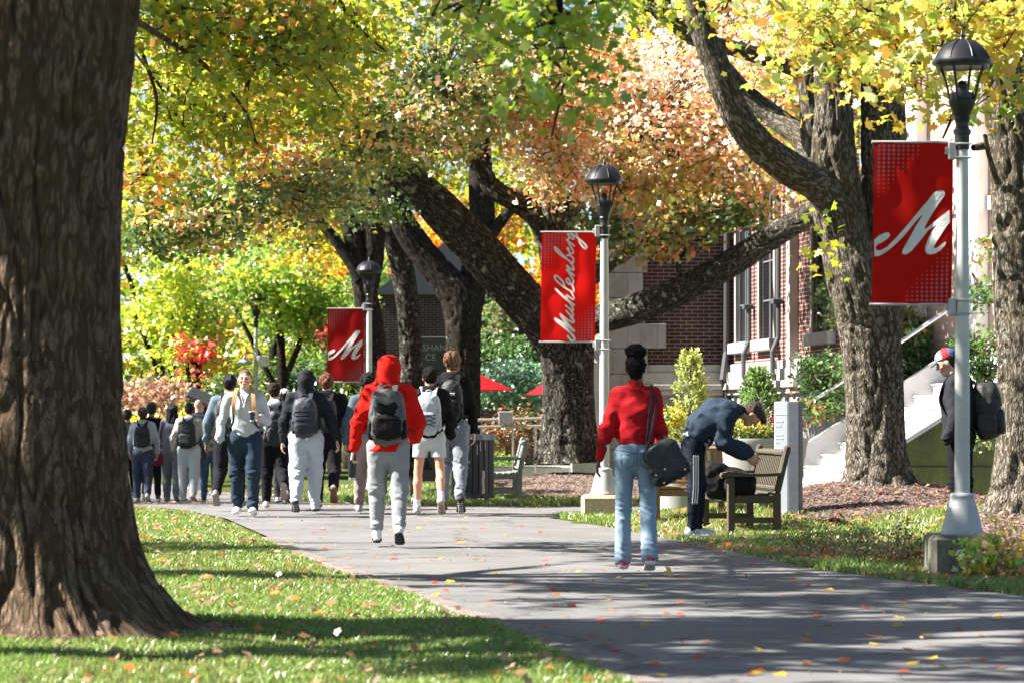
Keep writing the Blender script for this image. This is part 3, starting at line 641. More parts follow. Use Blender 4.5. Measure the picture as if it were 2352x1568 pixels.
# the mounds are cut away where the path runs: path sits on a levelled strip
sheet('path', path, asphalt(), .012, .15, gz0, 'grey asphalt campus walkway crossed by bands of tree shadow', 'path')
ed = Lg[4:]; brickc = simple('edge_paver', (.19, .155, .14), .9, scale=9, var=.3, bmp=.5)
inner = [(x + .02, y) for x, y in ed]; outer = [(x - .16, y - .02) for x, y in ed]
mb = MB()
dd = np.r_[0, np.cumsum([math.dist(ed[i], ed[i+1]) for i in range(len(ed)-1)])]
s_ = 0.0
while s_ < dd[-1] - .25:
    x0, y0 = [np.interp(s_, dd, [e[i] for e in ed]) for i in (0, 1)]; x1, y1 = [np.interp(s_ + .22, dd, [e[i] for e in ed]) for i in (0, 1)]
    j = RNG.uniform(-.004, .004); mb.bar((x0 - .03, y0, -.008 + j), (x1 - .03, y1, -.008 + j), .13, .06, bev=.006); s_ += .235
tag(mb.build('kerb_strip', brickc), 'row of pinkish edging pavers along the lawn side of the walkway', 'kerb', kind='structure')
mulch, nt, b = base_mat('mulch'); b.inputs['Roughness'].default_value = 1; b.inputs['Specular IOR Level'].default_value = .1
v = coords(nt, (1, 1, 1)); vo = N(nt, 'ShaderNodeTexVoronoi', Scale=42.0); nt.links.new(v, vo.inputs['Vector']); nn = N(nt, 'ShaderNodeTexNoise', Scale=30.0, Detail=5.0); nt.links.new(v, nn.inputs[0])
r = ramp(nt, vo.outputs['Color'], [(.1, (.06, .042, .035)), (.5, (.17, .12, .10)), (.9, (.34, .27, .24))]); nt.links.new(r.outputs[0], b.inputs[0]); bump(nt, b, vo.outputs['Distance'], 1.0, .02)
def blob(cx, cy, rx, ry, seed, n=48): return [(cx + rx * math.cos(a) * (1 + .10 * math.sin(3 * a + seed)), cy + ry * math.sin(a) * (1 + .08 * math.cos(4 * a + seed))) for a in np.linspace(0, 2 * math.pi, n, endpoint=False)]
BEDS = [blob(4.4, 33.3, 2.0, 1.9, 1), blob(1.2, 46.0, 2.4, 3.2, 2), blob(5.9, 28.8, 1.5, 3.3, 3), blob(-2.7, 17.0, 1.25, .62, 5), blob(4.35, 25.3, 1.35, 1.0, 6)]
def bedh(i): return lambda x, y: hgt(x, y)
for i, bd in enumerate(BEDS):
    nm = ['brown mulch mound round the double-trunked tree', 'brown mulch mound round the leaning central tree', 'mulch bed beneath the tree and lamp at the frame edge', 'bare soil patch at the foot of the big foreground trunk', 'bare mulch bed beside the walkway in front of the bench'][i]
    sheet('mulch_bed', bd, mulch, .008, .06, label=nm, cat='mulch bed', rough=.014)
# wood chips on the mounds
def chips(bd, n, name, label):
    xs_ = np.array(bd); lo, hi = xs_.min(0), xs_.max(0); p = RNG.uniform(lo, hi, (n, 2)); p = p[poly_inside(p[:, 0], p[:, 1], bd)]; n = len(p)
    z = hgt(p[:, 0], p[:, 1]) + .018; a = RNG.uniform(0, 2 * math.pi, n); L = RNG.uniform(.012, .04, n); W = RNG.uniform(.004, .011, n); t = RNG.uniform(-.5, .5, n)
    c, s = np.cos(a), np.sin(a); P0 = np.c_[p, z]; u = np.c_[c * L, s * L, t * L]; w_ = np.c_[-s * W, c * W, RNG.uniform(-.4, .8, n) * W]
    co = np.stack([P0 - u - w_, P0 + u - w_, P0 + u + w_, P0 - u + w_], 1).reshape(-1, 3); col = np.array((.20, .145, .12)) * RNG.uniform(.35, 1.7, (n, 1)) * RNG.uniform(.9, 1.1, (n, 3))
    tag(mesh_k(name, co, 4, n, np.arange(4 * n), GRASSM, None, False, col), label, 'wood chips', kind='stuff')
chips(BEDS[0], 14000, 'wood_chips', 'loose wood chips covering the mound of the double-trunked tree'); chips(BEDS[1], 9000, 'wood_chips', 'loose wood chips covering the mound of the leaning tree'); chips(BEDS[2], 9000, 'wood_chips', 'loose wood chips by the concrete lamp footing'); chips(BEDS[4], 5000, 'wood_chips', 'loose wood chips in the bare bed before the bench')
# grass blades
def grass(name, label, poly, dens, hmin, hmax, excl, seed, dry=0.3):
    rg = np.random.default_rng(seed); xs_ = np.array(poly); lo, hi = xs_.min(0), xs_.max(0); out = []
    n = int((hi - lo).prod() * dens); p = rg.uniform(lo, hi, (n, 2)); D = p[:, 1]
    keep = rg.uniform(0, 1, n) < np.clip((16.0 / D) ** 1.6, .12, 1); p = p[keep]
    vis = np.abs(p[:, 0] / p[:, 1]) < .195; p = p[vis]
    p = p[poly_inside(p[:, 0], p[:, 1], poly)]
    for e in excl: p = p[~poly_inside(p[:, 0], p[:, 1], e)]
    patch = noise(p[:, 0] * 1.1, p[:, 1] * .8, 0, seed) + .5 * noise(p[:, 0] * 4, p[:, 1] * 3, 0, seed + 1)
    kp = rg.uniform(0, 1, len(p)) < np.clip(1.0 + (patch + .1) * 1.0, .15, 1); p, patch = p[kp], patch[kp]
    n = len(p); D = p[:, 1]; k = np.clip(D / 18, 1, 2.2)
    z = hgt(p[:, 0], p[:, 1]) - .005; a = rg.uniform(0, 2 * math.pi, n); h = rg.uniform(hmin, hmax, n) * (1 + .35 * patch); wd = rg.uniform(.0025, .005, n) * k
    ln = rg.uniform(.1, 1.0, n) * h; b2 = rg.uniform(0, 2 * math.pi, n)
    P0 = np.c_[p, z]; w_ = np.c_[np.cos(a), np.sin(a), 0 * a] * wd[:, None]; tip = P0 + np.c_[np.cos(b2) * ln, np.sin(b2) * ln, h]
    mid = P0 + np.c_[np.cos(b2) * ln * .35, np.sin(b2) * ln * .35, h * .6]
    co = np.stack([P0 - w_, P0 + w_, mid + w_ * .7, tip, mid - w_ * .7], 1).reshape(-1, 3)
    g = rg.uniform(0, 1, (n, 1)); col = (np.array((.13, .24, .03)) * (1 - g) + np.array((.27, .38, .07)) * g) * rg.uniform(.6, 1.25, (n, 1)); dr = rg.uniform(0, 1, n) < dry * (1 + .9 * patch.clip(-1, 1) * -1); col[dr] = np.array((.38, .33, .15)) * rg.uniform(.7, 1.2, (dr.sum(), 1))
    tag(mesh_k(name, co, 5, n, np.arange(5 * n), GRASSM, None, False, col), label, 'grass', kind='stuff')
lawn = [(-9, 13), (-9, 40.5), (Lg[0][0], Lg[0][1])] + [(x - .12, y) for x, y in Lg[1:-1]] + [(3.5, 11), (-3, 11)]
grass('lawn_grass', 'bright green lawn grass left of the walkway', [(-8, 11)] + [(-8, 39.5)] + [(x - .10, y) for x, y in Lg[1:]], 5600, .025, .052, [BEDS[3]], 21, .13)
BEDV = [blob(4.45, 33.3, 1.75, 1.6, 1), blob(1.2, 46.0, 2.2, 3.0, 2), blob(5.9, 28.8, 1.3, 3.0, 3), BEDS[4]]
grass('verge_grass', 'patchy grass verge round the benches and lamps', [(.45, 36.1)] + Rg[::-1][1:] + [(9, 17), (9, 36.1)], 4200, .035, .08, BEDV, 22, .35)
grass('far_grass', 'sunlit grass strip beside the slatted bin and mulch mound', [(-1.55, 39.8), (16, 39.7), (16, 60), (-4, 60), (-3.9, 52)], 6500, .05, .12, BEDV, 23, .25)

# ------------------------------------------------------------------ leaves lying about
MAPLE = np.array([(0, -.62), (.06, -.18), (.34, -.30), (.30, -.10), (.56, .10), (.34, .16), (.36, .42), (.13, .30), (0, .62), (-.13, .30), (-.36, .42), (-.34, .16), (-.56, .10), (-.30, -.10), (-.34, -.30), (-.06, -.18)])
_h2 = [(0, -.44), (.10, -.33), (.33, -.42), (.35, -.24), (.29, -.12), (.58, .0), (.49, .11), (.55, .25), (.35, .21), (.24, .19), (.27, .40), (.14, .37), (0, .64)]
MAPLE = np.array(_h2 + [(-x, y) for x, y in _h2[-2:0:-1]])
MAPLE_S = np.array([(0, -.5), (.38, -.25), (.52, .12), (.2, .2), (0, .6), (-.2, .2), (-.52, .12), (-.38, -.25)])
LEAF6 = np.array([(0, -.55), (.36, -.12), (.22, .3), (0, .6), (-.22, .3), (-.36, -.12)])
def leaf_verts(shape, pos, size, nrm, rot, cup=.25):
    n = len(pos); z = nrm / np.linalg.norm(nrm, axis=1, keepdims=True); t = np.cross(z, np.array((0.1, 1, .2))); t /= np.linalg.norm(t, axis=1, keepdims=True) + 1e-9; b2 = np.cross(z, t)
    c, s = np.cos(rot)[:, None], np.sin(rot)[:, None]; X = t * c + b2 * s; Y = -t * s + b2 * c
    sx, sy = shape[:, 0], shape[:, 1]; cup = np.asarray(cup, float) * np.ones(n); off = -(np.abs(sx)[None] + .45 * np.abs(sy)[None] ** 1.5) * cup[:, None]
    return pos[:, None] + (X[:, None] * sx[None, :, None] + Y[:, None] * sy[None, :, None] + z[:, None] * off[:, :, None]) * size[:, None, None]
def litter(name, label, poly, n, zf, cols, seed, sz=(.045, .085), excl=()):
    rg = np.random.default_rng(seed); a = np.array(poly); p = rg.uniform(a.min(0), a.max(0), (n * 4, 2)); p = p[poly_inside(p[:, 0], p[:, 1], poly)]
    p = p[np.abs(p[:, 0] / p[:, 1]) < .2][:n]; n = len(p); pos = np.c_[p, zf(p[:, 0], p[:, 1]) + rg.uniform(.01, .03, n)]
    nr = np.c_[rg.normal(0, .45, (n, 2)), np.ones(n)]; co = leaf_verts(MAPLE, pos, rg.uniform(*sz, n), nr, rg.uniform(0, 6.28, n), .3); col = np.array(cols)[rg.integers(0, len(cols), n)] * rg.uniform(.7, 1.25, (n, 1))
    tag(mesh_k(name, co.reshape(-1, 3), len(MAPLE), n, np.arange(len(MAPLE) * n), LEAF, None, False, col), label, 'fallen leaves', kind='stuff')
AUT = [(.55, .16, .03), (.62, .25, .06), (.45, .10, .03), (.60, .40, .08), (.40, .22, .12), (.50, .30, .20), (.32, .18, .10)]
litter('lawn_leaves', 'brown and orange leaves scattered over the lawn', [(-8, 12), (-8, 39)] + [(x - .1, y) for x, y in Lg[1:]], 1000, lambda x, y: hgt(x, y) + .03, [(.42, .20, .09), (.34, .18, .11), (.44, .28, .20), (.28, .16, .10), (.55, .18, .05), (.30, .18, .13)], 31, (.038, .072))
litter('verge_leaves', 'dry orange leaves scattered on the verge and beds', [(.6, 36)] + Rg[::-1][1:] + [(9, 17), (9, 36)], 1100, lambda x, y: hgt(x, y) + .02, AUT, 32, (.04, .08))
litter('far_leaves', 'orange leaves scattered on the far path and grass', [(-9, 40), (9, 38.5), (9, 60), (-12, 60)], 700, lambda x, y: hgt(x, y) + .02, [(.40, .20, .10), (.34, .18, .11), (.48, .22, .08), (.44, .30, .20)], 33, (.05, .10))
litter('edge_leaves', 'leaves collected along the mulch edge by the lamp footing', [(1.5, 27.6), (2.4, 25.6), (3.6, 22.4), (4.6, 20.6), (5.4, 20.4), (4.6, 24.6), (3.2, 27)], 450, lambda x, y: hgt(x, y) + .03, AUT, 34, (.05, .10))
litter('path_debris', 'small crumbs of dry leaf and twig scattered over the asphalt', path, 900, lambda x, y: gz0(x, y) + .008, [(.30, .20, .12), (.22, .16, .11), (.45, .28, .12), (.5, .18, .06)], 35, (.012, .035))
# single leaves on the asphalt and in the air
lm = {}
def one_leaf(vx, vy, col, size, label, grp=None, air=None, up=None):
    key = col
    if air is None: x, y = G(vx, vy); loc = (x, y, .028)
    else: loc = tuple(P(vx, vy, air))
    if key not in lm:
        me_co = leaf_verts(MAPLE, np.zeros((1, 3)), np.array([1.0]), np.array([(0., 0., 1.)]), np.array([0.0]), .32)[0]
        o = mesh_k('fallen_leaf', me_co, len(MAPLE), 1, np.arange(len(MAPLE)), LEAF, None, False, np.array([col])); lm[key] = o; first = True
    else: o = lm[key].copy(); C.objects.link(o)
    o.location = loc; o.scale = (size,) * 3
    o.rotation_euler = (random.uniform(-.35, .35), random.uniform(-.35, .35), random.uniform(0, 6.28)) if air is None else up
    tag(o, label, 'leaf', grp); return o
OR_, YE_, BR_, RD_ = (.65, .20, .03), (.68, .48, .06), (.38, .22, .12), (.55, .10, .05)
one_leaf(1620, 1402, (.45, .55, .05), .075, 'lime green leaf drifting down just above the walkway', None, 19.2, (1.1, .3, .4))
one_leaf(1762, 1398, (.75, .22, .03), .085, 'orange leaf falling edge-on above the walkway', None, 19.5, (1.45, 1.2, .2))
one_leaf(1541, 1312, (.60, .42, .04), .12, 'large golden leaf falling beside the heels of the red sweater walker', None, 22.6, (1.2, .1, 1.0))
one_leaf(2010, 1466, (.78, .26, .03), .12, 'large bright orange leaf lying on the nearest sunlit stretch of walkway')
one_leaf(1730, 1545, OR_, .12, 'orange leaf on the bottom shadow band of the walkway')
PL = [(1330,1262),(1390,1262),(1310,1316),(1655,1268),(1560,1388),(1500,1290),(1640,1330),(1725,1300),(1820,1330),(1905,1358),(1960,1342),(1200,1210),(980,1200),(1060,1248),(1110,1290),(1250,1290),(1175,1345),(1140,1320),(1300,1420),(1360,1468),(1410,1406),(1480,1440),(1570,1470),(1600,1515),(1690,1440),(1860,1465),(1900,1440),(1990,1400),(2080,1390),(2120,1352),(2250,1500),(2200,1450),(2300,1540),(1070,1190),(870,1196),(720,1225),(640,1205),(1480,1350),(1420,1330),(1530,1412),(1940,1520),(2060,1440),(1760,1352),(1240,1225),(1160,1232),(1035,1340),(1120,1395),(1410,1500),(1500,1530),(2290,1420),(2180,1395),(1270,1355),(990,1290),(900,1218)]
_r = random.Random(4)
for _ in range(75):
    vy = 1200 + 360 * _r.random(); vx = _r.uniform(600 + (vy - 1240) * 2.3 if vy > 1240 else 620, 2300 if vy > 1400 else 1250 + (vy - 1200) * 4.5); PL.append((vx, vy))
for i, (vx, vy) in enumerate(PL):
    k_ = i % 4; col, w_ = ((OR_, 'orange'), (YE_, 'yellow'), (BR_, 'brown'), (RD_, 'red'))[k_]
    one_leaf(vx, vy, col, random.uniform(.05, .085), f'small {w_} fallen leaf lying flat on the asphalt walkway', f'{w_} leaves on the walkway')

# ------------------------------------------------------------------ trees
def limb(spec, nseg=24, step=.05, bark=.02, seed=0, flare=0, ks=1.0):
    """spec: (vx, vy, depth, radius px) knots -> tube verts, faces, uv"""
    W = [np.append(P(a, b_, d), r * d / F) for a, b_, d, r in spec]; pts = catmull(W, 8); pts = np.array(pts)
    L = np.r_[0, np.cumsum(np.linalg.norm(np.diff(pts[:, :3], axis=0), axis=1))]; n = max(4, int(L[-1] / step)); s = np.linspace(0, L[-1], n)
    c = np.stack([np.interp(s, L, pts[:, i]) for i in range(3)], 1); r = np.maximum(np.interp(s, L, pts[:, 3]), .004)
    T = np.gradient(c, axis=0); T /= np.linalg.norm(T, axis=1, keepdims=True); nr = np.zeros_like(T); v = np.cross(T[0], (0, 1, 0.01)); v /= np.linalg.norm(v)
    for i in range(n): v = v - T[i] * v.dot(T[i]); v /= np.linalg.norm(v); nr[i] = v
    bn = np.cross(T, nr); th = np.linspace(0, 2 * math.pi, nseg, endpoint=False); ct, st = np.cos(th), np.sin(th)
    S_, TH = np.meshgrid(s, th, indexing='ij'); R = np.repeat(r[:, None], nseg, 1); fx = 7.0 * ks
    A = R.mean(); wob = noise(ct[None] * 1.2 + S_ * .5, st[None] * 1.2, S_ * .9, seed); cx_, cy_ = ct[None] * A * fx, st[None] * A * fx
    wx = .6 * noise(cx_ * .7, cy_ * .7, S_ * 2.2, seed + 9)
    rd = -2.0 * (1 - ss(0, .20, np.abs(noise((cx_ + wx) * 1.5, (cy_ + wx) * 1.5, S_ * 1.8 * ks, seed + 1)))) + .5; rd2 = -1.6 * (1 - ss(0, .22, np.abs(noise(cx_ * 3.4 + wx, cy_ * 3.4, S_ * 4.5 * ks, seed + 2)))) + .8
    R = R * (1 + .07 * wob) + bark * (rd * .9 + .45 * rd2) * np.clip(R / .15, .2, 1)
    if flare:
        hz = c[:, 2] - c[0, 2] if c[0, 2] < c[-1, 2] else c[:, 2] - c[-1, 2]; fl = (.6 * np.exp(-np.abs(hz) / .42) + .4 * np.exp(-np.abs(hz) / .13))[:, None]; R = R * (1 + flare * fl * (1 + .32 * np.sin(TH * 4 + seed) + .20 * np.sin(TH * 9 + seed * 2)).clip(0))
    co = c[:, None] + (nr[:, None] * ct[None, :, None] + bn[:, None] * st[None, :, None]) * R[..., None]
    I = np.arange(n * nseg).reshape(n, nseg); J2 = np.roll(I, -1, 1); q = np.stack([I[:-1], J2[:-1], J2[1:], I[1:]], -1).reshape(-1, 4)
    u0 = (th * A)[None].repeat(n, 0); u1 = u0 + A * 2 * math.pi / nseg; uv = np.stack([np.stack([u0[:-1], S_[:-1]], -1), np.stack([u1[:-1], S_[:-1]], -1), np.stack([u1[1:], S_[1:]], -1), np.stack([u0[1:], S_[1:]], -1)], 2).reshape(-1, 2)
    return co.reshape(-1, 3), q, uv
def tree_mesh(name, limbs, mat, parent):
    cs, qs, us, n = [], [], [], 0
    for l in limbs: cs.append(l[0]); qs.append(l[1] + n); us.append(l[2]); n += len(l[0])
    o = mesh_k(name, np.concatenate(cs) - np.array(parent.location), 4, sum(map(len, qs)), np.concatenate(qs), mat, parent, True)
    uvl = o.data.uv_layers.new(name='UVMap'); uvl.data.foreach_set('uv', np.concatenate(us).astype(np.float32).ravel()); return o
def crown(name, parent, clusters, pal, lsz=.11, lod=1, seed=0, mat=None, twig=True, twigmat=None, per=26, droop=.5, spread=.34):
    """clusters: (centre xyz, radii xyz, leaves). Leaves sit in flat sprays along twigs."""
    rg = np.random.default_rng(seed); pos, nr, tw, ti = [], [], [], []
    for c, r, n in clusters:
        c, r = np.array(c, float), np.array(r, float); m = max(2, int(n / per)); d = rg.normal(size=(m, 3)); d /= np.linalg.norm(d, axis=1, keepdims=True)
        t = c + d * r * (rg.uniform(0, 1, (m, 1)) ** .45); k = rg.poisson(per, m).clip(6); base = len(tw)
        for j in range(m):
            ax = rg.normal(size=3); ax[2] = -abs(ax[2]) * .3 - .1; ax /= np.linalg.norm(ax); s = rg.uniform(-1, 1, (k[j], 1)) * spread * 1.2; o = rg.normal(0, spread * .42, (k[j], 3)) * (1, 1, .55)
            pos.append(t[j] + ax * s + o - np.array((0, 0, 1)) * (np.abs(s) ** 2) * droop); nr.append(rg.normal(0, .75, (k[j], 3)) + (-.1, -.1, .7)); ti += [len(tw)] * k[j]; tw.append((t[j], c, ax))
    pos, nr = np.concatenate(pos), np.concatenate(nr); n = len(pos); ti = np.array(ti); tc = np.array([t[0] for t in tw])
    shp = (LEAF6, MAPLE_S, MAPLE)[lod]; size = rg.uniform(.5, 1.2, n) * lsz * (.9 if lod == 2 else 1); co = leaf_verts(shp, pos - np.array(parent.location), size, nr, rg.uniform(0, 6.28, n), rg.uniform(-.15, .85, n))
    pal_c = np.array([p[0] for p in pal], float); pw = np.array([p[1] for p in pal], float); f = (noise(tc[:, 0] * .9, tc[:, 1] * .9, tc[:, 2] * 1.1, seed) * .9 + rg.normal(0, .22, len(tc))) ; rk = np.argsort(np.argsort(f)) / len(f)
    cum = np.cumsum(pw) / pw.sum(); ii = np.searchsorted(cum, np.clip(rk[ti] + rg.normal(0, .10, n), 0, .999)).clip(0, len(pal) - 1); col = pal_c[ii] * rg.uniform(.65, 1.3, (n, 1)) * rg.uniform(.88, 1.12, (n, 3))
    o = mesh_k(name, co.reshape(-1, 3), len(shp), n, np.arange(len(shp) * n), mat or LEAF, parent, False, col.clip(0, .9))
    if name in ('petals', 'leaves', 'foliage'): o['kind'] = 'stuff'
    if twig:
        mb = MB(); pl = np.array(parent.location)
        for j in range(0, len(tw), 2):
            t, c, ax = tw[j]; a = c + (t - c) * rg.uniform(.1, .4); md = (a + t) / 2 + rg.normal(0, .12, 3); mb.tube([a - pl, md - pl, t - pl, t + ax * spread * .8 - pl], [.014, .010, .006, .003], 4, cap=False)
        tw_ = mb.build('twigs', twigmat or BARKD, parent); tw_['kind'] = 'stuff'
    return o
BARKD = simple('twig_bark', (.045, .036, .03), .9, scale=40, var=.5, bmp=.4)
BARK_A = bark_mat('bark_foreground', (.105, .070, .047), (.185, .130, .092), sc=1.0); BARK_B = bark_mat('bark_grey', (.088, .073, .056), (.25, .22, .18), .25, sc=1.7); BARK_C = bark_mat('bark_lichen', (.034, .030, .025), (.12, .108, .09), 1.3, sc=1.7)
BARK_D = bark_mat('bark_dark', (.026, .021, .018), (.075, .062, .05), .2, sc=1.8)
def cl(vx, vy, D, rx, ry, rd, n): return (P(vx, vy, D), (rx * D / F, rd, ry * D / F), n)
YG = [((.30, .34, .02), 3), ((.42, .42, .03), 3), ((.17, .25, .02), 3), ((.60, .48, .03), 1.2), ((.62, .27, .04), 1.2)]
YEL = [((.56, .42, .06), 3), ((.46, .44, .08), 3), ((.26, .34, .05), 2.4), ((.62, .34, .06), 1.2), ((.55, .55, .28), 1)]
GRN = [((.05, .11, .02), 3), ((.09, .16, .03), 3), ((.16, .22, .03), 2), ((.30, .30, .04), 1.5), ((.55, .16, .06), .8), ((.45, .38, .16), 1.2)]
PINK = [((.82, .68, .54), 4.2), ((.80, .36, .15), 2.2), ((.66, .15, .06), .7), ((.55, .50, .16), 2), ((.82, .50, .34), 1.6), ((.28, .30, .07), 1.6), ((.60, .42, .08), 1)]
LIME = [((.20, .32, .03), 3), ((.34, .44, .04), 3), ((.10, .20, .03), 2.4), ((.50, .50, .05), 1.2)]
ORG = [((.70, .26, .02), 3), ((.72, .40, .03), 2.2), ((.60, .14, .02), 1.2)]
REDP = [((.60, .04, .05), 3), ((.65, .12, .08), 2)]
SALM = [((.36, .17, .11), 3), ((.42, .27, .19), 2), ((.22, .20, .07), 2.5), ((.30, .09, .05), 1)]
def tree(name, base, label, limbs, crowns, mat, group=None, cat='tree'):
    r = empty(name, base, 0, label, cat, group)
    if limbs: tree_mesh('trunk', limbs, mat, r)
    for i, (cs, pal, kw) in enumerate(crowns): crown('crown', r, cs, pal, seed=hash_s(label) + i, **kw)
    return r
def hash_s(s): return sum((i + 1) * ord(c) for i, c in enumerate(s)) % 9973
# A foreground trunk
D = 16.9
lA = limb([(75, 1462, D, 235), (72, 1400, D, 232), (66, 1300, D, 222), (62, 1150, D, 216), (60, 950, D, 213), (60, 700, D, 212), (62, 450, D, 218), (66, 250, D, 232), (72, 60, D, 248), (76, -150, D, 262)], 300, .018, .020, 5, .64)
lA2 = limb([(-60, 120, D, 120), (-150, -120, D - .2, 130), (-260, -500, D, 110), (-420, -900, D, 80)], 80, .04, .02, 6)
lAt = [limb(k, 8, .06, .001, 8) for k in ([(300, 40, 22, 9), (380, 90, 24, 7), (470, 150, 25.5, 5), (560, 250, 26.5, 3), (590, 330, 27, 1.5)], [(420, 110, 24.5, 4), (500, 110, 25, 3), (600, 160, 25.5, 2)], [(560, -30, 25, 8), (640, 50, 25.5, 5), (730, 150, 26, 3), (790, 240, 26.5, 1.5)], [(330, 130, 25, 5), (360, 230, 25.5, 4), (350, 330, 26, 2)], [(690, 20, 26, 5), (600, 80, 26, 4), (520, 210, 26.4, 2)], [(760, -30, 26, 6), (820, 60, 26.5, 4), (900, 130, 27, 2)], [(470, 150, 25.5, 3), (430, 210, 26, 2), (420, 290, 26.4, 1.5)])]
lA3 = limb([(90, -120, D, 200), (200, -500, D + .5, 150), (420, -900, D + 1.5, 110), (760, -1300, D + 3, 60)], 80, .04, .02, 7)
tree('maple_tree', (*P(75, 1462, D)[:2], 0), 'huge dark furrowed trunk filling the whole near side of the lawn', [lA, lA2, lA3] + lAt, [([cl(420, 40, 25, 190, 110, 1.6, 1900), cl(600, 110, 26, 200, 130, 1.6, 2500), cl(760, 60, 27, 170, 120, 1.5, 2100), cl(390, 230, 27, 110, 120, 1.2, 1200), cl(540, 270, 28, 150, 110, 1.2, 1500), cl(720, 230, 28, 120, 90, 1.2, 1200), cl(340, 380, 28, 60, 80, .8, 500), cl(500, -260, 24, 500, 260, 2.5, 2500)], YG, dict(lsz=.088, lod=2, per=22)),
    ([cl(480, 160, 40, 210, 200, 1.6, 3200), cl(700, 160, 41, 150, 120, 1.6, 2000)], [((.70, .34, .05), 3), ((.66, .46, .05), 2), ((.35, .38, .03), 2)], dict(lsz=.105, lod=2, per=18, twig=False))], BARK_A)
# R double-trunked tree on the mound
D = 33.3
R_ = lambda k: [(a, b, D + dd, r) for a, b, dd, r in k]
lR = [limb(R_([(2018, 1128, 0, 78), (2015, 1080, 0, 68), (2010, 1000, 0, 62), (2005, 860, 0, 65), (1995, 740, 0, 70), (1968, 640, -.1, 66), (1945, 560, -.1, 58), (1925, 470, -.1, 60), (1915, 380, -.1, 52), (1915, 260, -.1, 42), (1910, 120, 0, 38), (1900, -80, 0, 36), (1880, -400, 0, 26)]), 110, .028, .024, 11, .26),
      limb(R_([(2010, 780, .1, 55), (2028, 640, .1, 50), (2034, 500, .1, 49), (2030, 330, .1, 48), (2025, 180, .1, 47), (2018, 0, 0, 44), (2020, -400, 0, 34)]), 90, .03, .022, 12),
      limb(R_([(1915, 430, .2, 40), (1885, 350, .3, 38), (1868, 250, .3, 30), (1862, 120, .2, 26), (1850, -60, 0, 22)]), 60, .03, .014, 13),
      limb(R_([(1925, 480, -.2, 44), (1880, 425, -.3, 40), (1815, 388, -.6, 37), (1745, 335, -.9, 34), (1695, 270, -1.1, 32), (1660, 190, -1.2, 31), (1625, 100, -1.2, 28), (1597, 20, -1.2, 26), (1570, -80, -1.2, 24), (1520, -400, -1.5, 16)]), 64, .03, .014, 14),
      limb(R_([(1885, 365, .3, 34), (1830, 308, .6, 27), (1770, 262, .9, 24), (1715, 215, 1.0, 21), (1680, 175, 1.0, 18), (1640, 120, .8, 16), (1610, 60, .6, 12)]), 40, .03, .01, 15),
      limb(R_([(1900, 215, .5, 18), (1850, 175, .6, 17), (1760, 135, .5, 18), (1660, 105, .3, 17), (1600, 90, .2, 18), (1550, 55, 0, 18), (1490, 10, 0, 15), (1440, -30, 0, 13), (1380, -160, 0, 9)]), 36, .03, .01, 16),
      limb(R_([(1545, 60, 0, 15), (1530, 20, 0, 14), (1525, -60, 0, 13)]), 30, .03, .01, 17),
      limb(R_([(2030, 130, 0, 40), (2110, 60, .3, 34), (2180, 10, .6, 26), (2260, -50, 1, 20)]), 44, .03, .012, 18)]
tree('maple_tree', (*P(2018, 1128, D)[:2], .45), 'forked maple with twin upright stems and a curving low limb on a mulch mound', lR,
     [([cl(1820, 30, 27, 120, 50, 1.2, 300), cl(2010, 30, 26, 170, 80, 1.2, 640), cl(2180, 70, 25, 130, 100, 1.2, 680), cl(2070, 160, 25, 120, 55, .9, 380), cl(1900, 120, 27, 110, 60, .9, 300), cl(2290, 40, 25, 100, 90, 1, 360), cl(2200, 250, 25.5, 40, 30, .4, 50), cl(2330, 200, 25, 40, 60, .5, 80), cl(1990, -250, 27, 400, 200, 2.5, 900)], YEL, dict(lsz=.122, lod=2, per=15, spread=.38)),
      ([cl(1500, 20, 29, 110, 40, 1, 210), cl(1670, 0, 30, 100, 35, 1, 170)], YG, dict(lsz=.10, lod=2, per=15)),
      ([cl(1890, 590, 31, 20, 30, .3, 14), cl(1870, 500, 32, 25, 30, .4, 20), cl(1860, 240, 37, 160, 140, 1.0, 380)], YG, dict(lsz=.13, lod=2, per=10, twig=False))], BARK_B)
# near hanging green sprays
tree('maple_tree', (-.5, 12, 0), 'green maple boughs hanging from above the walkway centre', [limb([(1000, -1500, 15, 60), (1100, -900, 16, 45), (1200, -500, 17, 30), (1270, -150, 18, 14), (1290, 60, 19, 5)], 24, .08, .01, 19)],
     [([cl(1275, 50, 19, 80, 50, .8, 330), cl(1300, 170, 19, 50, 80, .5, 230), cl(1100, 0, 20, 110, 40, .8, 280), cl(1180, -250, 18, 300, 160, 1.5, 600), cl(1420, 0, 20, 70, 40, .6, 90)], [((.24, .34, .03), 3), ((.36, .42, .04), 3), ((.48, .44, .04), 2)], dict(lsz=.10, lod=2, per=14))], BARK_D)
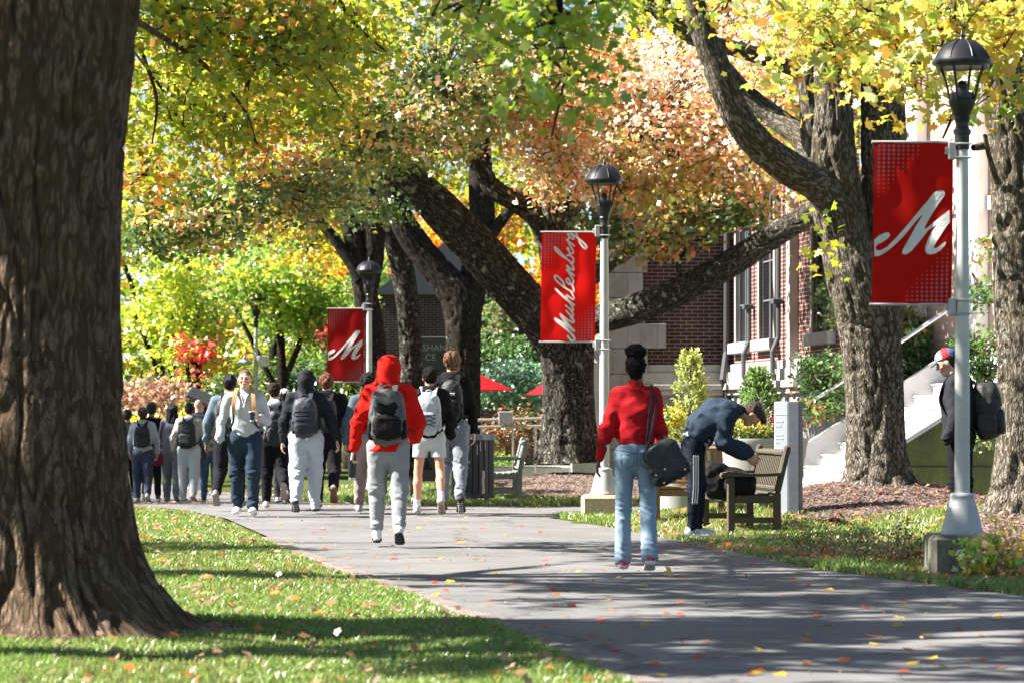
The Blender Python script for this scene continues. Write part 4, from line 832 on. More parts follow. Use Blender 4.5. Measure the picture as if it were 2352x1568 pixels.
# C leaning central tree
D = 46.5
R_ = lambda k: [(a, b, D + dd, r) for a, b, dd, r in k]
lC = [limb(R_([(1307, 1062, 0, 66), (1306, 1020, 0, 62), (1304, 960, 0, 56), (1303, 880, 0, 57), (1302, 800, 0, 60), (1300, 740, .2, 52), (1292, 660, .3, 44), (1278, 570, .3, 42), (1270, 500, .3, 40), (1262, 420, .3, 22), (1258, 330, .3, 20), (1262, 200, .3, 18), (1262, 0, .3, 14)]), 90, .035, .026, 21, .30),
      limb(R_([(1296, 800, 0, 52), (1262, 760, -.2, 50), (1196, 684, -.5, 47), (1112, 592, -.9, 47), (1037, 507, -1.3, 44), (965, 432, -1.7, 36), (905, 370, -2.1, 26), (850, 310, -2.5, 18), (780, 250, -3, 12), (700, 200, -3, 7)]), 80, .035, .024, 22),
      limb(R_([(1262, 530, .3, 34), (1232, 492, .3, 28), (1184, 462, .1, 23), (1133, 432, 0, 21), (1095, 372, -.1, 19), (1050, 327, -.3, 16), (980, 280, -.5, 10), (900, 220, -.6, 6)]), 44, .035, .016, 23),
      limb(R_([(1290, 520, .3, 26), (1330, 450, .4, 20), (1390, 390, .5, 15), (1440, 330, .6, 12), (1500, 220, .8, 8)]), 36, .04, .012, 24),
      limb(R_([(1310, 745, -.3, 34), (1375, 733, -.8, 32), (1470, 705, -1.6, 33), (1590, 655, -2.8, 31), (1700, 592, -4.0, 29), (1800, 528, -5.0, 26), (1880, 482, -6.0, 24), (1960, 430, -6.8, 20), (2060, 360, -7.5, 14)]), 64, .035, .014, 25),
      limb(R_([(1330, 660, .4, 22), (1400, 600, .8, 20), (1480, 550, 1.2, 18), (1560, 500, 1.6, 14), (1650, 430, 2, 9)]), 30, .04, .01, 26),
      limb(R_([(1560, 640, -2.5, 6), (1557, 560, -2.6, 5), (1560, 470, -2.6, 4), (1570, 380, -2.6, 3)]), 8, .06, .001, 27), limb(R_([(1557, 590, -2.6, 3), (1500, 560, -2.6, 3), (1440, 540, -2.6, 2)]), 8, .06, .001, 27), limb(R_([(1558, 600, -2.6, 3), (1590, 560, -2.6, 3), (1640, 535, -2.6, 2)]), 8, .06, .001, 27)]
D2 = 41
tree('maple_tree', (*P(1307, 1062, D)[:2], .45), 'lichen-spotted central maple leaning across the walk with a long low branch', lC,
     [([cl(1500, 260, 44, 260, 190, 2.6, 5200), cl(1720, 300, 43, 180, 160, 2.2, 3300), cl(1350, 160, 44, 170, 140, 2, 2600), cl(1620, 90, 44, 220, 110, 2, 2500), cl(1420, 440, 44, 120, 60, 1.2, 1100), cl(1650, 470, 43, 160, 50, 1.2, 1300), cl(1550, -160, 45, 300, 140, 2.5, 900), cl(1270, 400, 45.5, 60, 90, .7, 420), cl(1290, 340, 44.5, 110, 110, 1.2, 1500), cl(1850, 380, 42, 70, 110, 1.2, 800)], PINK, dict(lsz=.095, lod=1, per=22)),
      ([cl(1600, 490, 42.5, 170, 40, 1.0, 900), cl(1400, 520, 44, 80, 60, .8, 700), cl(1500, 560, 43.5, 70, 40, .6, 300)], GRN, dict(lsz=.10, lod=1, per=16)),
      ([cl(1000, 180, 43, 220, 150, 2, 3800), cl(820, 300, 42, 170, 130, 1.8, 2800), cl(1150, 240, 44, 120, 120, 1.6, 2100), cl(640, 430, 41, 200, 100, 1.5, 3300), cl(430, 480, 40, 170, 100, 1.5, 3000), cl(1010, 330, 43, 90, 60, 1, 700), cl(900, -80, 43, 400, 150, 2.4, 1300), cl(340, 540, 40, 70, 60, 1, 500), cl(860, 470, 43, 70, 50, .7, 380)], [((.07, .13, .03), 3), ((.14, .21, .04), 3), ((.28, .32, .06), 3), ((.46, .42, .14), 2), ((.60, .22, .08), 1.2), ((.55, .42, .26), 1.4)], dict(lsz=.10, lod=1, per=22))], BARK_C)
# D dark Y tree, E and F further back
D = 57
lD = [limb(R_ if 0 else [(a, b, D, r) for a, b, r in [(1068, 1085, 42), (1066, 1030, 37), (1066, 900, 36), (1065, 780, 37), (1058, 690, 42), (1020, 640, 36), (975, 585, 32), (930, 520, 30), (900, 450, 28), (880, 380, 26), (870, 250, 22)]], 60, .05, .02, 31, .3),
      limb([(a, b, D + .2, r) for a, b, r in [(1070, 720, 34), (1092, 620, 30), (1108, 520, 28), (1106, 430, 27), (1102, 330, 24), (1105, 200, 20), (1110, 0, 15)]], 50, .05, .02, 32), limb([(a, b, D, r) for a, b, r in [(1105, 570, 15), (1150, 510, 13), (1190, 460, 11), (1240, 400, 8)]], 20, .06, .01, 33)]
tree('oak_tree', (*P(1068, 1085, D)[:2], -.3), 'nearly black Y-shaped trunk behind the tall student', lD, [([cl(1150, 430, 60, 130, 110, 1.8, 1300), cl(1010, 420, 61, 120, 110, 1.5, 900)], YG, dict(lsz=.12, lod=1, per=20)), ([cl(1150, 60, 60, 420, 150, 2.5, 2600)], YG, dict(lsz=.12, lod=1, per=20))], BARK_D)
D = 61
tree('oak_tree', (*P(946, 1075, D)[:2], -.3), 'slender pale-barked trunk just behind the red hoodie', [limb([(a, b, D, r) for a, b, r in [(948, 1078, 30), (947, 980, 25), (945, 850, 24), (938, 720, 24), (925, 620, 25), (905, 530, 27), (888, 450, 25), (870, 340, 20), (860, 200, 15)]], 48, .05, .02, 34, .3)], [([cl(830, 330, 63, 200, 130, 1.8, 1500)], YG, dict(lsz=.12, lod=1, per=20))], BARK_C)
D = 60
lF = [limb([(a, b, D, r) for a, b, r in [(868, 1078, 34), (862, 960, 28), (858, 850, 30), (850, 740, 29), (835, 650, 26), (820, 570, 24), (800, 500, 22), (785, 420, 18), (780, 250, 14)]], 48, .05, .02, 35, .3), limb([(a, b, D, r) for a, b, r in [(845, 660, 26), (858, 570, 26), (850, 480, 22), (840, 380, 18), (840, 200, 12)]], 40, .05, .016, 36), limb([(a, b, D - .2, r) for a, b, r in [(828, 640, 15), (790, 580, 13), (745, 520, 12), (705, 475, 10), (650, 430, 7)]], 24, .06, .01, 37)]
tree('oak_tree', (*P(868, 1078, D)[:2], -.3), 'twin-stemmed trunk directly behind the third lamp', lF, [([cl(720, 420, 62, 180, 120, 1.8, 1500), cl(700, 560, 63, 110, 80, 1.5, 700)], [((.66, .40, .03), 3), ((.50, .45, .03), 3), ((.25, .30, .03), 2)], dict(lsz=.12, lod=1, per=20))], BARK_D)
# G far right trunk
D = 30.2
tree('maple_tree', (*P(2345, 1180, D)[:2], .2), 'rough trunk leaning in at the frame edge behind the capped student', [limb([(a, b, D, r) for a, b, r in [(2350, 1190, 78), (2350, 1120, 68), (2352, 1000, 60), (2355, 850, 60), (2350, 700, 62), (2345, 560, 62), (2335, 400, 58), (2318, 250, 52), (2298, 100, 46), (2280, -60, 42), (2260, -400, 34)]], 90, .028, .026, 41, .25), limb([(2290, 420, 30, 8), (2272, 360, 29.8, 6), (2262, 310, 29.7, 5)], 8, .05, .001, 42), limb([(2262, 335, 29.8, 9), (2235, 340, 29.7, 8)], 10, .04, .002, 43)],
     [([cl(2350, -250, 30, 250, 160, 2, 900)], YEL, dict(lsz=.14, lod=2, per=15))], BARK_B)
# background understory and far trees
def bushtree(vx, vy, D, rx, ry, rd, n, pal, label, name='maple_tree', lsz=.15, trunk=True, cat='tree', per=18, extra=()):
    gzz = float(hgt(0, D)); x = (vx - 1176) * D / F; base = (x, D, gzz); tb = YH + (CH - gzz) * F / D
    ls = [limb([(vx, tb, D, 14), (vx + 8, (tb + vy) / 2, D, 11), (vx, vy, D, 8)], 12, .2, .01, int(vx)), limb([(vx + 6, (tb + vy) / 2, D, 8), (vx + rx * .4, vy - ry * .1, D, 4)], 8, .2, .005, 3), limb([(vx + 4, (tb + vy) / 2 + 20, D, 8), (vx - rx * .45, vy, D, 4)], 8, .2, .005, 4)] if trunk else []
    rg = np.random.default_rng(int(vx * 3 + vy)); cs = []
    m = 9
    for i in range(m):
        a = rg.uniform(0, 6.28); q = rg.uniform(.2, .75); cs.append(cl(vx + math.cos(a) * rx * q, vy + math.sin(a) * ry * q, D + rg.uniform(-.6, .6) * rd, rx * .42, ry * .36, rd * .5, int(n / m)))
    return tree(name, base, label, ls, [(cs, pal, dict(lsz=lsz, lod=0, per=per, twig=False))] + list(extra), BARK_D, cat=cat)
bushtree(640, 700, 74, 230, 200, 3, 9500, LIME, 'lime green maple filling the gap behind the distant lamp', lsz=.145, extra=[([cl(840, 640, 72, 20, 60, .5, 60), cl(760, 760, 72, 40, 30, .5, 120), cl(460, 750, 71, 26, 20, .4, 90)], REDP, dict(lsz=.16, lod=0, per=10, twig=False))])
bushtree(390, 720, 70, 180, 150, 2.5, 6500, [((.38, .46, .04), 3), ((.52, .52, .06), 3), ((.18, .28, .03), 2)], 'yellow-green maple beside the edge of the foreground trunk', lsz=.145)
bushtree(445, 812, 68, 42, 52, .8, 330, REDP, 'small crimson maple among the lime foliage', lsz=.16, per=12)
bushtree(620, 480, 90, 330, 220, 4, 6500, YG, 'tall yellow maple far behind the crowd', lsz=.22)
bushtree(360, 540, 84, 220, 160, 3, 4200, [((.60, .30, .05), 3), ((.40, .38, .04), 3), ((.20, .26, .03), 2)], 'tawny maple far behind at the lawn side', lsz=.2)
bushtree(1080, 560, 82, 190, 140, 3, 5200, ORG, 'blazing orange maple glowing behind the dark trunks', lsz=.19)
bushtree(1300, 640, 78, 120, 130, 2.5, 2600, ORG, 'orange maple showing beyond the leaning trunk', lsz=.19)
bushtree(800, 760, 80, 220, 170, 3, 7000, [((.08, .16, .03), 3), ((.17, .28, .04), 3), ((.30, .40, .05), 2)], 'mid green broad-leaved tree behind the third banner', lsz=.155)
bushtree(1160, 770, 70, 90, 100, 1.6, 2600, [((.06, .13, .03), 3), ((.13, .22, .05), 3), ((.28, .20, .10), .7)], 'shaggy green juniper between the dark trunk and leaning trunk', 'juniper_tree', .12)
bushtree(340, 900, 62, 105, 40, 2.0, 2300, SALM, 'salmon-leaved burning bush behind the farthest walkers', 'shrub', .12, False, 'shrub')
bushtree(1175, 880, 63, 90, 62, 1.3, 4200, [((.20, .34, .20), 3), ((.30, .42, .28), 2), ((.08, .16, .07), 2)], 'pale silvery green hedge behind the red patio umbrella', 'hedge', .12, False, 'hedge')
bushtree(1165, 990, 58, 90, 55, 1.0, 2600, [((.30, .16, .07), 3), ((.42, .24, .14), 2), ((.10, .14, .03), 2)], 'low russet shrub behind the metal railing', 'shrub', .09, False, 'shrub')
bushtree(345, 950, 66, 80, 26, 1.0, 1400, [((.62, .52, .04), 3), ((.45, .45, .05), 2)], 'low golden hedge behind the farthest walkers', 'hedge', .10, False, 'hedge')
bushtree(1120, 1068, 54, 60, 14, .5, 500, LIME, 'low green ground plants behind the slatted bench', 'shrub', .10, False, 'shrub')
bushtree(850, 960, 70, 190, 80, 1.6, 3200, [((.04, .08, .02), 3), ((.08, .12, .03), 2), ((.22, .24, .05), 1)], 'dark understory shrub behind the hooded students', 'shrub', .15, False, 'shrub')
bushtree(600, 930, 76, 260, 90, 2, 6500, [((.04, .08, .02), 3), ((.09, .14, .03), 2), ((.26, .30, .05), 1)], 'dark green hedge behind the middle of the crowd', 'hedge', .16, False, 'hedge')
# far wood closing the view
rg = np.random.default_rng(5); cs = []
for i in range(76): cs.append(((rg.uniform(-34, 36), rg.uniform(100, 116), rg.uniform(2, 19)), (4, 3, 3), 700))
for i in range(60): cs.append(((rg.uniform(-30, 30), rg.uniform(92, 98), rg.uniform(0, 7)), (3.5, 2, 2.0), 650))
fw = empty('far_wood', (0, 105, 0), 0, 'autumn wood closing the view beyond the campus trees', 'woodland'); fw['kind'] = 'stuff'
crown('foliage', fw, cs, YG + ORG[:1] + LIME[:2], .34, 0, 77, twig=False, per=30, spread=.9)
# holly shrubs by the steps
HOL = [((.045, .11, .03), 3), ((.10, .19, .04), 3), ((.17, .28, .06), 1.5), ((.50, .16, .04), .16)]
def holly(label, cs, base):
    r = empty('holly_bush', base, 0, label, 'shrub'); crown('foliage', r, cs, HOL, .075, 0, hash_s(label), per=16, spread=.16, droop=-.3, twigmat=simple('stem_green', (.12, .12, .06)))
holly('berried holly bush between the brick wall and the big forked trunk', [cl(1900, 870, 41.6, 60, 70, .5, 1500), cl(1880, 940, 41.4, 55, 36, .4, 600), cl(1910, 700, 41.8, 26, 60, .4, 380), cl(1850, 850, 41.5, 20, 30, .3, 160)], (4.5, 41.5, 0))
holly('dense holly bush beyond the stair rail behind the forked trunk', [cl(2095, 760, 43, 42, 70, .6, 1700), cl(2110, 860, 43, 60, 50, .5, 1300), cl(2060, 700, 43.2, 30, 50, .5, 500)], (6, 43, 0))
holly('sparse holly bush between the near lamp pole and the edge trunk', [cl(2262, 560, 36, 22, 60, .3, 110), cl(2262, 670, 36, 34, 40, .3, 220), cl(2240, 800, 36.5, 60, 50, .4, 600), cl(2265, 870, 36.5, 30, 50, .3, 400)], (6, 36, 0))
holly('small leafy plant trailing behind the capped student', [cl(2262, 1000, 35, 30, 50, .3, 120), cl(2240, 700, 35.5, 20, 25, .2, 60)], (6, 35, 0))
# shade trees off to the side of the walk (their shadows cross it; the arching one is added to block sky)
def shade(label, x, y, h, r, n, trunk=.25, seed=1, pal=YG, ry=None, per=70, dx=0):
    t = empty('maple_tree', (x, y, 0), 0, label, 'tree', 'trees along the lawn out of view'); rg = np.random.default_rng(seed); mb = MB()
    mb.tube([(0, 0, -.1), (.05, .05, h * .5), (0, 0, h + r * .4)], [trunk, trunk * .8, trunk * .3], 12)
    for i in range(7): a = rg.uniform(0, 6.28); mb.tube([(0, 0, h * .5 + i * .25), (math.cos(a) * r * .4, math.sin(a) * r * .4, h * .8), (math.cos(a) * r * .85, math.sin(a) * r * .85, h + rg.uniform(-.3, .3) * r)], [.11, .07, .03], 6)
    mb.build('trunk', BARK_D, t, True); cs = []; x += dx
    ry = ry or r
    for i in range(14): d = rg.normal(size=3); d /= np.linalg.norm(d); cs.append(((x + d[0] * r * .7, y + d[1] * ry * .7, h + d[2] * r * .25), (r * .42, ry * .42, r * .18), n // 14))
    crown('crown', t, cs, pal, .15, 0, seed, twig=False, per=per, spread=.30)
# ------------------------------------------------------------------ brick hall
def brick_mat(name, c1, c2, mortar, axis='x'):
    m, nt, b = base_mat(name); b.inputs['Roughness'].default_value = .9; b.inputs['Specular IOR Level'].default_value = .2
    tc = nt.nodes.new('ShaderNodeTexCoord'); sp = nt.nodes.new('ShaderNodeSeparateXYZ'); cb = nt.nodes.new('ShaderNodeCombineXYZ'); nt.links.new(tc.outputs['Object'], sp.inputs[0])
    nt.links.new(sp.outputs[0 if axis == 'x' else 1], cb.inputs[0]); nt.links.new(sp.outputs[2], cb.inputs[1])
    br = N(nt, 'ShaderNodeTexBrick', Scale=1.0); br.inputs['Brick Width'].default_value = .21; br.inputs['Row Height'].default_value = .068; br.inputs['Mortar Size'].default_value = .007; br.inputs['Mortar Smooth'].default_value = .2
    br.inputs['Color1'].default_value = (*c1, 1); br.inputs['Color2'].default_value = (*c2, 1); br.inputs['Mortar'].default_value = (*mortar, 1); br.inputs['Bias'].default_value = -.2
    nt.links.new(cb.outputs[0], br.inputs['Vector']); n = N(nt, 'ShaderNodeTexNoise', Scale=3.0, Detail=8.0); nt.links.new(tc.outputs['Object'], n.inputs[0]); r = ramp(nt, n.outputs[0], [(.3, (.65, .65, .65)), (.7, (1.15, 1.15, 1.15))])
    mx = N(nt, 'ShaderNodeMix', _data_type='RGBA', _blend_type='MULTIPLY'); mx.inputs[0].default_value = 1; nt.links.new(br.outputs[0], mx.inputs[6]); nt.links.new(r.outputs[0], mx.inputs[7]); nt.links.new(mx.outputs[2], b.inputs[0])
    iv = N(nt, 'ShaderNodeMath', _operation='SUBTRACT'); iv.inputs[0].default_value = 1; nt.links.new(br.outputs['Fac'], iv.inputs[1]); bump(nt, b, iv.outputs[0], .7, .008); return m
BRX = brick_mat('brick_front_shaded', (.070, .034, .032), (.044, .023, .023), (.27, .235, .22), 'x'); BRY = brick_mat('brick_side', (.17, .066, .056), (.11, .046, .041), (.46, .40, .37), 'y')  # front brick and mortar darker than the side: wall shade put into the colour
def stone_mat(name, c, w=.6, h=.3, axis='x', jn=.5):
    m, nt, b = base_mat(name); b.inputs['Roughness'].default_value = .85
    tc = nt.nodes.new('ShaderNodeTexCoord'); sp = nt.nodes.new('ShaderNodeSeparateXYZ'); cb = nt.nodes.new('ShaderNodeCombineXYZ'); nt.links.new(tc.outputs['Object'], sp.inputs[0]); nt.links.new(sp.outputs[0 if axis == 'x' else 1], cb.inputs[0]); nt.links.new(sp.outputs[2], cb.inputs[1])
    br = N(nt, 'ShaderNodeTexBrick', Scale=1.0); br.inputs['Brick Width'].default_value = w; br.inputs['Row Height'].default_value = h; br.inputs['Mortar Size'].default_value = .006
    br.inputs['Color1'].default_value = (*c, 1); br.inputs['Color2'].default_value = (*[v * .85 for v in c], 1); br.inputs['Mortar'].default_value = (*[v * jn for v in c], 1); nt.links.new(cb.outputs[0], br.inputs['Vector'])
    n = N(nt, 'ShaderNodeTexNoise', Scale=4.0, Detail=10.0, Roughness=.7); mp = coords(nt, (1, 1, .35)); nt.links.new(mp, n.inputs[0]); r = ramp(nt, n.outputs[0], [(.3, (.62, .60, .57)), (.6, (1.05, 1.05, 1.05))])
    mx = N(nt, 'ShaderNodeMix', _data_type='RGBA', _blend_type='MULTIPLY'); mx.inputs[0].default_value = 1; nt.links.new(br.outputs[0], mx.inputs[6]); nt.links.new(r.outputs[0], mx.inputs[7]); nt.links.new(mx.outputs[2], b.inputs[0]); bump(nt, b, n.outputs[0], .3, .01); return m
STX = stone_mat('limestone_front_shaded', (.30, .29, .285), .55, .46); STY = stone_mat('limestone_side', (.42, .40, .385), .55, .46, 'y'); STP = stone_mat('limestone_plain', (.42, .40, .38), 40, 40)  # front limestone is a darker copy, its shade put into the colour
X0, Y0 = 4.03, 52.0; ang = math.atan2(1.05, 9.6)         # inner corner; the long wall runs from it towards the viewer
bl = empty('brick_hall', (X0, Y0, -.3), 0, 'dark red brick hall with grey limestone base, tall windows and downpipes', 'building')
def bp(mb, name, mat, par=None, **k): o = mb.build(name, mat, par or bl, **k); return o
zt = 2.16 + .3; ztb = zt - .55
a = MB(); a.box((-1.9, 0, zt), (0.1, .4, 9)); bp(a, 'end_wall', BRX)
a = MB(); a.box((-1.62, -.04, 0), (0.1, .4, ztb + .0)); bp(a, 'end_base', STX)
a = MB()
for z0, z1, e in ((0, .10, .07), (.10, .20, .13), (.20, .42, .09), (.42, .56, .05)): a.box((-1.70, -.04 - e, ztb + z0), (0.0, .3, ztb + z1), bev=.01)
bp(a, 'end_moulding', STP)
a = MB()                                              # stepped quoins and buttress of pale stone
for i in range(16):
    wq = (.78, .86, 1.20, .82)[i % 4]; a.box((-2.42, -.16, i * .46 + .004), (-2.42 + wq, .42, (i + 1) * .46 - .004), bev=.008)
bp(a, 'quoins', STX)
a = MB(); a.box((-2.95, -.5, 0), (-2.44, .6, 2.5), bev=.01); a.prism([(-.5, 2.5), (.6, 2.5), (.6, 3.5), (.1, 3.5)], -2.95, -2.44, M=Matrix(((0, 0, 1, 0), (1, 0, 0, 0), (0, 1, 0, 0), (0, 0, 0, 1)))); bp(a, 'buttress', STP)
a = MB()
for i in range(9):                                    # pointed porch arch glimpsed beside the pole
    t0, t1 = math.pi * i / 9, math.pi * (i + 1) / 9
    for r0 in (.62,): a.bar((-2.75 + .0, -.45 - i * .02, 3.0 + 1.4 * i / 9), (-2.75, -.47 - i * .02, 3.0 + 1.4 * (i + 1) / 9), .5 - i * .02, .3)
bp(a, 'porch_jamb', simple('tan_stone', (.50, .38, .26), .9, scale=5))
# long oblique wall, local y runs towards the viewer
lw = empty('long_wall', (0, 0, 0)); lw.parent = bl; lw.rotation_euler = (0, 0, math.pi + ang)   # local +y -> towards camera
LWL = 8.6; wins = [(1.35, .72), (3.0, .9), (6.3, 1.7)]; zs0, zs1 = 2.55 + .3, 6.9
wins = [(.45, 1.15), (2.6, 1.25), (6.9, 1.4)]
def seg(mb, y0, y1, z0, z1, t=.35, x=0): mb.box((-t + x, y0, z0), (x, y1, z1))
a = MB(); yy = 0.0
for y, wd in wins:
    seg(a, yy, y, zt + .0, 9); seg(a, y, y + wd, zt, zs0); seg(a, y, y + wd, zs1, 9); yy = y + wd
seg(a, yy, LWL, zt, 9)
# in the rotated frame +x points left of the picture, so the visible face is the +x side
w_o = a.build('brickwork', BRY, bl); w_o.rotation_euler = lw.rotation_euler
bpy.data.objects.remove(lw)
RW = (0, 0, math.pi + ang)
def wpart(mb, name, mat, par=None, **k):
    o = mb.build(name, mat, par or bl, **k)
    if par is None: o.rotation_euler = RW
    return o
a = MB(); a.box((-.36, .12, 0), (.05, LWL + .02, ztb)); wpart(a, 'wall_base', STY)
a = MB()
for z0, z1, e in ((0, .10, .12), (.10, .22, .20), (.22, .42, .13), (.42, .56, .08)): a.box((-.3, .14, ztb + z0), (e, LWL + e, ztb + z1), bev=.01)
wpart(a, 'wall_moulding', STP)
for i, (y, wd) in enumerate(wins):
    a = MB(); a.box((-.34, y - .12, zs0), (.03, y + .0, zs1 + .15)); a.box((-.34, y + wd, zs0), (.03, y + wd + .12, zs1 + .15)); a.box((-.34, y, zs1), (.07, y + wd, zs1 + .15)); wf = wpart(a, 'window', STP)
    a = MB(); a.box((-.34, y - .22, zs0 - .2), (.14, y + wd + .22, zs0 - .002), bev=.015); a.build('sill', STP, wf)
    a = MB(); a.box((-.10, y, zs0), (-.07, y + wd, zs1)); gm, gn, gb = base_mat('dark_glass'); gb.inputs['Base Color'].default_value = (.012, .014, .018, 1); gb.inputs['Roughness'].default_value = .06; a.build('pane', gm, wf)
    a = MB(); n_ = 3 if wd > 2 else 2
    for k in range(n_ + 1): yk = y + wd * k / n_; a.box((-.068, max(y, yk - .025), zs0), (-.045, min(y + wd, yk + .025), zs1))
    for k in range(1, 6): zk = zs0 + (zs1 - zs0) * k / 6; a.box((-.066, y, zk - .012), (-.052, y + wd, zk + .012))
    a.build('frame', simple('window_frame', (.16, .16, .155), .6), wf)
pipe = simple('downpipe', (.07, .085, .095), .6, .1)
for y, jog in ((2.05, 0), (4.6, 1)):
    a = MB(); a.tube([(.16, y, 1.2), (.12, y, 2.1), (.19, y - .0, 2.25), (.19, y, 2.62), (.09, y, 2.85), (.09, y, 9)], .042, 10)
    for z in (3.4, 5.2, 7): a.box((.03, y - .09, z), (.20, y + .09, z + .09), bev=.01)
    wpart(a, 'downpipe', pipe)
a = MB(); a.tube([(-.12, -.12, .6), (-.12, -.12, 2.0), (-.2, -.3, 2.2), (-.12, -.12, 2.7), (-.1, -.12, 9)], .06, 10); bp(a, 'downpipe', simple('dark_pipe', (.05, .05, .055), .6))
# narrower stone pilaster strips
a = MB(); a.box((0.0, 5.55, ztb), (.16, 5.8, 9), bev=.01); wpart(a, 'pilaster', STP)
# hall further off behind the dark trunks with its sign wall
hb = empty('far_brick_hall', (-1.5, 78, -.3), 0, 'distant dark brick wall seen between two dark trunks', 'building'); a = MB(); a.box((-2.2, 0, 0), (2.6, 6, 4.8)); a.build('wall', BRX, hb)
a = MB(); a.prism([(-2.4, 4.8), (2.8, 4.8), (.2, 6.6)], -.2, 6.2, M=Matrix(((1, 0, 0, 0), (0, 0, 1, 0), (0, 1, 0, 0), (0, 0, 0, 1)))); a.build('roof', simple('slate', (.12, .12, .13)), hb)
def text_obj(name, s, loc, size, mat, parent, ext=.004, rot=(math.pi/2, 0, 0), align='CENTER'):
    cu = bpy.data.curves.new(name, 'FONT'); cu.body = s; cu.size = size; cu.extrude = ext; cu.align_x = align; o = bpy.data.objects.new(name, cu); C.objects.link(o)
    o.location = loc; o.rotation_euler = rot; o.parent = parent; cu.materials.append(mat); return o
sw = empty('sign_wall', (*P(1005, 900, 66)[:2], -.3), 0, 'dark stone sign wall with pale capital letters between the trunks', 'sign'); a = MB(); a.box((-.75, 0, 0), (.75, .25, 3.35), bev=.02); a.build('slab', simple('dark_stone', (.035, .035, .038), .6, scale=6), sw)
lt_ = simple('pale_letter', (.22, .22, .22), .6, bmp=0)
text_obj('lettering', 'SHANK', (0.0, -.006, 3.02), .215, lt_, sw); text_obj('lettering', 'CE', (-.16, -.006, 2.80), .215, lt_, sw)
# pink stone hall on the right edge
PKm = stone_mat('pink_stone', (.72, .52, .46), 3.0, 1.25, 'x', .8); WHm = simple('white_stone', (.72, .69, .66), .8, scale=6, var=.06)
fa = empty('stone_hall', (6.15, 43.5, -.3), math.radians(-68), 'pale pink stone facade with white pilaster beside the stair head', 'building')
a = MB(); a.box((0, 0, 0), (7.5, .5, 10)); a.build('wall', PKm, fa)
for x in (0, 1.75, 4.0):
    a = MB(); a.box((x - .02, -.22, 0), (x + .42, -.003, 10), bev=.02); a.box((x - .10, -.30, 0), (x + .50, -.224, .9), bev=.02); a.build('pilaster', WHm, fa)
a = MB(); a.box((.45, -.06, 4.55), (7.5, -.003, 4.75)); a.box((0.44, -.12, 9.2), (7.5, -.002, 9.6)); a.build('string_course', WHm, fa)
a = MB(); a.box((-.12, -.28, 2.9), (.30, -.225, 3.5), bev=.01); a.build('notice_board', simple('notice', (.55, .60, .66), .5, scale=9), fa)
# ------------------------------------------------------------------ stairs
conc = simple('stair_concrete', (.66, .65, .64), .85, scale=7, var=.08, bmp=.4); concg = simple('stair_riser', (.52, .51, .50), .85, scale=9, var=.1)
sx0, n_st, TR = 3.72, 13, .27; st = empty('stone_steps', (sx0, 38.2, 0), 0, 'white stone steps climbing to the entrance past the forked trunk', 'stairs')
for i in range(n_st):
    a = MB(); z1 = .02 + .17 * (i + 1); a.box((i * TR, 0, -.1 if i < 3 else z1 - .5), (i * TR + (TR if i < n_st - 1 else 3.0), 3.4, z1 - .03)); a.box((i * TR - .025, 0.0, z1 - .028), (i * TR + (TR - .003 if i < n_st - 1 else 3.0), 3.4, z1), bev=.006); a.build('step', conc, st)
a = MB(); M_ = Matrix(((1, 0, 0, 0), (0, 0, 1, 0), (0, 1, 0, 0), (0, 0, 0, 1))); L_ = n_st * TR; H_ = n_st * .17
a.prism([(-.35, -.1), (-.35, .42), (-.1, .42), (L_ - .1, H_ + .42), (L_ + 3.5, H_ + .42), (L_ + 3.5, -.1)], 3.41, 3.75, M=M_); a.build('far_cheek_wall', conc, st)
m, nt, b = base_mat('mossy_concrete'); b.inputs['Roughness'].default_value = .95; v = coords(nt, (1, 1, .5)); n = N(nt, 'ShaderNodeTexNoise', Scale=2.2, Detail=9.0, Roughness=.7); nt.links.new(v, n.inputs[0])
r = ramp(nt, n.outputs[0], [(.34, (.10, .10, .07)), (.48, (.16, .18, .05)), (.62, (.30, .31, .10)), (.75, (.40, .38, .24))]); nt.links.new(r.outputs[0], b.inputs[0]); bump(nt, b, n.outputs[0], .6, .02); MOSS = m
a = MB(); a.prism([(.1, -.1), (.1, .02), (.3, .12), (L_ - .6, H_ - .45), (L_ + 2.2, H_ - .45), (L_ + 2.2, -.1)], -.32, -.002, M=M_); ck = a.build('near_cheek_wall', MOSS, st)
a = MB(); a.prism([(.08, .02), (.08, .08), (.3, .185), (L_ - .6, H_ - .385), (L_ + 2.2, H_ - .385), (L_ + 2.2, H_ - .45), (L_ - .6, H_ - .45), (.3, .12)], -.35, .02, M=M_); a.build('coping', conc, ck)
a = MB(); a.box((.75, -.325, .58), (L_ + 2.2, -.319, .60)); a.build('wall_joint', simple('joint_dark', (.05, .05, .03)), ck)
steel = simple('rail_steel', (.52, .53, .55), .35, .7, var=.08)
for yy_, y0 in (('far', 3.05),):
    ra = empty('stair_rail', (sx0, 38.2 + y0, 0), 0, 'galvanised handrail rising along the far side of the steps', 'handrail'); a = MB()
    a.tube([(-.3, 0, 1.00), (.1, 0, 1.10), (L_ - .35, 0, H_ + .95), (L_ + .6, 0, H_ + 1.05)], .030, 10); a.build('rail', steel, ra, True)
    for x in (.15, 1.45, 2.75): a = MB(); zz = x / TR * .17; a.tube([(x, 0, zz), (x, 0, zz + .98)], .02, 8); a.build('post', steel, ra, True)
ra = empty('stair_rail', (sx0 + .9, 38.25, 0), 0, 'galvanised handrail on the near side of the steps reaching behind the near lamp pole', 'handrail'); a = MB(); a.tube([(1.3, 0, 1.75), (L_ - .7, 0, H_ + .98), (L_ + .6, 0, H_ + 1.02)], .030, 10); a.build('rail', steel, ra, True)
for x in (1.5, 2.9): a = MB(); zz = (x + .9) / TR * .17; a.tube([(x, 0, zz - .3), (x, 0, zz + .75)], .02, 8); a.build('post', steel, ra, True)
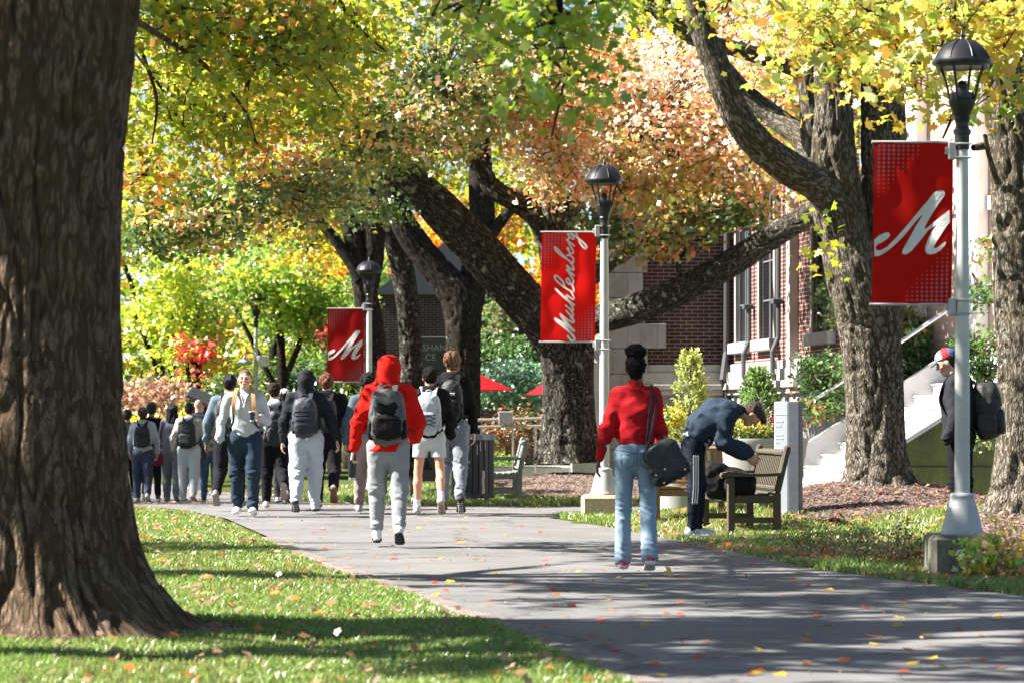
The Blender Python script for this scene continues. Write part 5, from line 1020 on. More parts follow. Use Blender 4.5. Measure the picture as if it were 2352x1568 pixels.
# ------------------------------------------------------------------ lamp posts and banners
IRON = simple('lamp_black', (.022, .022, .025), .38, .2, var=.2, bmp=.1); POLE = simple('lamp_pole', (.50, .50, .47), .55, .2, scale=6, var=.12, bmp=.15); BELL = simple('lamp_bell', (.44, .44, .43), .6, .1, scale=8, var=.14)
CONC1 = simple('footing_tan', (.42, .33, .22), .95, scale=35, var=.35, bmp=.8); CONC2 = simple('footing_shaded', (.15, .15, .11), .95, scale=12, var=.45, bmp=.8)  # shade of the front faces is put into both footing colours
def lamp(px, D, label, foot=.33, footm=CONC1, top=4.38, black=False, bell=True, gz=0.0, fw=.28):
    x = (px - 1176) * D / F; r = empty('street_lamp', (x, D, gz), 0, label, 'lamp post', 'campus lamp posts'); T = top - gz
    if foot:
        a = MB(); a.box((-fw, -fw, -.3), (fw, fw, foot), bev=.035); a.build('footing', footm, r, True, 30)
    pb = foot
    if bell:
        a = MB(); a.lathe([(.175, 0), (.178, .02), (.165, .035), (.160, .05), (.150, .10), (.125, .20), (.102, .27), (.095, .29), (.100, .30), (.100, .315), (.088, .33), (.07, .335)], 40, c=(0, 0, foot)); a.build('bell_base', BELL, r, True, 50); pb = foot + .33
    a = MB(); a.lathe([(.062, pb - .05), (.060, pb + .8), (.052, T - 1.3), (.047, T - .85)], 28); a.build('pole', IRON if black else POLE, r, True)
    z = T - .95; a = MB(); a.lathe([(.056, z), (.060, z + .02), (.062, z + .12), (.072, z + .13), (.074, z + .16), (.060, z + .17), (.052, z + .20), (.062, z + .24), (.068, z + .25), (.060, z + .265), (.080, z + .31), (.105, z + .36), (.108, z + .40), (.100, z + .41), (.100, z + .455), (.094, z + .46)], 12); a.build('collar', IRON, r, True, 30)
    L = z + .42; R = T - .25
    for k in range(4):
        an = math.pi / 4 + k * math.pi / 2 + .25; c_, s_ = math.cos(an), math.sin(an); a = MB(); a.tube(catmull([(c_ * .095, s_ * .095, L - .05), (c_ * .115, s_ * .115, L + .02), (c_ * .135, s_ * .135, L + .12), (c_ * .17, s_ * .17, L + .22), (c_ * .200, s_ * .200, R)], 4), .0105, 6); a.build('rib', IRON, r, True)
    a = MB(); a.lathe([(.195, R - .035), (.212, R - .04), (.215, R - .01), (.242, R - .008), (.245, R + .012), (.232, R + .03), (.205, R + .08), (.16, R + .13), (.105, R + .168), (.05, R + .188), (.028, R + .195), (.022, R + .21), (.028, R + .22), (.014, R + .235), (.008, R + .26), (.002, R + .27)], 24); dm = a.build('hood', IRON, r, True, 35)
    a = MB()
    for k in range(8):
        an = k * math.pi / 4 + .2; a.tube([(math.cos(an) * q, math.sin(an) * q, zz) for q, zz in ((.236, R + .03), (.207, R + .083), (.163, R + .134), (.107, R + .172), (.05, R + .192))], .005, 5)
    a.build('hood_seam', IRON, dm, True)
    a = MB(); a.lathe([(.04, L), (.045, L + .02), (.045, L + .10), (.03, L + .13), (.01, L + .14)], 16); a.build('bulb_holder', IRON, r, True); return r, x
lamp_n, xn = lamp(2210, 23.0, 'nearest lamp post, standing on a mossy concrete footing beside the M banner', .33, CONC2)
lamp_m, xm = lamp(1388, 34.8, 'lamp post on a tan concrete footing beside the lettered banner', .30, CONC1)
lamp_3, x3 = lamp(848, 53.5, 'lamp post in shade behind the curly-haired student with the small M banner', .2, CONC1, 4.20, gz=-.3)
lamp_4, x4 = lamp(588, 72.0, 'farthest lamp post carrying a small floodlight above the crowd', 0, None, 4.38, gz=-.3, bell=False)
for r_, D_, zs_ in ((lamp_n, 23, (3.42, 2.16)), (lamp_m, 34.8, (3.52, 2.13)), (lamp_3, 53.5, (3.28 + .3, 1.86 + .3))):
    for z in zs_:
        a = MB(); a.box((-.115, -.04, z - .07), (-.055, .04, z + .07), bev=.006); a.box((-.14, -.022, z - .03), (-.112, .022, z + .03), bev=.004)
        for dz in (-.055, .055): a.tube([(-.06, -.062, z + dz), (.075, -.062, z + dz)], .006, 6)
        a.lathe([(.061, z - .062), (.066, z - .06), (.066, z - .048), (.061, z - .046)], 20); a.lathe([(.061, z + .048), (.066, z + .05), (.066, z + .062), (.061, z + .064)], 20)
        a.build('banner_bracket', BELL, r_, True, 30)
a = MB(); a.tube([(0, 0, 3.1), (-.25, -.05, 3.12)], .035, 8); a.lathe([(.03, 3.02), (.06, 3.0), (.20, 2.88), (.21, 2.83), (.17, 2.80), (.06, 2.79)], 20, c=(-.28, -.05, 0)); a.build('floodlight', BELL, lamp_4, True, 30)
a = MB(); a.box((.05, -.1, 2.75), (.28, .1, 3.02), bev=.01); a.build('junction_box', simple('white_box', (.6, .6, .6), .5), lamp_4); a = MB(); a.box((-.36, -.1, 2.35), (-.18, .08, 2.70), bev=.01); a.build('junction_box', simple('white_box', (.6, .6, .6), .5), lamp_4)
# lettering outlines on the banners, traced as strokes
Mglyph = [(178,905),(215,870),(260,848),(290,845),(302,858),(300,875),(280,895),(240,922),(205,938),(188,960),(192,978),(210,985),(235,980),(280,955),(340,895),(400,830),(470,750),(540,665),(600,595),(635,545),(660,527),(695,522),(718,525),(726,540),(722,560),(700,590),(665,640),(620,715),(590,765),(570,805),(568,818),(585,812),(640,765),(700,715),(757,673),(757,765),(730,800),(690,860),(655,915),(635,950),(632,965),(645,968),(665,960),(690,940),(715,918),(724,925),(712,950),(680,985),(645,1008),(605,1018),(580,1010),(567,990),(570,955),(590,900),(620,840),(655,795),(655,788),(630,805),(590,835),(555,880),(510,935),(465,985),(430,1012),(405,1017),(390,1008),(392,990),(410,955),(450,890),(500,800),(535,745),(558,708),(552,708),(520,740),(470,800),(410,870),(360,920),(310,965),(260,1003),(215,1027),(178,1032)]
Mglyph = [((x - (195 - 45 * (y - 148) / 1247)) / 607, (y - 150) / 1247) for x, y in Mglyph]
def banner(px_l, px_r, py_t, py_b, D, label, kind, col, seed):
    pl, pr = P(px_l, py_t, D), P(px_r, py_b, D); W, Hh = pr[0] - pl[0], pl[2] - pr[2]; r = empty('banner', (pr[0], D, pr[2]), 0, label, 'banner', 'red banners on the lamp posts')
    m = bpy.data.materials.get(f'banner_{kind}_{seed}') or bpy.data.materials.new(f'banner_{kind}_{seed}'); m.use_nodes = True; nt = m.node_tree; nt.nodes.clear(); out = nt.nodes.new('ShaderNodeOutputMaterial'); d = N(nt, 'ShaderNodeBsdfDiffuse'); d.inputs[0].default_value = (*col, 1); t = N(nt, 'ShaderNodeBsdfTranslucent'); t.inputs[0].default_value = (*[min(1, c * 1.3) for c in col], 1); mx = nt.nodes.new('ShaderNodeMixShader'); mx.inputs[0].default_value = .42
    nt.links.new(d.outputs[0], mx.inputs[1]); nt.links.new(t.outputs[0], mx.inputs[2]); nt.links.new(mx.outputs[0], out.inputs[0])
    nu, nv = 24, 44; U, V = np.meshgrid(np.linspace(0, 1, nu), np.linspace(0, 1, nv), indexing='ij')
    wv = lambda u, v: -.020 * np.sin(u * 5 + v * 3 + seed) * np.sin(v * math.pi) - .008 * np.sin(u * 11 - v * 4) - .005 * np.sin(u * 3 + v * 17 + seed)
    sh = -.02 * Hh / 1.3
    co = np.stack([-W + U * W + V * sh - 0, wv(U, V), Hh * (1 - V)], -1); I = np.arange(nu * nv).reshape(nu, nv); q = np.stack([I[:-1, :-1], I[:-1, 1:], I[1:, 1:], I[1:, :-1]], -1).reshape(-1, 4)
    mesh_k('fabric', co.reshape(-1, 3), 4, len(q), q, m, r, True)
    pt = lambda u, v, o=.006: (-W + u * W + v * sh, float(wv(np.array(u), np.array(v))) - o, Hh * (1 - v))
    wm = simple('banner_white', (.62, .63, .58), .8, bmp=0); dm = simple('banner_dot', (.30, .12, .13), .8, bmp=0)
    if kind == 'M':
        me = bpy.data.curves.new('lettering', 'CURVE'); me.dimensions = '2D'; me.fill_mode = 'BOTH'; sp = me.splines.new('POLY'); sp.points.add(len(Mglyph) - 1)
        for p, (u, v) in zip(sp.points, Mglyph): p.co = (u * W + v * sh, -v * Hh, 0, 1)
        sp.use_cyclic_u = True; tmp = bpy.data.objects.new('tmp', me); C.objects.link(tmp); dg = bpy.context.evaluated_depsgraph_get(); mm_ = bpy.data.meshes.new_from_object(tmp.evaluated_get(dg)); bpy.data.objects.remove(tmp)
        import bmesh
        bm = bmesh.new(); bm.from_mesh(mm_); bmesh.ops.triangulate(bm, faces=bm.faces); bmesh.ops.subdivide_edges(bm, edges=[e for e in bm.edges if e.calc_length() > .08], cuts=2)
        for v_ in bm.verts: x, y = v_.co.x, v_.co.y; vv = -y / Hh; uu = (x - vv * sh) / W; v_.co = pt(uu, vv)
        m2 = bpy.data.meshes.new('lettering'); bm.to_mesh(m2); bm.free(); link('lettering', m2, r, wm)
    else:
        # script word running up the banner; strokes in (u, v) of the crop, with pen widths
        S = [([(530,1370),(570,1440),(630,1490),(690,1480),(702,1430),(650,1340),(560,1240),(450,1140),(330,1040),(230,960),(180,890)], 62), ([(180,890),(260,940),(370,1000),(480,1060),(580,1130),(688,1222)], 74),
             ([(688,1222),(600,1120),(500,1010),(420,920),(370,840),(332,770)], 66), ([(332,770),(400,835),(500,910),(600,965),(665,1000),(692,960),(668,905),(608,850)], 56),
             ([(490,672),(540,735),(600,795),(650,832),(678,800),(660,735),(615,670)], 48), ([(475,535),(540,590),(605,640),(660,678),(678,640),(650,570),(600,480),(540,400),(470,340)], 46),
             ([(207,72),(290,160),(400,270),(480,350),(580,430),(700,520)], 62), ([(540,390),(495,300),(505,252),(570,295),(640,350),(690,368),(700,320),(670,240),(625,165)], 46),
             ([(450,0),(420,-100),(340,-200),(250,-275),(190,-280),(195,-210),(260,-120),(380,-20),(480,55),(600,130),(680,165),(700,110),(680,30),(655,-50)], 50),
             ([(610,-100),(565,-195),(520,-205),(502,-155),(540,-85),(610,-50),(675,-75),(690,-145),(640,-260),(570,-370),(520,-450)], 50),
             ([(515,-450),(600,-390),(710,-290)], 52), ([(590,-440),(545,-510),(520,-565),(600,-500),(690,-435),(702,-490),(670,-570),(620,-640)], 48),
             ([(520,-750),(440,-830),(360,-920),(280,-1010),(205,-1065),(205,-1020),(250,-950),(350,-860),(480,-770),(600,-680),(675,-635),(700,-700),(680,-780),(600,-845),(525,-845)], 48),
             ([(580,-850),(590,-930),(545,-1000),(535,-1050),(570,-1040),(590,-960),(620,-900),(680,-900),(698,-950),(650,-1050),(585,-1150),(555,-1230)], 42),
             ([(525,-1280),(560,-1235),(640,-1175),(725,-1100)], 48), ([(555,-1245),(580,-1320),(570,-1390),(548,-1440)], 42),
             ([(555,-1440),(620,-1340),(690,-1290),(722,-1330),(670,-1390),(600,-1440)], 42), ([(640,-1455),(760,-1365),(880,-1270),(1000,-1160),(1055,-1080),(1040,-1025),(970,-1060),(880,-1180),(830,-1320),(775,-1455)], 50)]
        def uv(x, y): xs_, ys_ = 1340 + x / 11.2, 700 + y / 11.2; return ((xs_ - (1327.5 - 6.7 * (ys_ - 567) / 267)) / 131, (ys_ - 568) / 267)
        mb = MB(); k_ = 0
        for pts, wd in S:
            q = catmull([(*uv(x, y), 0) for x, y in pts], 6); vs = []; hw = wd * .5 / 11.2 / 131 * W
            for i, p in enumerate(q):
                A_ = np.array(pt(p[0], p[1], 0)); n1_, n0_ = q[min(i+1, len(q)-1)], q[max(i-1, 0)]; t = np.array(pt(n1_[0], n1_[1], 0)) - np.array(pt(n0_[0], n0_[1], 0)); t[1] = 0; t /= np.linalg.norm(t) + 1e-9; nn = np.array((-t[2], 0, t[0]))
                e = hw; yo = np.array((0, -.006 - .0004 * k_, 0)); vs += [A_ + nn * e + yo, A_ - nn * e + yo]
            mb.add(vs, [(2*i, 2*i+1, 2*i+3, 2*i+2) for i in range(len(q)-1)])
            for p in (q[0], q[-1]): cA = np.array(pt(p[0], p[1], .006 + .0004 * k_)); mb.add([cA + np.array((math.cos(a_) * hw, 0, math.sin(a_) * hw)) for a_ in np.linspace(0, 2 * math.pi, 12, endpoint=False)], [tuple(range(12))])
            k_ += 1
        mb.build('lettering', wm, r)
    mb = MB()
    for i in range(9):
        for j in range(14):
            for fl in (0, 1):
                s_ = (1 - (i / 8 * .75 + j / 13 * .95)) * 1.15
                if s_ <= .08: continue
                u, v = .06 + i * .062, .022 + j * .026
                if fl: u, v = 1 - u + .0, 1 - v
                rad = .0125 * W / .65 * min(1, .35 + s_)
                c_ = np.array(pt(u, v, .004)); mb.add([c_ + np.array((math.cos(a_) * rad, 0, math.sin(a_) * rad)) for a_ in np.linspace(0, 2 * math.pi, 10, endpoint=False)], [tuple(range(10))])
    dp = mb.build('dot_pattern', dm, r)
    fb = [c_ for c_ in r.children if c_.name.startswith('fabric')][0]
    with bpy.context.temp_override(active_object=fb, object=fb, selected_objects=[fb, dp], selected_editable_objects=[fb, dp]): bpy.ops.object.join()
    for za, dx in ((Hh + .005, 0), (-.005, sh)): mb = MB(); mb.tube([(-W + dx - .02, 0, za), (.10, 0, za)], .011, 8); mb.build('arm_rod', BELL, r, True)
    return r
banner(2008, 2190, 328, 698, 23.0, 'large red banner with a white script M on the nearest lamp', 'M', (.36, .010, .008), 1)
banner(1245, 1370, 534, 784, 34.8, 'bright red banner with white script word on the middle lamp', 'W', (.60, .012, .010), 2)
banner(753, 837, 709, 876, 53.5, 'small darker red banner with white script M on the third lamp', 'M', (.32, .012, .012), 3)
# ------------------------------------------------------------------ benches
def bench(loc, rz, label, W=1.25, col=(.085, .070, .048), name='bench_wood', Wd=.0, cz=1.0):
    wd = simple(name, col, .85, scale=25, var=.3, bmp=.6, stretch=(1, 1, 4)); r = empty('park_bench', loc, rz, label, 'bench')
    # local: seat faces -y, width along x
    for s in (-1, 1):
        x = s * W / 2
        a = MB(); a.bar((x, -.26, 0), (x, -.26, .60), .065, .075, bev=.008); a.build('leg', wd, r)
        a = MB(); a.bar((x, .24, 0), (x, .24, .43), .065, .075, bev=.008); a.bar((x, .24, .425), (x, .36, .93), .065, .07, bev=.02); a.build('rear_leg', wd, r)
        a = MB(); pts = [(-.36, .585), (-.375, .61), (-.36, .64), (-.30, .655), (-.1, .635), (.1, .635), (.30, .645), (.30, .61), (.1, .60), (-.1, .60), (-.30, .60)]; a.prism(pts, x - .05, x + .05, M=Matrix(((0, 0, 1, 0), (1, 0, 0, 0), (0, 1, 0, 0), (0, 0, 0, 1)))); a.build('armrest', wd, r)
        a = MB(); a.bar((x, -.22, .14), (x, .21, .14), .05, .06, bev=.006); a.bar((x, -.22, .36), (x, .21, .36), .05, .08, bev=.006); a.build('side_rail', wd, r)
    a = MB()
    for i in range(6): y = -.27 + i * .092; a.box((-W/2 + .035, y, .405 - .02 * math.sin(i / 5 * 3.14)), (W/2 - .035, y + .07, .43 - .02 * math.sin(i / 5 * 3.14)), bev=.006)
    a.box((-W/2 + .035, -.285, .33), (W/2 - .035, -.245, .40), bev=.006); a.build('seat', wd, r)
    a = MB(); f = lambda z: .245 + (z - .43) * .24
    a.bar((-W/2 + .033, f(.86), .86), (W/2 - .033, f(.86), .86), .035, .10, up=(0, 1, .2), bev=.006); a.bar((-W/2 + .033, f(.48), .48), (W/2 - .033, f(.48), .48), .035, .055, up=(0, 1, .2), bev=.006)
    n = int(W / .085)
    for i in range(n): x = -W/2 + .033 + (i + .7) * (W - .066) / (n + .4); a.bar((x, f(.50), .50), (x, f(.83), .83), .034, .014, bev=.003)
    a.build('backrest', wd, r); return r
bx, by = (1725 - 1176) * 30.6 / F, 30.6
bench((2.48, 30.75, .03), math.radians(-82), 'weathered grey-green bench seen end-on with a black backpack on its seat', 1.30)
bench((2.03, 32.6, .03), math.radians(10), 'honey-coloured bench behind the bending student', .88, (.24, .135, .062), 'bench_honey')
bench((-.16, 42.6, .0), math.radians(-87), 'silvery slatted bench beside the dark litter bin', 1.3, (.19, .20, .18), 'bench_silver')
# ------------------------------------------------------------------ litter bin
r = empty('litter_bin', ((1086 - 1176) * 41.2 / F, 41.2, -.03), 0, 'dark brown slatted litter bin with chipped paint by the path', 'bin'); bm_ = simple('bin_brown', (.032, .031, .034), .55, scale=9, var=.25); R0 = .30
for k in range(22):
    an = 2 * math.pi * k / 22; M2 = Matrix.Translation((math.cos(an) * R0, math.sin(an) * R0, 0)) @ Matrix.Rotation(an, 4, 'Z'); a = MB(); a.box((-.009, -.037, .12), (.009, .037, .97), 0, M2, .005); a.build('slat', bm_, r)
a = MB(); a.lathe([(.275, .10), (.32, .10), (.32, .17), (.275, .17)], 28); a.build('bottom_ring', bm_, r); a = MB(); a.lathe([(.20, .94), (.33, .94), (.335, .99), (.33, 1.02), (.22, 1.02)], 28); a.build('rim', simple('bin_lid', (.16, .18, .21), .4, .3), r)
a = MB(); a.lathe([(.26, .12), (.26, .93)], 20); a.build('liner', simple('liner', (.01, .01, .01)), r)
for an in (.7, 2.3, 3.9, 5.5): a = MB(); a.tube([(math.cos(an) * .28, math.sin(an) * .28, -.02), (math.cos(an) * .28, math.sin(an) * .28, .12)], .025, 8); a.build('leg', bm_, r)
pc = simple('chipped_patch', (.42, .40, .33), .9); a = MB()
for an, z0, z1, w_ in ((-1.05, .16, .50, .022), (-1.35, .72, .88, .006), (-1.2, .78, .92, .007), (-.95, .80, .93, .005), (-1.7, .60, .64, .006)):
    M2 = Matrix.Translation((math.cos(an) * (R0 + .0105), math.sin(an) * (R0 + .0105), 0)) @ Matrix.Rotation(an, 4, 'Z'); pts = [(math.sin(i * 2.1) * .3 * w_ + (w_ if i < 6 else -w_), z0 + (z1 - z0) * ((i if i < 6 else 11 - i) / 5)) for i in range(12)]; a.prism(pts, -.001, .002, M=M2 @ Matrix(((0, 0, 1, 0), (1, 0, 0, 0), (0, 1, 0, 0), (0, 0, 0, 1))))
a.build('paint_chip', pc, r)
# ------------------------------------------------------------------ railing, umbrellas, kiosk, sign, planters
r = empty('metal_railing', (*P(1100, 1000, 52)[:2], -.3), 0, 'bare steel railing on a low white kerb beyond the litter bin', 'railing'); rs = simple('railing_steel', (.42, .38, .34), .45, .6)
a = MB(); a.tube([(-.3, 0, 1.33), (1.5, 0, 1.36)], .025, 8); a.tube([(-.3, .3, 1.45), (1.5, .3, 1.5)], .03, 8); a.tube([(-.3, 0, .62), (1.5, 0, .60)], .018, 8); a.build('rail', rs, r, True)
for x in (.05, .62, 1.03): a = MB(); a.tube([(x, 0, .3), (x, 0, 1.34)], .022, 8); a.build('post', rs, r, True)
a = MB(); a.box((.36, -.03, 1.38), (.62, .1, 1.62), bev=.01); a.build('sign_plate', simple('plate_grey', (.35, .34, .33), .5), r)
r = empty('low_wall', (*P(1180, 1060, 52.2)[:2], -.3), 0, 'low curved pale concrete wall at the foot of the railing', 'wall'); a = MB(); a.box((-1.2, 0, 0), (1.6, .35, .62), bev=.02); a.build('wall', simple('pale_conc', (.50, .49, .47), .9, scale=6), r)
def umbrella(px, py, D, label, Rr=1.35):
    p = P(px, py, D); r = empty('patio_umbrella', (p[0], p[1], -.3), 0, label, 'umbrella', 'red patio umbrellas'); z = p[2] + .3; a = MB(); a.lathe([(Rr, z - .42), (Rr * .98, z - .40), (Rr * .5, z - .18), (.04, z), (.01, z + .02)], 8, a0=.3)
    um = leaf_like('umbrella_cloth', (.62, .03, .04)); a.build('canopy', um, r); a = MB(); a.tube([(0, 0, 0), (0, 0, z + .08)], .025, 8); a.build('pole', POLE, r, True)
def leaf_like(name, col):
    if name in MATS: return MATS[name]
    m = bpy.data.materials.new(name); m.use_nodes = True; nt = m.node_tree; nt.nodes.clear(); out = nt.nodes.new('ShaderNodeOutputMaterial'); d = N(nt, 'ShaderNodeBsdfDiffuse'); d.inputs[0].default_value = (*col, 1); t = N(nt, 'ShaderNodeBsdfTranslucent'); t.inputs[0].default_value = (*col, 1); mx = nt.nodes.new('ShaderNodeMixShader'); mx.inputs[0].default_value = .4
    nt.links.new(d.outputs[0], mx.inputs[1]); nt.links.new(t.outputs[0], mx.inputs[2]); nt.links.new(mx.outputs[0], out.inputs[0]); MATS[name] = m; return m
umbrella(1075, 850, 59, 'red patio umbrella whose edge shows between the dark trunk and leaning trunk', 1.0); umbrella(1290, 858, 58, 'red patio umbrella mostly hidden behind the central trunk', .75)
p = P(460, 900, 58); r = empty('information_kiosk', (p[0], 58, -.3), 0, 'tilted dark panel on a pale post behind the bald man', 'sign'); a = MB(); a.box((-.06, -.05, 0), (.14, .05, 1.75), bev=.01); a.build('post', simple('kiosk_post', (.45, .47, .48), .5), r)
a = MB(); M2 = Matrix.Translation((.0, 0, 1.92)) @ Matrix.Rotation(math.radians(24), 4, 'Y') @ Matrix.Rotation(math.radians(25), 4, 'X'); a.box((-.26, -.24, -.035), (.26, .24, .035), 0, M2, .02); a.build('panel', simple('kiosk_dark', (.035, .04, .045), .5), r)
r = empty('sign_pylon', (*P(1805, 1100, 32.0)[:2], .05), math.radians(-20), 'light grey upright information pylon beside the round planter', 'sign'); sg = simple('pylon_face', (.50, .53, .58), .35, .2, scale=3, var=.06, bmp=0)
a = MB(); a.box((-.13, -.02, .0), (.03, .08, 1.38), bev=.008); a.build('panel', sg, r); a = MB(); a.box((.034, -.035, 0), (.165, .13, 1.385), bev=.01); a.build('side_post', simple('pylon_side', (.10, .11, .13), .45, .3), r)
a = MB()
for i, (z, wd) in enumerate(((1.15, .20), (1.10, .14), (1.00, .18), (.96, .22), (.92, .12), (.84, .16))):
    for k in range(int(wd / .045)): a.box((-.115 + k * .024, -.0235, z), (-.115 + k * .024 + .016, -.0205, z + (.022 if i < 2 else .010)))
a.box((-.12, -.0235, 1.235), (.02, -.0205, 1.24)); a.build('faint_print', simple('print_white', (.75, .77, .80), .5, bmp=0), r)
PLM = simple('planter_grey', (.46, .45, .44), .9, scale=90, var=.12, bmp=.4)
def planter(px, D, label, R1, Hh, gz=0.0):
    x = (px - 1176) * D / F; r = empty('round_planter', (x, D, gz), 0, label, 'planter', 'round concrete planters'); a = MB(); a.lathe([(R1 * .72, 0), (R1 * .74, .03), (R1 * .98, Hh - .06), (R1, Hh - .03), (R1, Hh), (R1 * .93, Hh), (R1 * .91, Hh - .09)], 48); a.build('bowl', PLM, r, True, 35); a = MB(); a.lathe([(.01, Hh - .085), (R1 * .9, Hh - .08)], 40); a.build('soil', mulch, r); return x
def conifer(px, D, z0, h, rr, label, gz=0, col=None, seed=1):
    x = (px - 1176) * D / F; r = empty('dwarf_spruce', (x, D, z0), 0, label, 'conifer', 'dwarf spruces in the planters'); a = MB(); a.tube([(0, 0, -.1), (0, 0, h * .9)], [.03, .006], 6); a.build('trunk', BARKD, r)
    rg = np.random.default_rng(seed); n = 620; t = rg.uniform(0, 1, n) ** 1.25; an = rg.uniform(0, 6.28, n); prof = np.sin(np.clip(t + .18, 0, 1) * math.pi) ** .8 * .95 * (1 - t) ** .25 + .05; prof = (1 - t) ** .75 * (.72 + .35 * np.clip(t / .25, 0, 1)); rad = prof * rr * rg.uniform(.35, 1.06, n) * (1 + .18 * noise(np.cos(an) * 2, np.sin(an) * 2, t * 5, seed))
    dirs = np.c_[np.cos(an), np.sin(an), rg.uniform(.5, 1.3, n)]; dirs /= np.linalg.norm(dirs, axis=1, keepdims=True); pos = np.c_[np.cos(an) * rad, np.sin(an) * rad, t * h]
    # each sprig: a small spray of needles
    K = 22; P0 = np.repeat(pos, K, 0); dd_ = np.repeat(dirs, K, 0); s = np.tile(np.linspace(0, 1, K), n)[:, None] * .13; nd = dd_ * .75 + rg.normal(0, .55, (n * K, 3)); nd /= np.linalg.norm(nd, axis=1, keepdims=True); a0 = P0 + dd_ * s; sd = np.cross(nd, rg.normal(size=(n * K, 3))); sd /= np.linalg.norm(sd, axis=1, keepdims=True)
    ln = rg.uniform(.022, .042, (n * K, 1)); co = np.stack([a0 - sd * .006, a0 + sd * .006, a0 + nd * ln + sd * .004, a0 + nd * ln - sd * .004], 1).reshape(-1, 3)
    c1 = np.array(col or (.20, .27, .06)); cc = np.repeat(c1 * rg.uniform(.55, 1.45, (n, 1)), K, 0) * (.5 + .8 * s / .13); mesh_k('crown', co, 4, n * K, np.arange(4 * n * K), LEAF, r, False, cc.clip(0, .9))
def flowers(name, label, cs, base, cols, lsz=.045, seed=3):
    r = empty(name, base, 0, label, 'flowers'); crown('foliage', r, [(c, rr, n) for c, rr, n in cs], [((.08, .16, .03), 2), ((.14, .22, .04), 2)], lsz, 0, seed, twig=False, per=14, spread=.08, droop=-.5); crown('petals', r, [(c + np.array((0, -.02, .04)), rr, n) for c, rr, n in cs], cols, lsz * .9, 0, seed + 1, twig=False, per=10, spread=.05, droop=-.5)
D_ = 36.2; xp = planter(1745, D_, 'large round grey planter between the bending student and the pylon', .62, .98); conifer(1742, D_, .9, .92, .30, 'darker conical dwarf spruce in the round planter beside the pylon', col=(.15, .24, .06), seed=2)
flowers('flower_clump', 'yellow and crimson flowers round the rim of the large planter', [(P(1690, 985, D_ - .3), (.28, .15, .10), 420), (P(1745, 990, D_ - .4), (.2, .12, .08), 260)], (xp, D_, .9), [((.60, .50, .06), 3), ((.50, .40, .10), 2)], .04)
flowers('flower_clump', 'crimson cockscomb plumes at the pylon side of the large planter', [(P(1785, 965, D_ - .2), (.12, .12, .20), 300), (P(1840, 985, D_ - .1), (.05, .08, .09), 60)], (xp + .2, D_, .9), [((.55, .03, .06), 3), ((.45, .04, .12), 2)], .035, 9)
xp = planter(1578, D_ + .3, 'round grey planter half hidden behind the honey-coloured bench', .55, .92); conifer(1586, D_ + .3, .75, 1.28, .32, 'tall yellow-green conical dwarf spruce left of the bending student', col=(.34, .37, .10), seed=5)
flowers('flower_clump', 'bright yellow flowers below the taller dwarf spruce', [(P(1545, 965, D_ - .1), (.14, .15, .13), 380), (P(1620, 985, D_), (.14, .12, .08), 220)], (xp, D_, .8), [((.70, .55, .04), 3), ((.60, .40, .04), 1)], .04, 14)
# young plants in the bed and the yellow shrub at the frame edge
def sprigs(name, label, base, stems, pal, lsz, seed, lod=0, n=9):
    r = empty(name, base, 0, label, 'plant'); mb = MB(); rg = np.random.default_rng(seed); cs = []; b0 = np.array(base)
    for p in stems:
        p = np.array(p); mid = (b0 + p) / 2 + rg.normal(0, .05, 3); mb.tube(catmull([(0, 0, 0), mid - b0, p - b0], 4), .006, 5); cs.append((p, (.07, .07, .05), n)); cs.append((mid, (.06, .06, .05), n // 2))
        for _ in range(2): e = mid + rg.normal(0, .1, 3) + (0, 0, .08); mb.tube([mid - b0, e - b0], .004, 4); cs.append((e, (.05, .05, .04), n // 2))
    mb.build('stem', simple('grey_stem', (.20, .16, .12)), r); crown('leaves', r, cs, pal, lsz, lod, seed, twig=False, per=9, spread=.06, droop=-.2)
YPK = [((.66, .52, .14), 3), ((.72, .46, .28), 3), ((.74, .60, .14), 3)]
xg, yg = G(2330, 1335)
sprigs('yellow_shrub', 'sprawling shrub of yellow and peach leaves at the foot of the nearest lamp', (xg, yg, 0), [P(vx, vy, 22.3) for vx, vy in ((2262, 1240), (2285, 1225), (2310, 1240), (2340, 1235), (2330, 1262), (2350, 1280), (2300, 1265), (2365, 1250), (2345, 1310), (2255, 1232), (2390, 1290))], YPK, .045, 51, 1, 14)
sprigs('seedling', 'pale green seedling beside the concrete footing', (*G(2240, 1330), 0), [P(2232, 1298, 22.2), P(2215, 1290, 22.2), P(2250, 1315, 22.2), P(2330, 1300, 22)], [((.25, .45, .06), 2), ((.60, .55, .08), 2), ((.45, .55, .35), 1)], .06, 52, 1, 8)
for i, (vx, vy, h_) in enumerate(((1905, 1290, 60), (1985, 1310, 90), (2040, 1300, 70), (1955, 1285, 55), (2090, 1300, 75), (1860, 1275, 45))):
    x, y = G(vx, vy); sprigs('bare_seedling', ('short twiggy plant nearest the bench in the bare bed', 'tall twiggy plant midway along the bare bed', 'twiggy plant with olive leaves left of the footing', 'low leafy plant behind the tall twiggy one', 'thin twiggy plant against the concrete footing', 'tiny plant at the bench end of the bed')[i], (x, y, 0), [P(vx + dx, vy - h_ * q, y) for dx, q in ((-30, .8), (0, 1), (25, .7), (45, .5))], [((.16, .18, .05), 3), ((.40, .30, .08), 2), ((.10, .14, .03), 2)], .03, 60 + i, 0, 10)
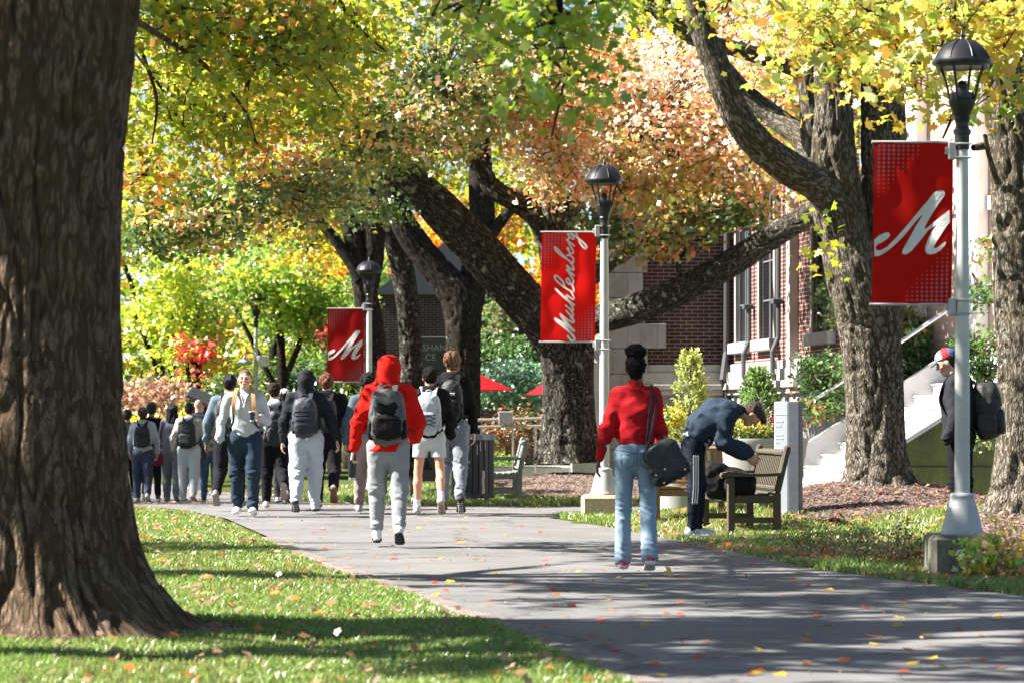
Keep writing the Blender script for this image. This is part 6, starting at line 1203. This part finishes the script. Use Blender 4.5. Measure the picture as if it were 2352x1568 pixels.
# ------------------------------------------------------------------ the people
def at(vx, D): return ((vx - 1176) * D / F, D, float(gz0(0, D)) + .038)
PI = math.pi
WALK_L = ((-14, 34, 40, 2), (16, 6, -6, 2)); WALK_R = ((16, 6, -6, 2), (-14, 34, 40, 2)); MILD_R = ((8, 5, 0, 2), (-8, 22, 25, 2)); MILD_L = ((-8, 22, 25, 2), (8, 5, 0, 2))
DOWN = ((.14, .03, -1), (.10, .22, -1)); DN2 = ((.16, -.08, -1), (.12, .10, -1)); POCK = ((.30, -.12, -1), (.02, .35, -.9)); WH = dict(name='white', col=(.72, .72, .72), sole=(.75, .74, .72))
# red sweater
J = pose((2, 3), 4, ((6, 3, 0, 1), (-5, 16, 18, 1)), (((.30, -.02, -1), (.22, .20, -1)), ((.16, .02, -1), (.10, .9, -.5))), sway=1, sh=.165, leg_k=1.05)
J_w = J; wm_ = person('person in a red sweater and light blue jeans with a high hair bun', at(1460, 22.9), 1.70, math.radians(3), J, (.07, .035, .022), dict(name='red_knit', col=(.42, .012, .016), loose=.012, hem=.075, kind='sweater', wr=1.3, amp=.011, collar=.05), dict(name='light_denim', col=(.25, .34, .42), loose=.006, wr=.6, amp=.007, bun=1, rise=.16, flare=.026, short=.0), dict(name='red_white', col=(.55, .04, .05), sole=(.75, .73, .72)), dict(name='black_bun', col=(.012, .010, .010), vol=.010, bun=1, curl=True, amp=.007, freq=45, low=-.05), 1, True, hands=((.45, 1), (.5, 0)), slim=.90)
mb = MB(); dn = simple('denim_seam', (.16, .23, .32), .9, bmp=.2)
pel = J['pel']
tro = [c_ for c_ in wm_.children if c_.name.startswith('trousers')][0]; swt = [c_ for c_ in wm_.children if c_.name.startswith('sweater')][0]
px_, py_, pz_ = J['pel']; sm_ = simple('stitch_blue', (.085, .125, .18), .9, bmp=.2)
ln = [[(px_ + x, 0, pz_ + .035 - .03 * (1 - abs(x) / .17)) for x in np.linspace(-.17, .17, 13)], [(px_, 0, pz_ + z) for z in np.linspace(.08, -.10, 10)]]
for s in (-1, 1):
    c0 = px_ + s * .082; ln.append([(c0 + a_, 0, pz_ + b_) for a_, b_ in ((-.055, .0), (.0, -.005), (.055, .0), (.055, -.05), (.052, -.09), (.0, -.12), (-.052, -.09), (-.055, -.05), (-.055, .0))])
    L2 = J['legs'][0 if s < 0 else 1]; ln.append([tuple(L2['hip'] + (L2['knee'] - L2['hip']) * t + np.array((s * .085, 0, 0))) for t in np.linspace(0, 1, 8)])
surf_lines(tro, ln, 'stitching', sm_, .0045)
surf_lines(swt, [[(px_ + x, 0, pz_ + .135) for x in np.linspace(-.19, .19, 16)], [tuple(tp(J, x, 0, -.012)) for x in np.linspace(-.05, .05, 6)]], 'rib_line', simple('red_dark', (.25, .008, .012), .95), .0035)
# shoulder bag
o = like(wm_, 'shoulder_bag', 'black leather shoulder bag hanging at the hip of the red sweater walker', 'bag'); lm_ = simple('black_leather', (.018, .018, .02), .42, bmp=.25, scale=30)
c = np.array((.235, -.17, .935)); Zb = unit((-.52, .04, 1)); Xb = unit((1, 0, .52)); f = Field(.009); f.ball(c, (.155, .075, .165), Xb, Zb, .02, pw=4.5); f.ball(c - Zb * .10, (.165, .09, .08), Xb, Zb, .02, pw=4); f.folds(foldfn(5, .006, 9, 11)); build_fields('bag_body', f, lm_, o)
mb = MB(); e1, e2 = c + Zb * .16 - Xb * .09, c + Zb * .16 + Xb * .10; ribbon(mb, [e1, tp(J, .10, -.13, -.25), tp(J, .125, -.115, -.06), tp(J, .135, -.03, .03), tp(J, .14, .07, -.03), tp(J, .18, .05, -.3), e2], .026, .008, (1, .3, 0)); ribbon(mb, [e1 - (0, .02, 0), tp(J, .13, -.16, -.30), tp(J, .165, -.12, -.12), tp(J, .175, -.02, -.01)], .020, .008, (1, .3, 0)); mb.build('strap', lm_, o, True)
gold = simple('brass', (.55, .42, .18), .3, .9, bmp=0)
for dx, dz in ((-.13, -.06), (-.04, -.05), (.11, -.13), (-.1, -.15)): mb = MB(); q_ = c + Xb * dx + Zb * dz - np.array((0, .083, 0)); mb.tube([q_, q_ - np.array((0, .01, 0))], .009, 10); mb.build('stud', gold, o)
mb = MB(); q_ = c + Xb * .155 - Zb * .10 - np.array((0, .06, 0)); mb.tube([q_ + Xb * .024 * math.cos(t) + Zb * .02 * math.sin(t) for t in np.linspace(0, 2 * PI, 14)], .005, 6, cap=False); mb.build('ring', gold, o)
# red hooded student
J = pose((3, 4), 8, ((6, 4, 0, 2), (-6, 24, 28, 2)), (((.34, -.02, -1), (.20, .16, -1)), ((.32, .1, -1), (-.15, .85, -.7))), sh=.188, leg_k=.99)
J_r = J; rr = person('person in a bright red hooded top and grey sweatpants carrying a tumbler', at(892, 27.4), 1.82, 0, J, (.60, .36, .26), dict(name='bright_red', col=(.62, .014, .008), loose=.044, hem=-.06, amp=.013), dict(name='grey_marl', col=(.27, .28, .29), loose=.024, cuff=1, short=.14, amp=.010), dict(name='black_slide', col=(.012, .012, .014), sole=(.012, .012, .014), slide=1), None, 2, True, hands=((1.1, 1), (.6, 0)), hood='up', socks=dict(h=.3))
backpack(rr, J, 'large grey and black backpack on the red hooded student', .165, .255, .105, (.085, .088, .092), (.008, .008, .009), (.075, .075, .08), 'grey_black', z=-.30)
o = like(rr, 'tumbler', 'black insulated tumbler in the left hand of the red hooded student', 'cup'); A = J['arms'][0]; W_ = A['W'] + A['h'] * .10; a = MB(); a.lathe([(.032, -.13), (.034, -.125), (.040, -.02), (.042, .09), (.042, .11), (.034, .115)], 20, c=tuple(W_ + (0, .03, -.06))); a.build('cup_body', simple('tumbler_black', (.015, .015, .02), .35), o, True, 40); a = MB(); a.lathe([(.0322, -.145), (.0335, -.14), (.0345, -.115)], 20, c=tuple(W_ + (0, .03, -.06))); a.build('cup_base', steel, o, True)
# white henley man facing us
J = pose((2, 2), 4, ((12, 6, -10, 2), (-8, 12, 8, 2)), (((.22, -.12, -1), (-.30, .95, .18), (-.5, .75, .15)), ((.30, -.12, -1), (.05, .40, -.9), (-.1, .3, -1))), sh=.205, head=(0, -3, -3))
J_m = J; wm2 = person('person in a pale grey henley and navy sweatpants walking this way with a paper cup', at(563, 35.3), 1.82, PI, J, (.70, .40, .29), dict(name='pale_grey_knit', col=(.44, .47, .49), loose=.018, hem=-.02, kind='henley', amp=.009, collar=.012), dict(name='navy_marl', col=(.026, .042, .066), loose=.030, cuff=1, short=.05, amp=.012), WH, dict(name='short_fair', col=(.22, .12, .06), vol=.004, amp=.004, freq=60, back=False), 3, True, hands=((1.15, 1, (-.1, .2, 1), (.9, -.3, 0)), (.3, 0)), slim=1.0)
mb = MB(); nb = J['nb']
v_ = MB(); v_.add([tp(J, -.052, .062, .005), tp(J, .052, .062, .005), tp(J, .02, .128, -.055), tp(J, .004, .146, -.115), tp(J, -.004, .146, -.115), tp(J, -.02, .128, -.055)], [(0, 5, 4, 3, 2, 1)]); v_.build('neck_opening', simple('chest_skin', (.66, .38, .28), .5, bmp=0), wm2)
v_ = MB(); ribbon(v_, [tp(J, -.058, .055, .012), tp(J, -.03, .125, -.045), tp(J, 0, .150, -.12), tp(J, .03, .125, -.045), tp(J, .058, .055, .012)], .014, .008, (0, .3, 1)); v_.bar(tp(J, 0, .150, -.115), tp(J, .002, .158, -.165), .02, .006); v_.build('placket', MATS['pale_grey_knit'], wm2, True)
o = like(wm2, 'backpack', 'tan-strapped backpack worn by the henley man', 'backpack'); tn = fabric('tan_strap', (.50, .30, .13), .2, .8)
for s in (-1, 1): v_ = MB(); ribbon(v_, [tp(J, s * .08, -.11, .02), tp(J, s * .094, -.015, .062), tp(J, s * .108, .098, .01), tp(J, s * .122, .160, -.12), tp(J, s * .125, .165, -.24)], .048, .014, J['ex']); v_.build('shoulder_strap', tn, o, True); v_ = MB(); ribbon(v_, [tp(J, s * .125, .165, -.24), tp(J, s * .13, .16, -.34), tp(J, s * .18, .07, -.42)], .026, .010, J['ex']); v_.build('webbing', simple('black_web', (.02, .02, .02)), o, True)
f = Field(.014); f.ball(tp(J, 0, -.22, -.27), (.15, .085, .22), J['ex'], J['ez'], pw=3); build_fields('bag_body', f, fabric('tan_bag', (.20, .14, .08)), o)
A = J['arms'][0]; o = like(wm2, 'paper_cup', 'white-rimmed navy paper cup held by the henley man', 'cup'); hc_ = A['W'] + A['h'] * .075 + np.array((.035, .045, .01)); a = MB(); a.lathe([(.026, -.055), (.028, -.05), (.038, .05), (.040, .052)], 20, c=tuple(hc_)); cp = a.build('cup_body', simple('cup_navy', (.02, .045, .13), .5, bmp=0), o, True, 40); a = MB(); a.lathe([(.0385, .046), (.042, .048), (.042, .058), (.036, .058)], 20, c=tuple(hc_)); a.lathe([(.0265, -.062), (.0275, -.052)], 20, c=tuple(hc_)); a.build('rim', simple('cup_white', (.75, .75, .75), .5, bmp=0), cp, True)
# grey shorts
J = pose((2, 3), 6, ((6, 5, 0, 6), (-10, 26, 42, 6)), (((.22, -.04, -1), (.0, .7, -.7)), ((.25, .05, -1), (.0, .5, -.8))), sh=.185, head=(-14, -3, 0))
sg_ = person('person in black hoodie and pale grey shorts with bare calves and white socks', at(986, 35.6), 1.845, 0, J, (.60, .30, .19), dict(name='black_fleece', col=(.009, .009, .010), loose=.036, hem=-.02, amp=.012), dict(name='pale_shorts', col=(.50, .51, .52), loose=.014, cut=.25, bare=1, kind='shorts', amp=.008), dict(name='grey_runner', col=(.40, .42, .44), sole=(.40, .32, .24), tread=(.15, .12, .10)), dict(name='black_curl', col=(.02, .016, .014), vol=.016, curl=True, amp=.012, freq=42, low=-.03), 4, True, hands=((.5, 0), (.5, 0)), hood='down', socks=dict(h=.30))
backpack(sg_, J, 'pale grey backpack laced with black bungee cord', .135, .245, .075, (.40, .43, .47), (.34, .37, .41), (.42, .45, .48), 'pale_grey', z=-.29, style='cords')
# tall student
J = pose((2, 2), 4, ((7, 4, 0, 1), (-9, 24, 40, 1)), (((.18, -.02, -1), (.08, .30, -1)), ((.18, .06, -1), (.06, .20, -1))), sh=.175)
tl = person('tallest student, tousled brown hair, black hoodie and grey trousers beside the litter bin', at(1038, 36.2), 2.04, 0, J, (.66, .38, .28), dict(name='black_fleece', col=(.009, .009, .010), loose=.020, hem=-.03), dict(name='grey_chino', col=(.20, .22, .25), loose=.018, short=.03, amp=.014), dict(name='black_runner', col=(.03, .03, .035), sole=(.03, .03, .03), tread=(.65, .62, .58)), dict(name='tousled_brown', col=(.16, .075, .035), vol=.018, amp=.012, freq=26, low=-.05, zs=.5), 5, True, hands=((.5, 0), (.5, 1)), hood='down', slim=.92)
backpack(tl, J, 'slim black backpack with a small white crossed emblem', .115, .22, .075, (.014, .014, .016), (.022, .022, .025), None, 'black_slim', z=-.27, style='emblem')
# curly student left of the red hood
J = pose((3, 4), 8, WALK_R, (((.30, -.05, -1), (.1, .12, -1)), DOWN), sh=.19, head=(25, -4, 0))
cu = person('dark curly-haired student in slate blue sleeves and taupe sweatpants left of the red hood', at(848, 36.4), 1.80, 0, J, (.62, .36, .26), dict(name='slate_blue', col=(.09, .12, .15), loose=.028, kind='sweatshirt'), dict(name='taupe', col=(.30, .235, .22), loose=.032, cuff=1, short=.08), dict(name='silver_runner', col=(.42, .42, .42), sole=(.5, .48, .46)), dict(name='salt_curl', col=(.03, .028, .027), vol=.022, curl=True, amp=.016, freq=38), 6, False, hands=((.8, 1), (.5, 1)))
# black hood, pale trousers
J = pose((2, 3), 4, ((-7, 26, 34, 2), (7, 5, 0, 2)), (((.26, -.02, -1), (.12, .2, -1)), ((.42, -.14, -1), (.30, -.02, -1))), sh=.20)
bh = person('person with raised charcoal hood and very pale blue sweatpants', at(703, 36.3), 1.80, 0, J, (.60, .36, .27), dict(name='charcoal', col=(.020, .022, .026), loose=.036, hem=.02, amp=.011), dict(name='ice_blue', col=(.50, .56, .62), loose=.040, cuff=0, short=.02, amp=.014, rise=.14), dict(name='pale_runner', col=(.62, .60, .58), sole=(.05, .05, .05), tread=(.35, .35, .35)), None, 7, True, hands=((.5, 1), (.6, 1)), hood='up')
backpack(bh, J, 'dark slate backpack with horizontal webbing straps', .150, .245, .09, (.045, .048, .060), (.040, .043, .054), (.055, .058, .072), 'slate', z=-.31, style='bands')
# man behind the henley man
J = pose((2, 3), 5, WALK_L, (((.30, -.06, -1), (.12, .18, -1)), DOWN), sh=.20)
dk = person('dark-haired person in blue-grey top and black trousers half hidden by the henley man', at(527, 37.6), 1.80, 0, J, (.30, .16, .10), dict(name='blue_grey', col=(.13, .17, .21), loose=.026, kind='sweatshirt'), dict(name='black_trouser', col=(.011, .0115, .014), loose=.030, cuff=1, short=.04), dict(name='grey_shoe', col=(.2, .2, .2), sole=(.25, .22, .2)), dict(name='black_short', col=(.012, .011, .011), vol=.016, amp=.008, freq=40, low=-.03), 8, False, hands=((.5, 1), (.5, 0)))
backpack(dk, J, 'plain black backpack mostly hidden behind the henley man', .14, .22, .07, name='black_a')
# light hoodie black sling bag
J = pose((2, 3), 8, ((4, 5, 0, 2), (-12, 50, 62, 2)), (DN2, ((.26, .0, -1), (.1, .4, -.9))), sh=.19)
lh = person('curly dark-haired person in light grey hoodie and black trousers with one pink sole raised', at(630, 38.2), 1.68, 0, J, (.55, .30, .20), dict(name='light_grey_hoodie', col=(.42, .45, .48), loose=.03), dict(name='black_trouser', col=(.011, .0115, .014), loose=.030, short=.03), dict(name='white_pink', col=(.65, .65, .65), sole=(.62, .42, .36)), dict(name='dark_curl', col=(.05, .035, .028), vol=.014, curl=True, amp=.012, freq=45), 9, False, hood='down', hands=((.5, 0), (.5, 0)))
backpack(lh, J, 'soft black rucksack slung low on the light grey hoodie', .13, .24, .07, z=-.38, name='black_b', tilt=.15)
# cap student
J = pose((3, 4), 8, ((10, 5, 0, 2), (-10, 25, 30, 2)), (DOWN, DOWN), sh=.18)
cs_ = person('person in a white and grey cap and pale hoodie behind the curly-haired student', at(652, 41.5), 1.68, 0, J, (.25, .13, .08), dict(name='pale_hoodie', col=(.40, .42, .44), loose=.028), dict(name='charcoal_trouser', col=(.04, .042, .05), loose=.026), dict(name='grey_white', col=(.5, .5, .5), sole=(.06, .06, .06)), dict(name='black_low', col=(.012, .011, .011), vol=.006, low=-.05), 10, False, hood='down')
f = Field(.010); f.ball(hp(J, 0, -.015, .055), (.088, .106, .085), J['hx'], J['hz']); f.clip(hp(J, 0, 0, .045), J['hz']); build_fields('cap', f, fabric('cap_white', (.55, .56, .55), .3), cs_)
# auburn-haired dark coat
J = pose((2, 3), 6, ((6, 4, 0, 2), (-12, 42, 58, 2)), (((.26, 0, -1), (.1, .2, -1)), ((.42, -.1, -1), (.22, .1, -1))), sh=.20)
au = person('auburn-haired person in a dark jacket and black trousers beside the small banner', at(750, 38.0), 1.80, 0, J, (.60, .36, .26), dict(name='dark_jacket', col=(.008, .009, .012), loose=.04), dict(name='black_trouser', col=(.011, .0115, .014), loose=.026), dict(name='brown_shoe', col=(.30, .28, .26), sole=(.20, .10, .08)), dict(name='auburn', col=(.18, .06, .03), vol=.020, amp=.013, freq=30), 11, False, hood='down')
backpack(au, J, 'black backpack worn over the dark jacket', .13, .22, .075, name='black_c')
# the far walkers
def far(vx, D, h, lab, skin, top, pants, shoes, hair, J, bag=None, **k): r = person(lab, at(vx, D), h, 0, J, skin, top, pants, shoes, hair, int(vx), False, **k); return r
J = pose((2, 3), 6, MILD_R, (((.28, .05, -1), (.0, .45, -.8)), ((.28, .05, -1), (.0, .45, -.8))), sh=.18)
r_ = far(328, 47.5, 1.58, 'small brown-haired person in light hoodie nearest the foreground trunk', (.5, .3, .2), dict(name='light_grey_hoodie', col=(.42, .45, .48), loose=.034), dict(name='navy_trouser', col=(.05, .06, .09), loose=.03), dict(name='grey_shoe', col=(.2, .2, .2)), dict(name='brown_bob', col=(.07, .03, .02), vol=.02, low=-.06), J, hood='down'); backpack(r_, J, 'black backpack on the small person nearest the trunk', .14, .20, .08, name='black_d')
J = pose((2, 3), 6, MILD_L, (DOWN, DOWN), sh=.18)
far(348, 50, 1.72, 'person all in black beside the small brown-haired walker', (.2, .1, .07), dict(name='dark_jacket', col=(.008, .009, .012), loose=.03), dict(name='black_trouser', col=(.011, .0115, .014)), dict(name='black_shoe', col=(.03, .03, .03)), dict(name='black_short', col=(.012, .011, .011), vol=.02), J)
far(292, 52, 1.62, 'dark-haired person just visible beside the foreground trunk', (.3, .18, .12), dict(name='charcoal', col=(.020, .022, .026), loose=.03), dict(name='black_trouser', col=(.011, .0115, .014)), dict(name='black_shoe', col=(.03, .03, .03)), dict(name='black_short', col=(.012, .011, .011), vol=.02), J)
J = pose((2, 3), 6, MILD_R, (((.20, .05, -1), (.0, .5, -.8)), DN2), sh=.165)
lr = far(396, 48, 1.66, 'person with long black hair in grey-blue top and grey trousers', (.5, .3, .2), dict(name='grey_blue_top', col=(.20, .23, .27), loose=.022, kind='top'), dict(name='mid_grey_trouser', col=(.17, .175, .19), loose=.036, short=0), dict(name='grey_shoe', col=(.2, .2, .2)), dict(name='long_black', col=(.012, .010, .011), vol=.018, long=1, amp=.012, freq=22, zs=.3), J)
o = like(lr, 'tote_bag', 'maroon tote bag hanging beside the long-haired walker', 'bag'); tm_ = simple('maroon', (.16, .02, .06), .7, scale=30, bmp=.4); f = Field(.013); f.ball(np.array((-.26, -.06, .80)), (.10, .06, .13), pw=3); f.folds(foldfn(3, .006)); build_fields('bag_body', f, tm_, o); v_ = MB(); ribbon(v_, [np.array((-.22, -.05, .9)), tp(J, -.19, -.12, -.25), tp(J, -.15, -.06, .0), tp(J, -.15, .05, -.03), tp(J, -.2, .05, -.4)], .04, .01); v_.build('strap', tm_, o, True)
J = pose((2, 3), 6, ((7, 5, 0, 3), (-7, 18, 22, 3)), (((.34, .05, -1), (.12, .4, -.8)), ((.34, .05, -1), (.08, .4, -.8))), sh=.19)
bg_ = far(434, 46.5, 1.62, 'person in beige hoodie and pale trousers with big black backpack', (.3, .17, .1), dict(name='beige_hoodie', col=(.40, .37, .34), loose=.036), dict(name='pale_trouser', col=(.47, .49, .49), loose=.034), dict(name='cream_shoe', col=(.55, .46, .36), sole=(.5, .42, .33)), dict(name='black_short', col=(.012, .011, .011), vol=.012), J, hood='down'); backpack(bg_, J, 'big black backpack on the beige hoodie', .155, .24, .09, name='black_e', z=-.3)
J = pose((2, 3), 6, MILD_L, (DOWN, DOWN), sh=.19)
far(455, 55, 1.83, 'bald person in a navy jacket below the tilted kiosk panel', (.55, .30, .22), dict(name='navy_jacket', col=(.025, .03, .05), loose=.03, kind='jacket'), dict(name='black_trouser', col=(.011, .0115, .014)), dict(name='black_shoe', col=(.03, .03, .03)), None, J)
J = pose((2, 3), 6, MILD_R, (DN2, DN2), sh=.165)
pl_ = far(482, 46.8, 1.62, 'person with curly auburn hair in a faded plaid shirt and jeans', (.5, .3, .2), dict(name='plaid_shirt', col=(.28, .28, .26), loose=.026, kind='shirt'), dict(name='blue_denim', col=(.08, .14, .22), loose=.02, short=0), dict(name='black_shoe', col=(.03, .03, .03)), dict(name='auburn_curl', col=(.20, .055, .025), vol=.03, long=1, curl=True, amp=.018, freq=25), J)
nt = MATS['plaid_shirt'].node_tree; b = nt.nodes['Principled BSDF']; wv = N(nt, 'ShaderNodeTexChecker', Scale=14.0); wv.inputs[1].default_value = (.36, .36, .34, 1); wv.inputs[2].default_value = (.16, .17, .17, 1); tc = nt.nodes.new('ShaderNodeTexCoord'); nt.links.new(tc.outputs['Object'], wv.inputs[0]); nt.links.new(wv.outputs[0], b.inputs[0])
J = pose((2, 3), 6, ((8, 6, 0, 2), (-8, 15, 20, 2)), (DOWN, DOWN), sh=.18)
far(932, 39.5, 1.70, 'person in dark clothes mostly hidden between the red hood and the grey shorts', (.5, .3, .2), dict(name='dark_jacket', col=(.008, .009, .012), loose=.02), dict(name='black_trouser', col=(.011, .0115, .014)), dict(name='teal_shoe', col=(.08, .14, .16)), dict(name='black_short', col=(.012, .011, .011), vol=.012), J)
# bending student, body towards the bench on the right (heading: local +y -> image right)
J = pose((30, 74), 108, ((8, 10, 0, 2), (0, 4, 0, 2)), (((.10, .02, -1), (.06, .85, -.55), (0, .8, -.5)), ((.06, -.15, -1), (.02, .95, -.40), (0, .8, -.6))), sh=.18, head=(0, 62, 0), drop=(.05, .05))
J_b = J; bd = person('person bending over the bench in a navy sweatshirt and striped track trousers', (*at(1594, 29.3)[:2], .03), 1.86, math.radians(-88), J, (.62, .35, .25), dict(name='navy_fleece', col=(.026, .040, .062), loose=.050, hem=.035, kind='sweatshirt', amp=.016, wr=1.3), dict(name='navy_track', col=(.012, .016, .027), loose=.010, stripes=1, short=0, rise=.16, amp=.006), dict(name='white_stripe_shoe', col=(.62, .63, .66), sole=(.65, .65, .65), stripe=(.03, .03, .04)), dict(name='dark_flop', col=(.06, .035, .025), vol=.012, flop=1, amp=.010, freq=26, zs=.4), 13, True, hands=((.7, 1), (.7, 1)), slim=1.0)
f = Field(.012); f.cone(J['pel'] + J['t1'] * .03, J['pel'] + J['t1'] * .19, .172, .158, .142, .138, k=.03); f.folds(foldfn(33, .009, 9, 12)); f.clip(J['pel'] + J['t1'] * .02, J['t1']); build_fields('undershirt', f, fabric('ash_shirt', (.42, .45, .50)), bd)
# backpack on the bench
o = empty('backpack', (2.30, 30.3, .42), 0, 'bulging black backpack slumped open on the bench seat', 'backpack'); bb = fabric('bag_bench', (.013, .012, .013), 1, .7); f = Field(.012); f.ball((-.03, 0, .13), (.23, .16, .16), (1, 0, .25), (-.25, 0, 1), pw=2.8); f.ball((-.14, -.02, .27), (.13, .12, .10), k=.05, pw=2.5); f.ball((.13, -.05, .12), (.16, .14, .15), k=.03, pw=2.6); f.folds(foldfn(41, .012, 7, 9)); build_fields('bag_body', f, bb, o)
f = Field(.011); f.ball((.08, -.17, .12), (.12, .06, .10), (1, 0, .2), (-.2, 0, 1), pw=3); f.folds(foldfn(43, .006, 10, 12)); build_fields('front_pocket', f, bb, o); v_ = MB(); ribbon(v_, [(-.28, -.05, .10), (-.33, -.12, -.02), (-.26, -.16, -.18), (-.2, -.17, -.30)], .03, .008, (0, 1, 0)); ribbon(v_, [(-.30, .0, .12), (-.36, -.05, -.05), (-.34, -.1, -.28)], .02, .006, (0, 1, 0)); v_.build('loose_strap', bb, o, True)
# capped student behind the nearest pole, in profile facing left
J = pose((2, 5), 28, ((2, 3, 0, 1), (-3, 3, 0, 1)), (((.12, -.05, -1), (.0, .35, -.9), (0, .2, -1)), ((.12, -.05, -1), (.0, .35, -.9), (0, .2, -1))), sh=.185, head=(0, 22, 0), turn=(0, 0))
cp_ = person('person in profile wearing a red, white and blue cap behind the nearest pole', (*at(2205, 26.9)[:2], .14), 1.80, math.radians(78), J, (.62, .36, .27), dict(name='dark_heather', col=(.024, .025, .030), loose=.052, hem=-.02), dict(name='black_jogger', col=(.008, .008, .010), loose=.022), dict(name='black_shoe', col=(.03, .03, .03)), dict(name='dark_brown_short', col=(.035, .02, .015), vol=.004, low=-.045), 14, True, hands=((.4, 0), (.4, 0)), hood='down')
cm = bpy.data.materials.new('cap_panels'); cm.use_nodes = True; at_ = N(cm.node_tree, 'ShaderNodeAttribute', _attribute_name='Col'); b = cm.node_tree.nodes['Principled BSDF']; cm.node_tree.links.new(at_.outputs['Color'], b.inputs[0]); b.inputs['Roughness'].default_value = .85
f = Field(.007); f.ball(hp(J, 0, -.010, .055), (.086, .108, .088), J['hx'], J['hz']); f.clip(hp(J, 0, 0, .042), unit(J['hz'] - .1 * J['hy'])); f.ball(hp(J, 0, -.01, .143), .009, k=.004)
def capcol(c):
    r = c - J['hc']; y, z, x = r @ J['hy'], r @ J['hz'], r @ J['hx']; col = np.tile((.05, .10, .22), (len(c), 1)); col[(y < .02) & (y > -.05)] = (.60, .02, .03); col[y > .02] = (.62, .62, .60); col[z < .050] = (.05, .10, .22); col[(y > .055) & (np.abs(z - .075) < .018) & (np.abs(x) < .045) & (np.abs(x) > .018)] = (.10, .16, .34); return col
cpo = build_fields('cap', f, cm, cp_, capcol); f = Field(.006); f.cone(hp(J, 0, .085, .040), hp(J, 0, .155, .022), .066, .052, .008, .007, J['hx'], .01); build_fields('visor', f, fabric('cap_blue', (.06, .12, .24), .2), cpo)
backpack(cp_, J, 'bulky black backpack on the capped student behind the pole', .155, .27, .125, name='black_g', z=-.33)

shade('maple out of view whose crown shades the near walkway', -6.6, 22.4, 8.8, 3.6, 15500, seed=3, ry=4.8)
shade('maple out of view dappling the nearest stretch of walkway', -6.4, 15.2, 8.4, 3.6, 7500, seed=8, ry=2.7)
shade('maple out of view shading the far end of the walk', -13, 46.5, 8.8, 6.0, 17000, seed=4, ry=7)
shade('small maple out of view throwing a band of shade on the lawn', -12.6, 27.6, 8.4, 2.6, 3600, seed=5, ry=1.5)
shade('slim maple out of view throwing a thin shadow on the lawn', -12.0, 22.6, 8.0, 1.8, 1200, seed=6, ry=.6)

shade('broad maple out of view arching over the nearest part of the walk', -8.8, 17.5, 9.0, 4.2, 6500, seed=9, ry=6.5, dx=8.6, trunk=.3)  # unseen crown added to cut the sky fill on the walk
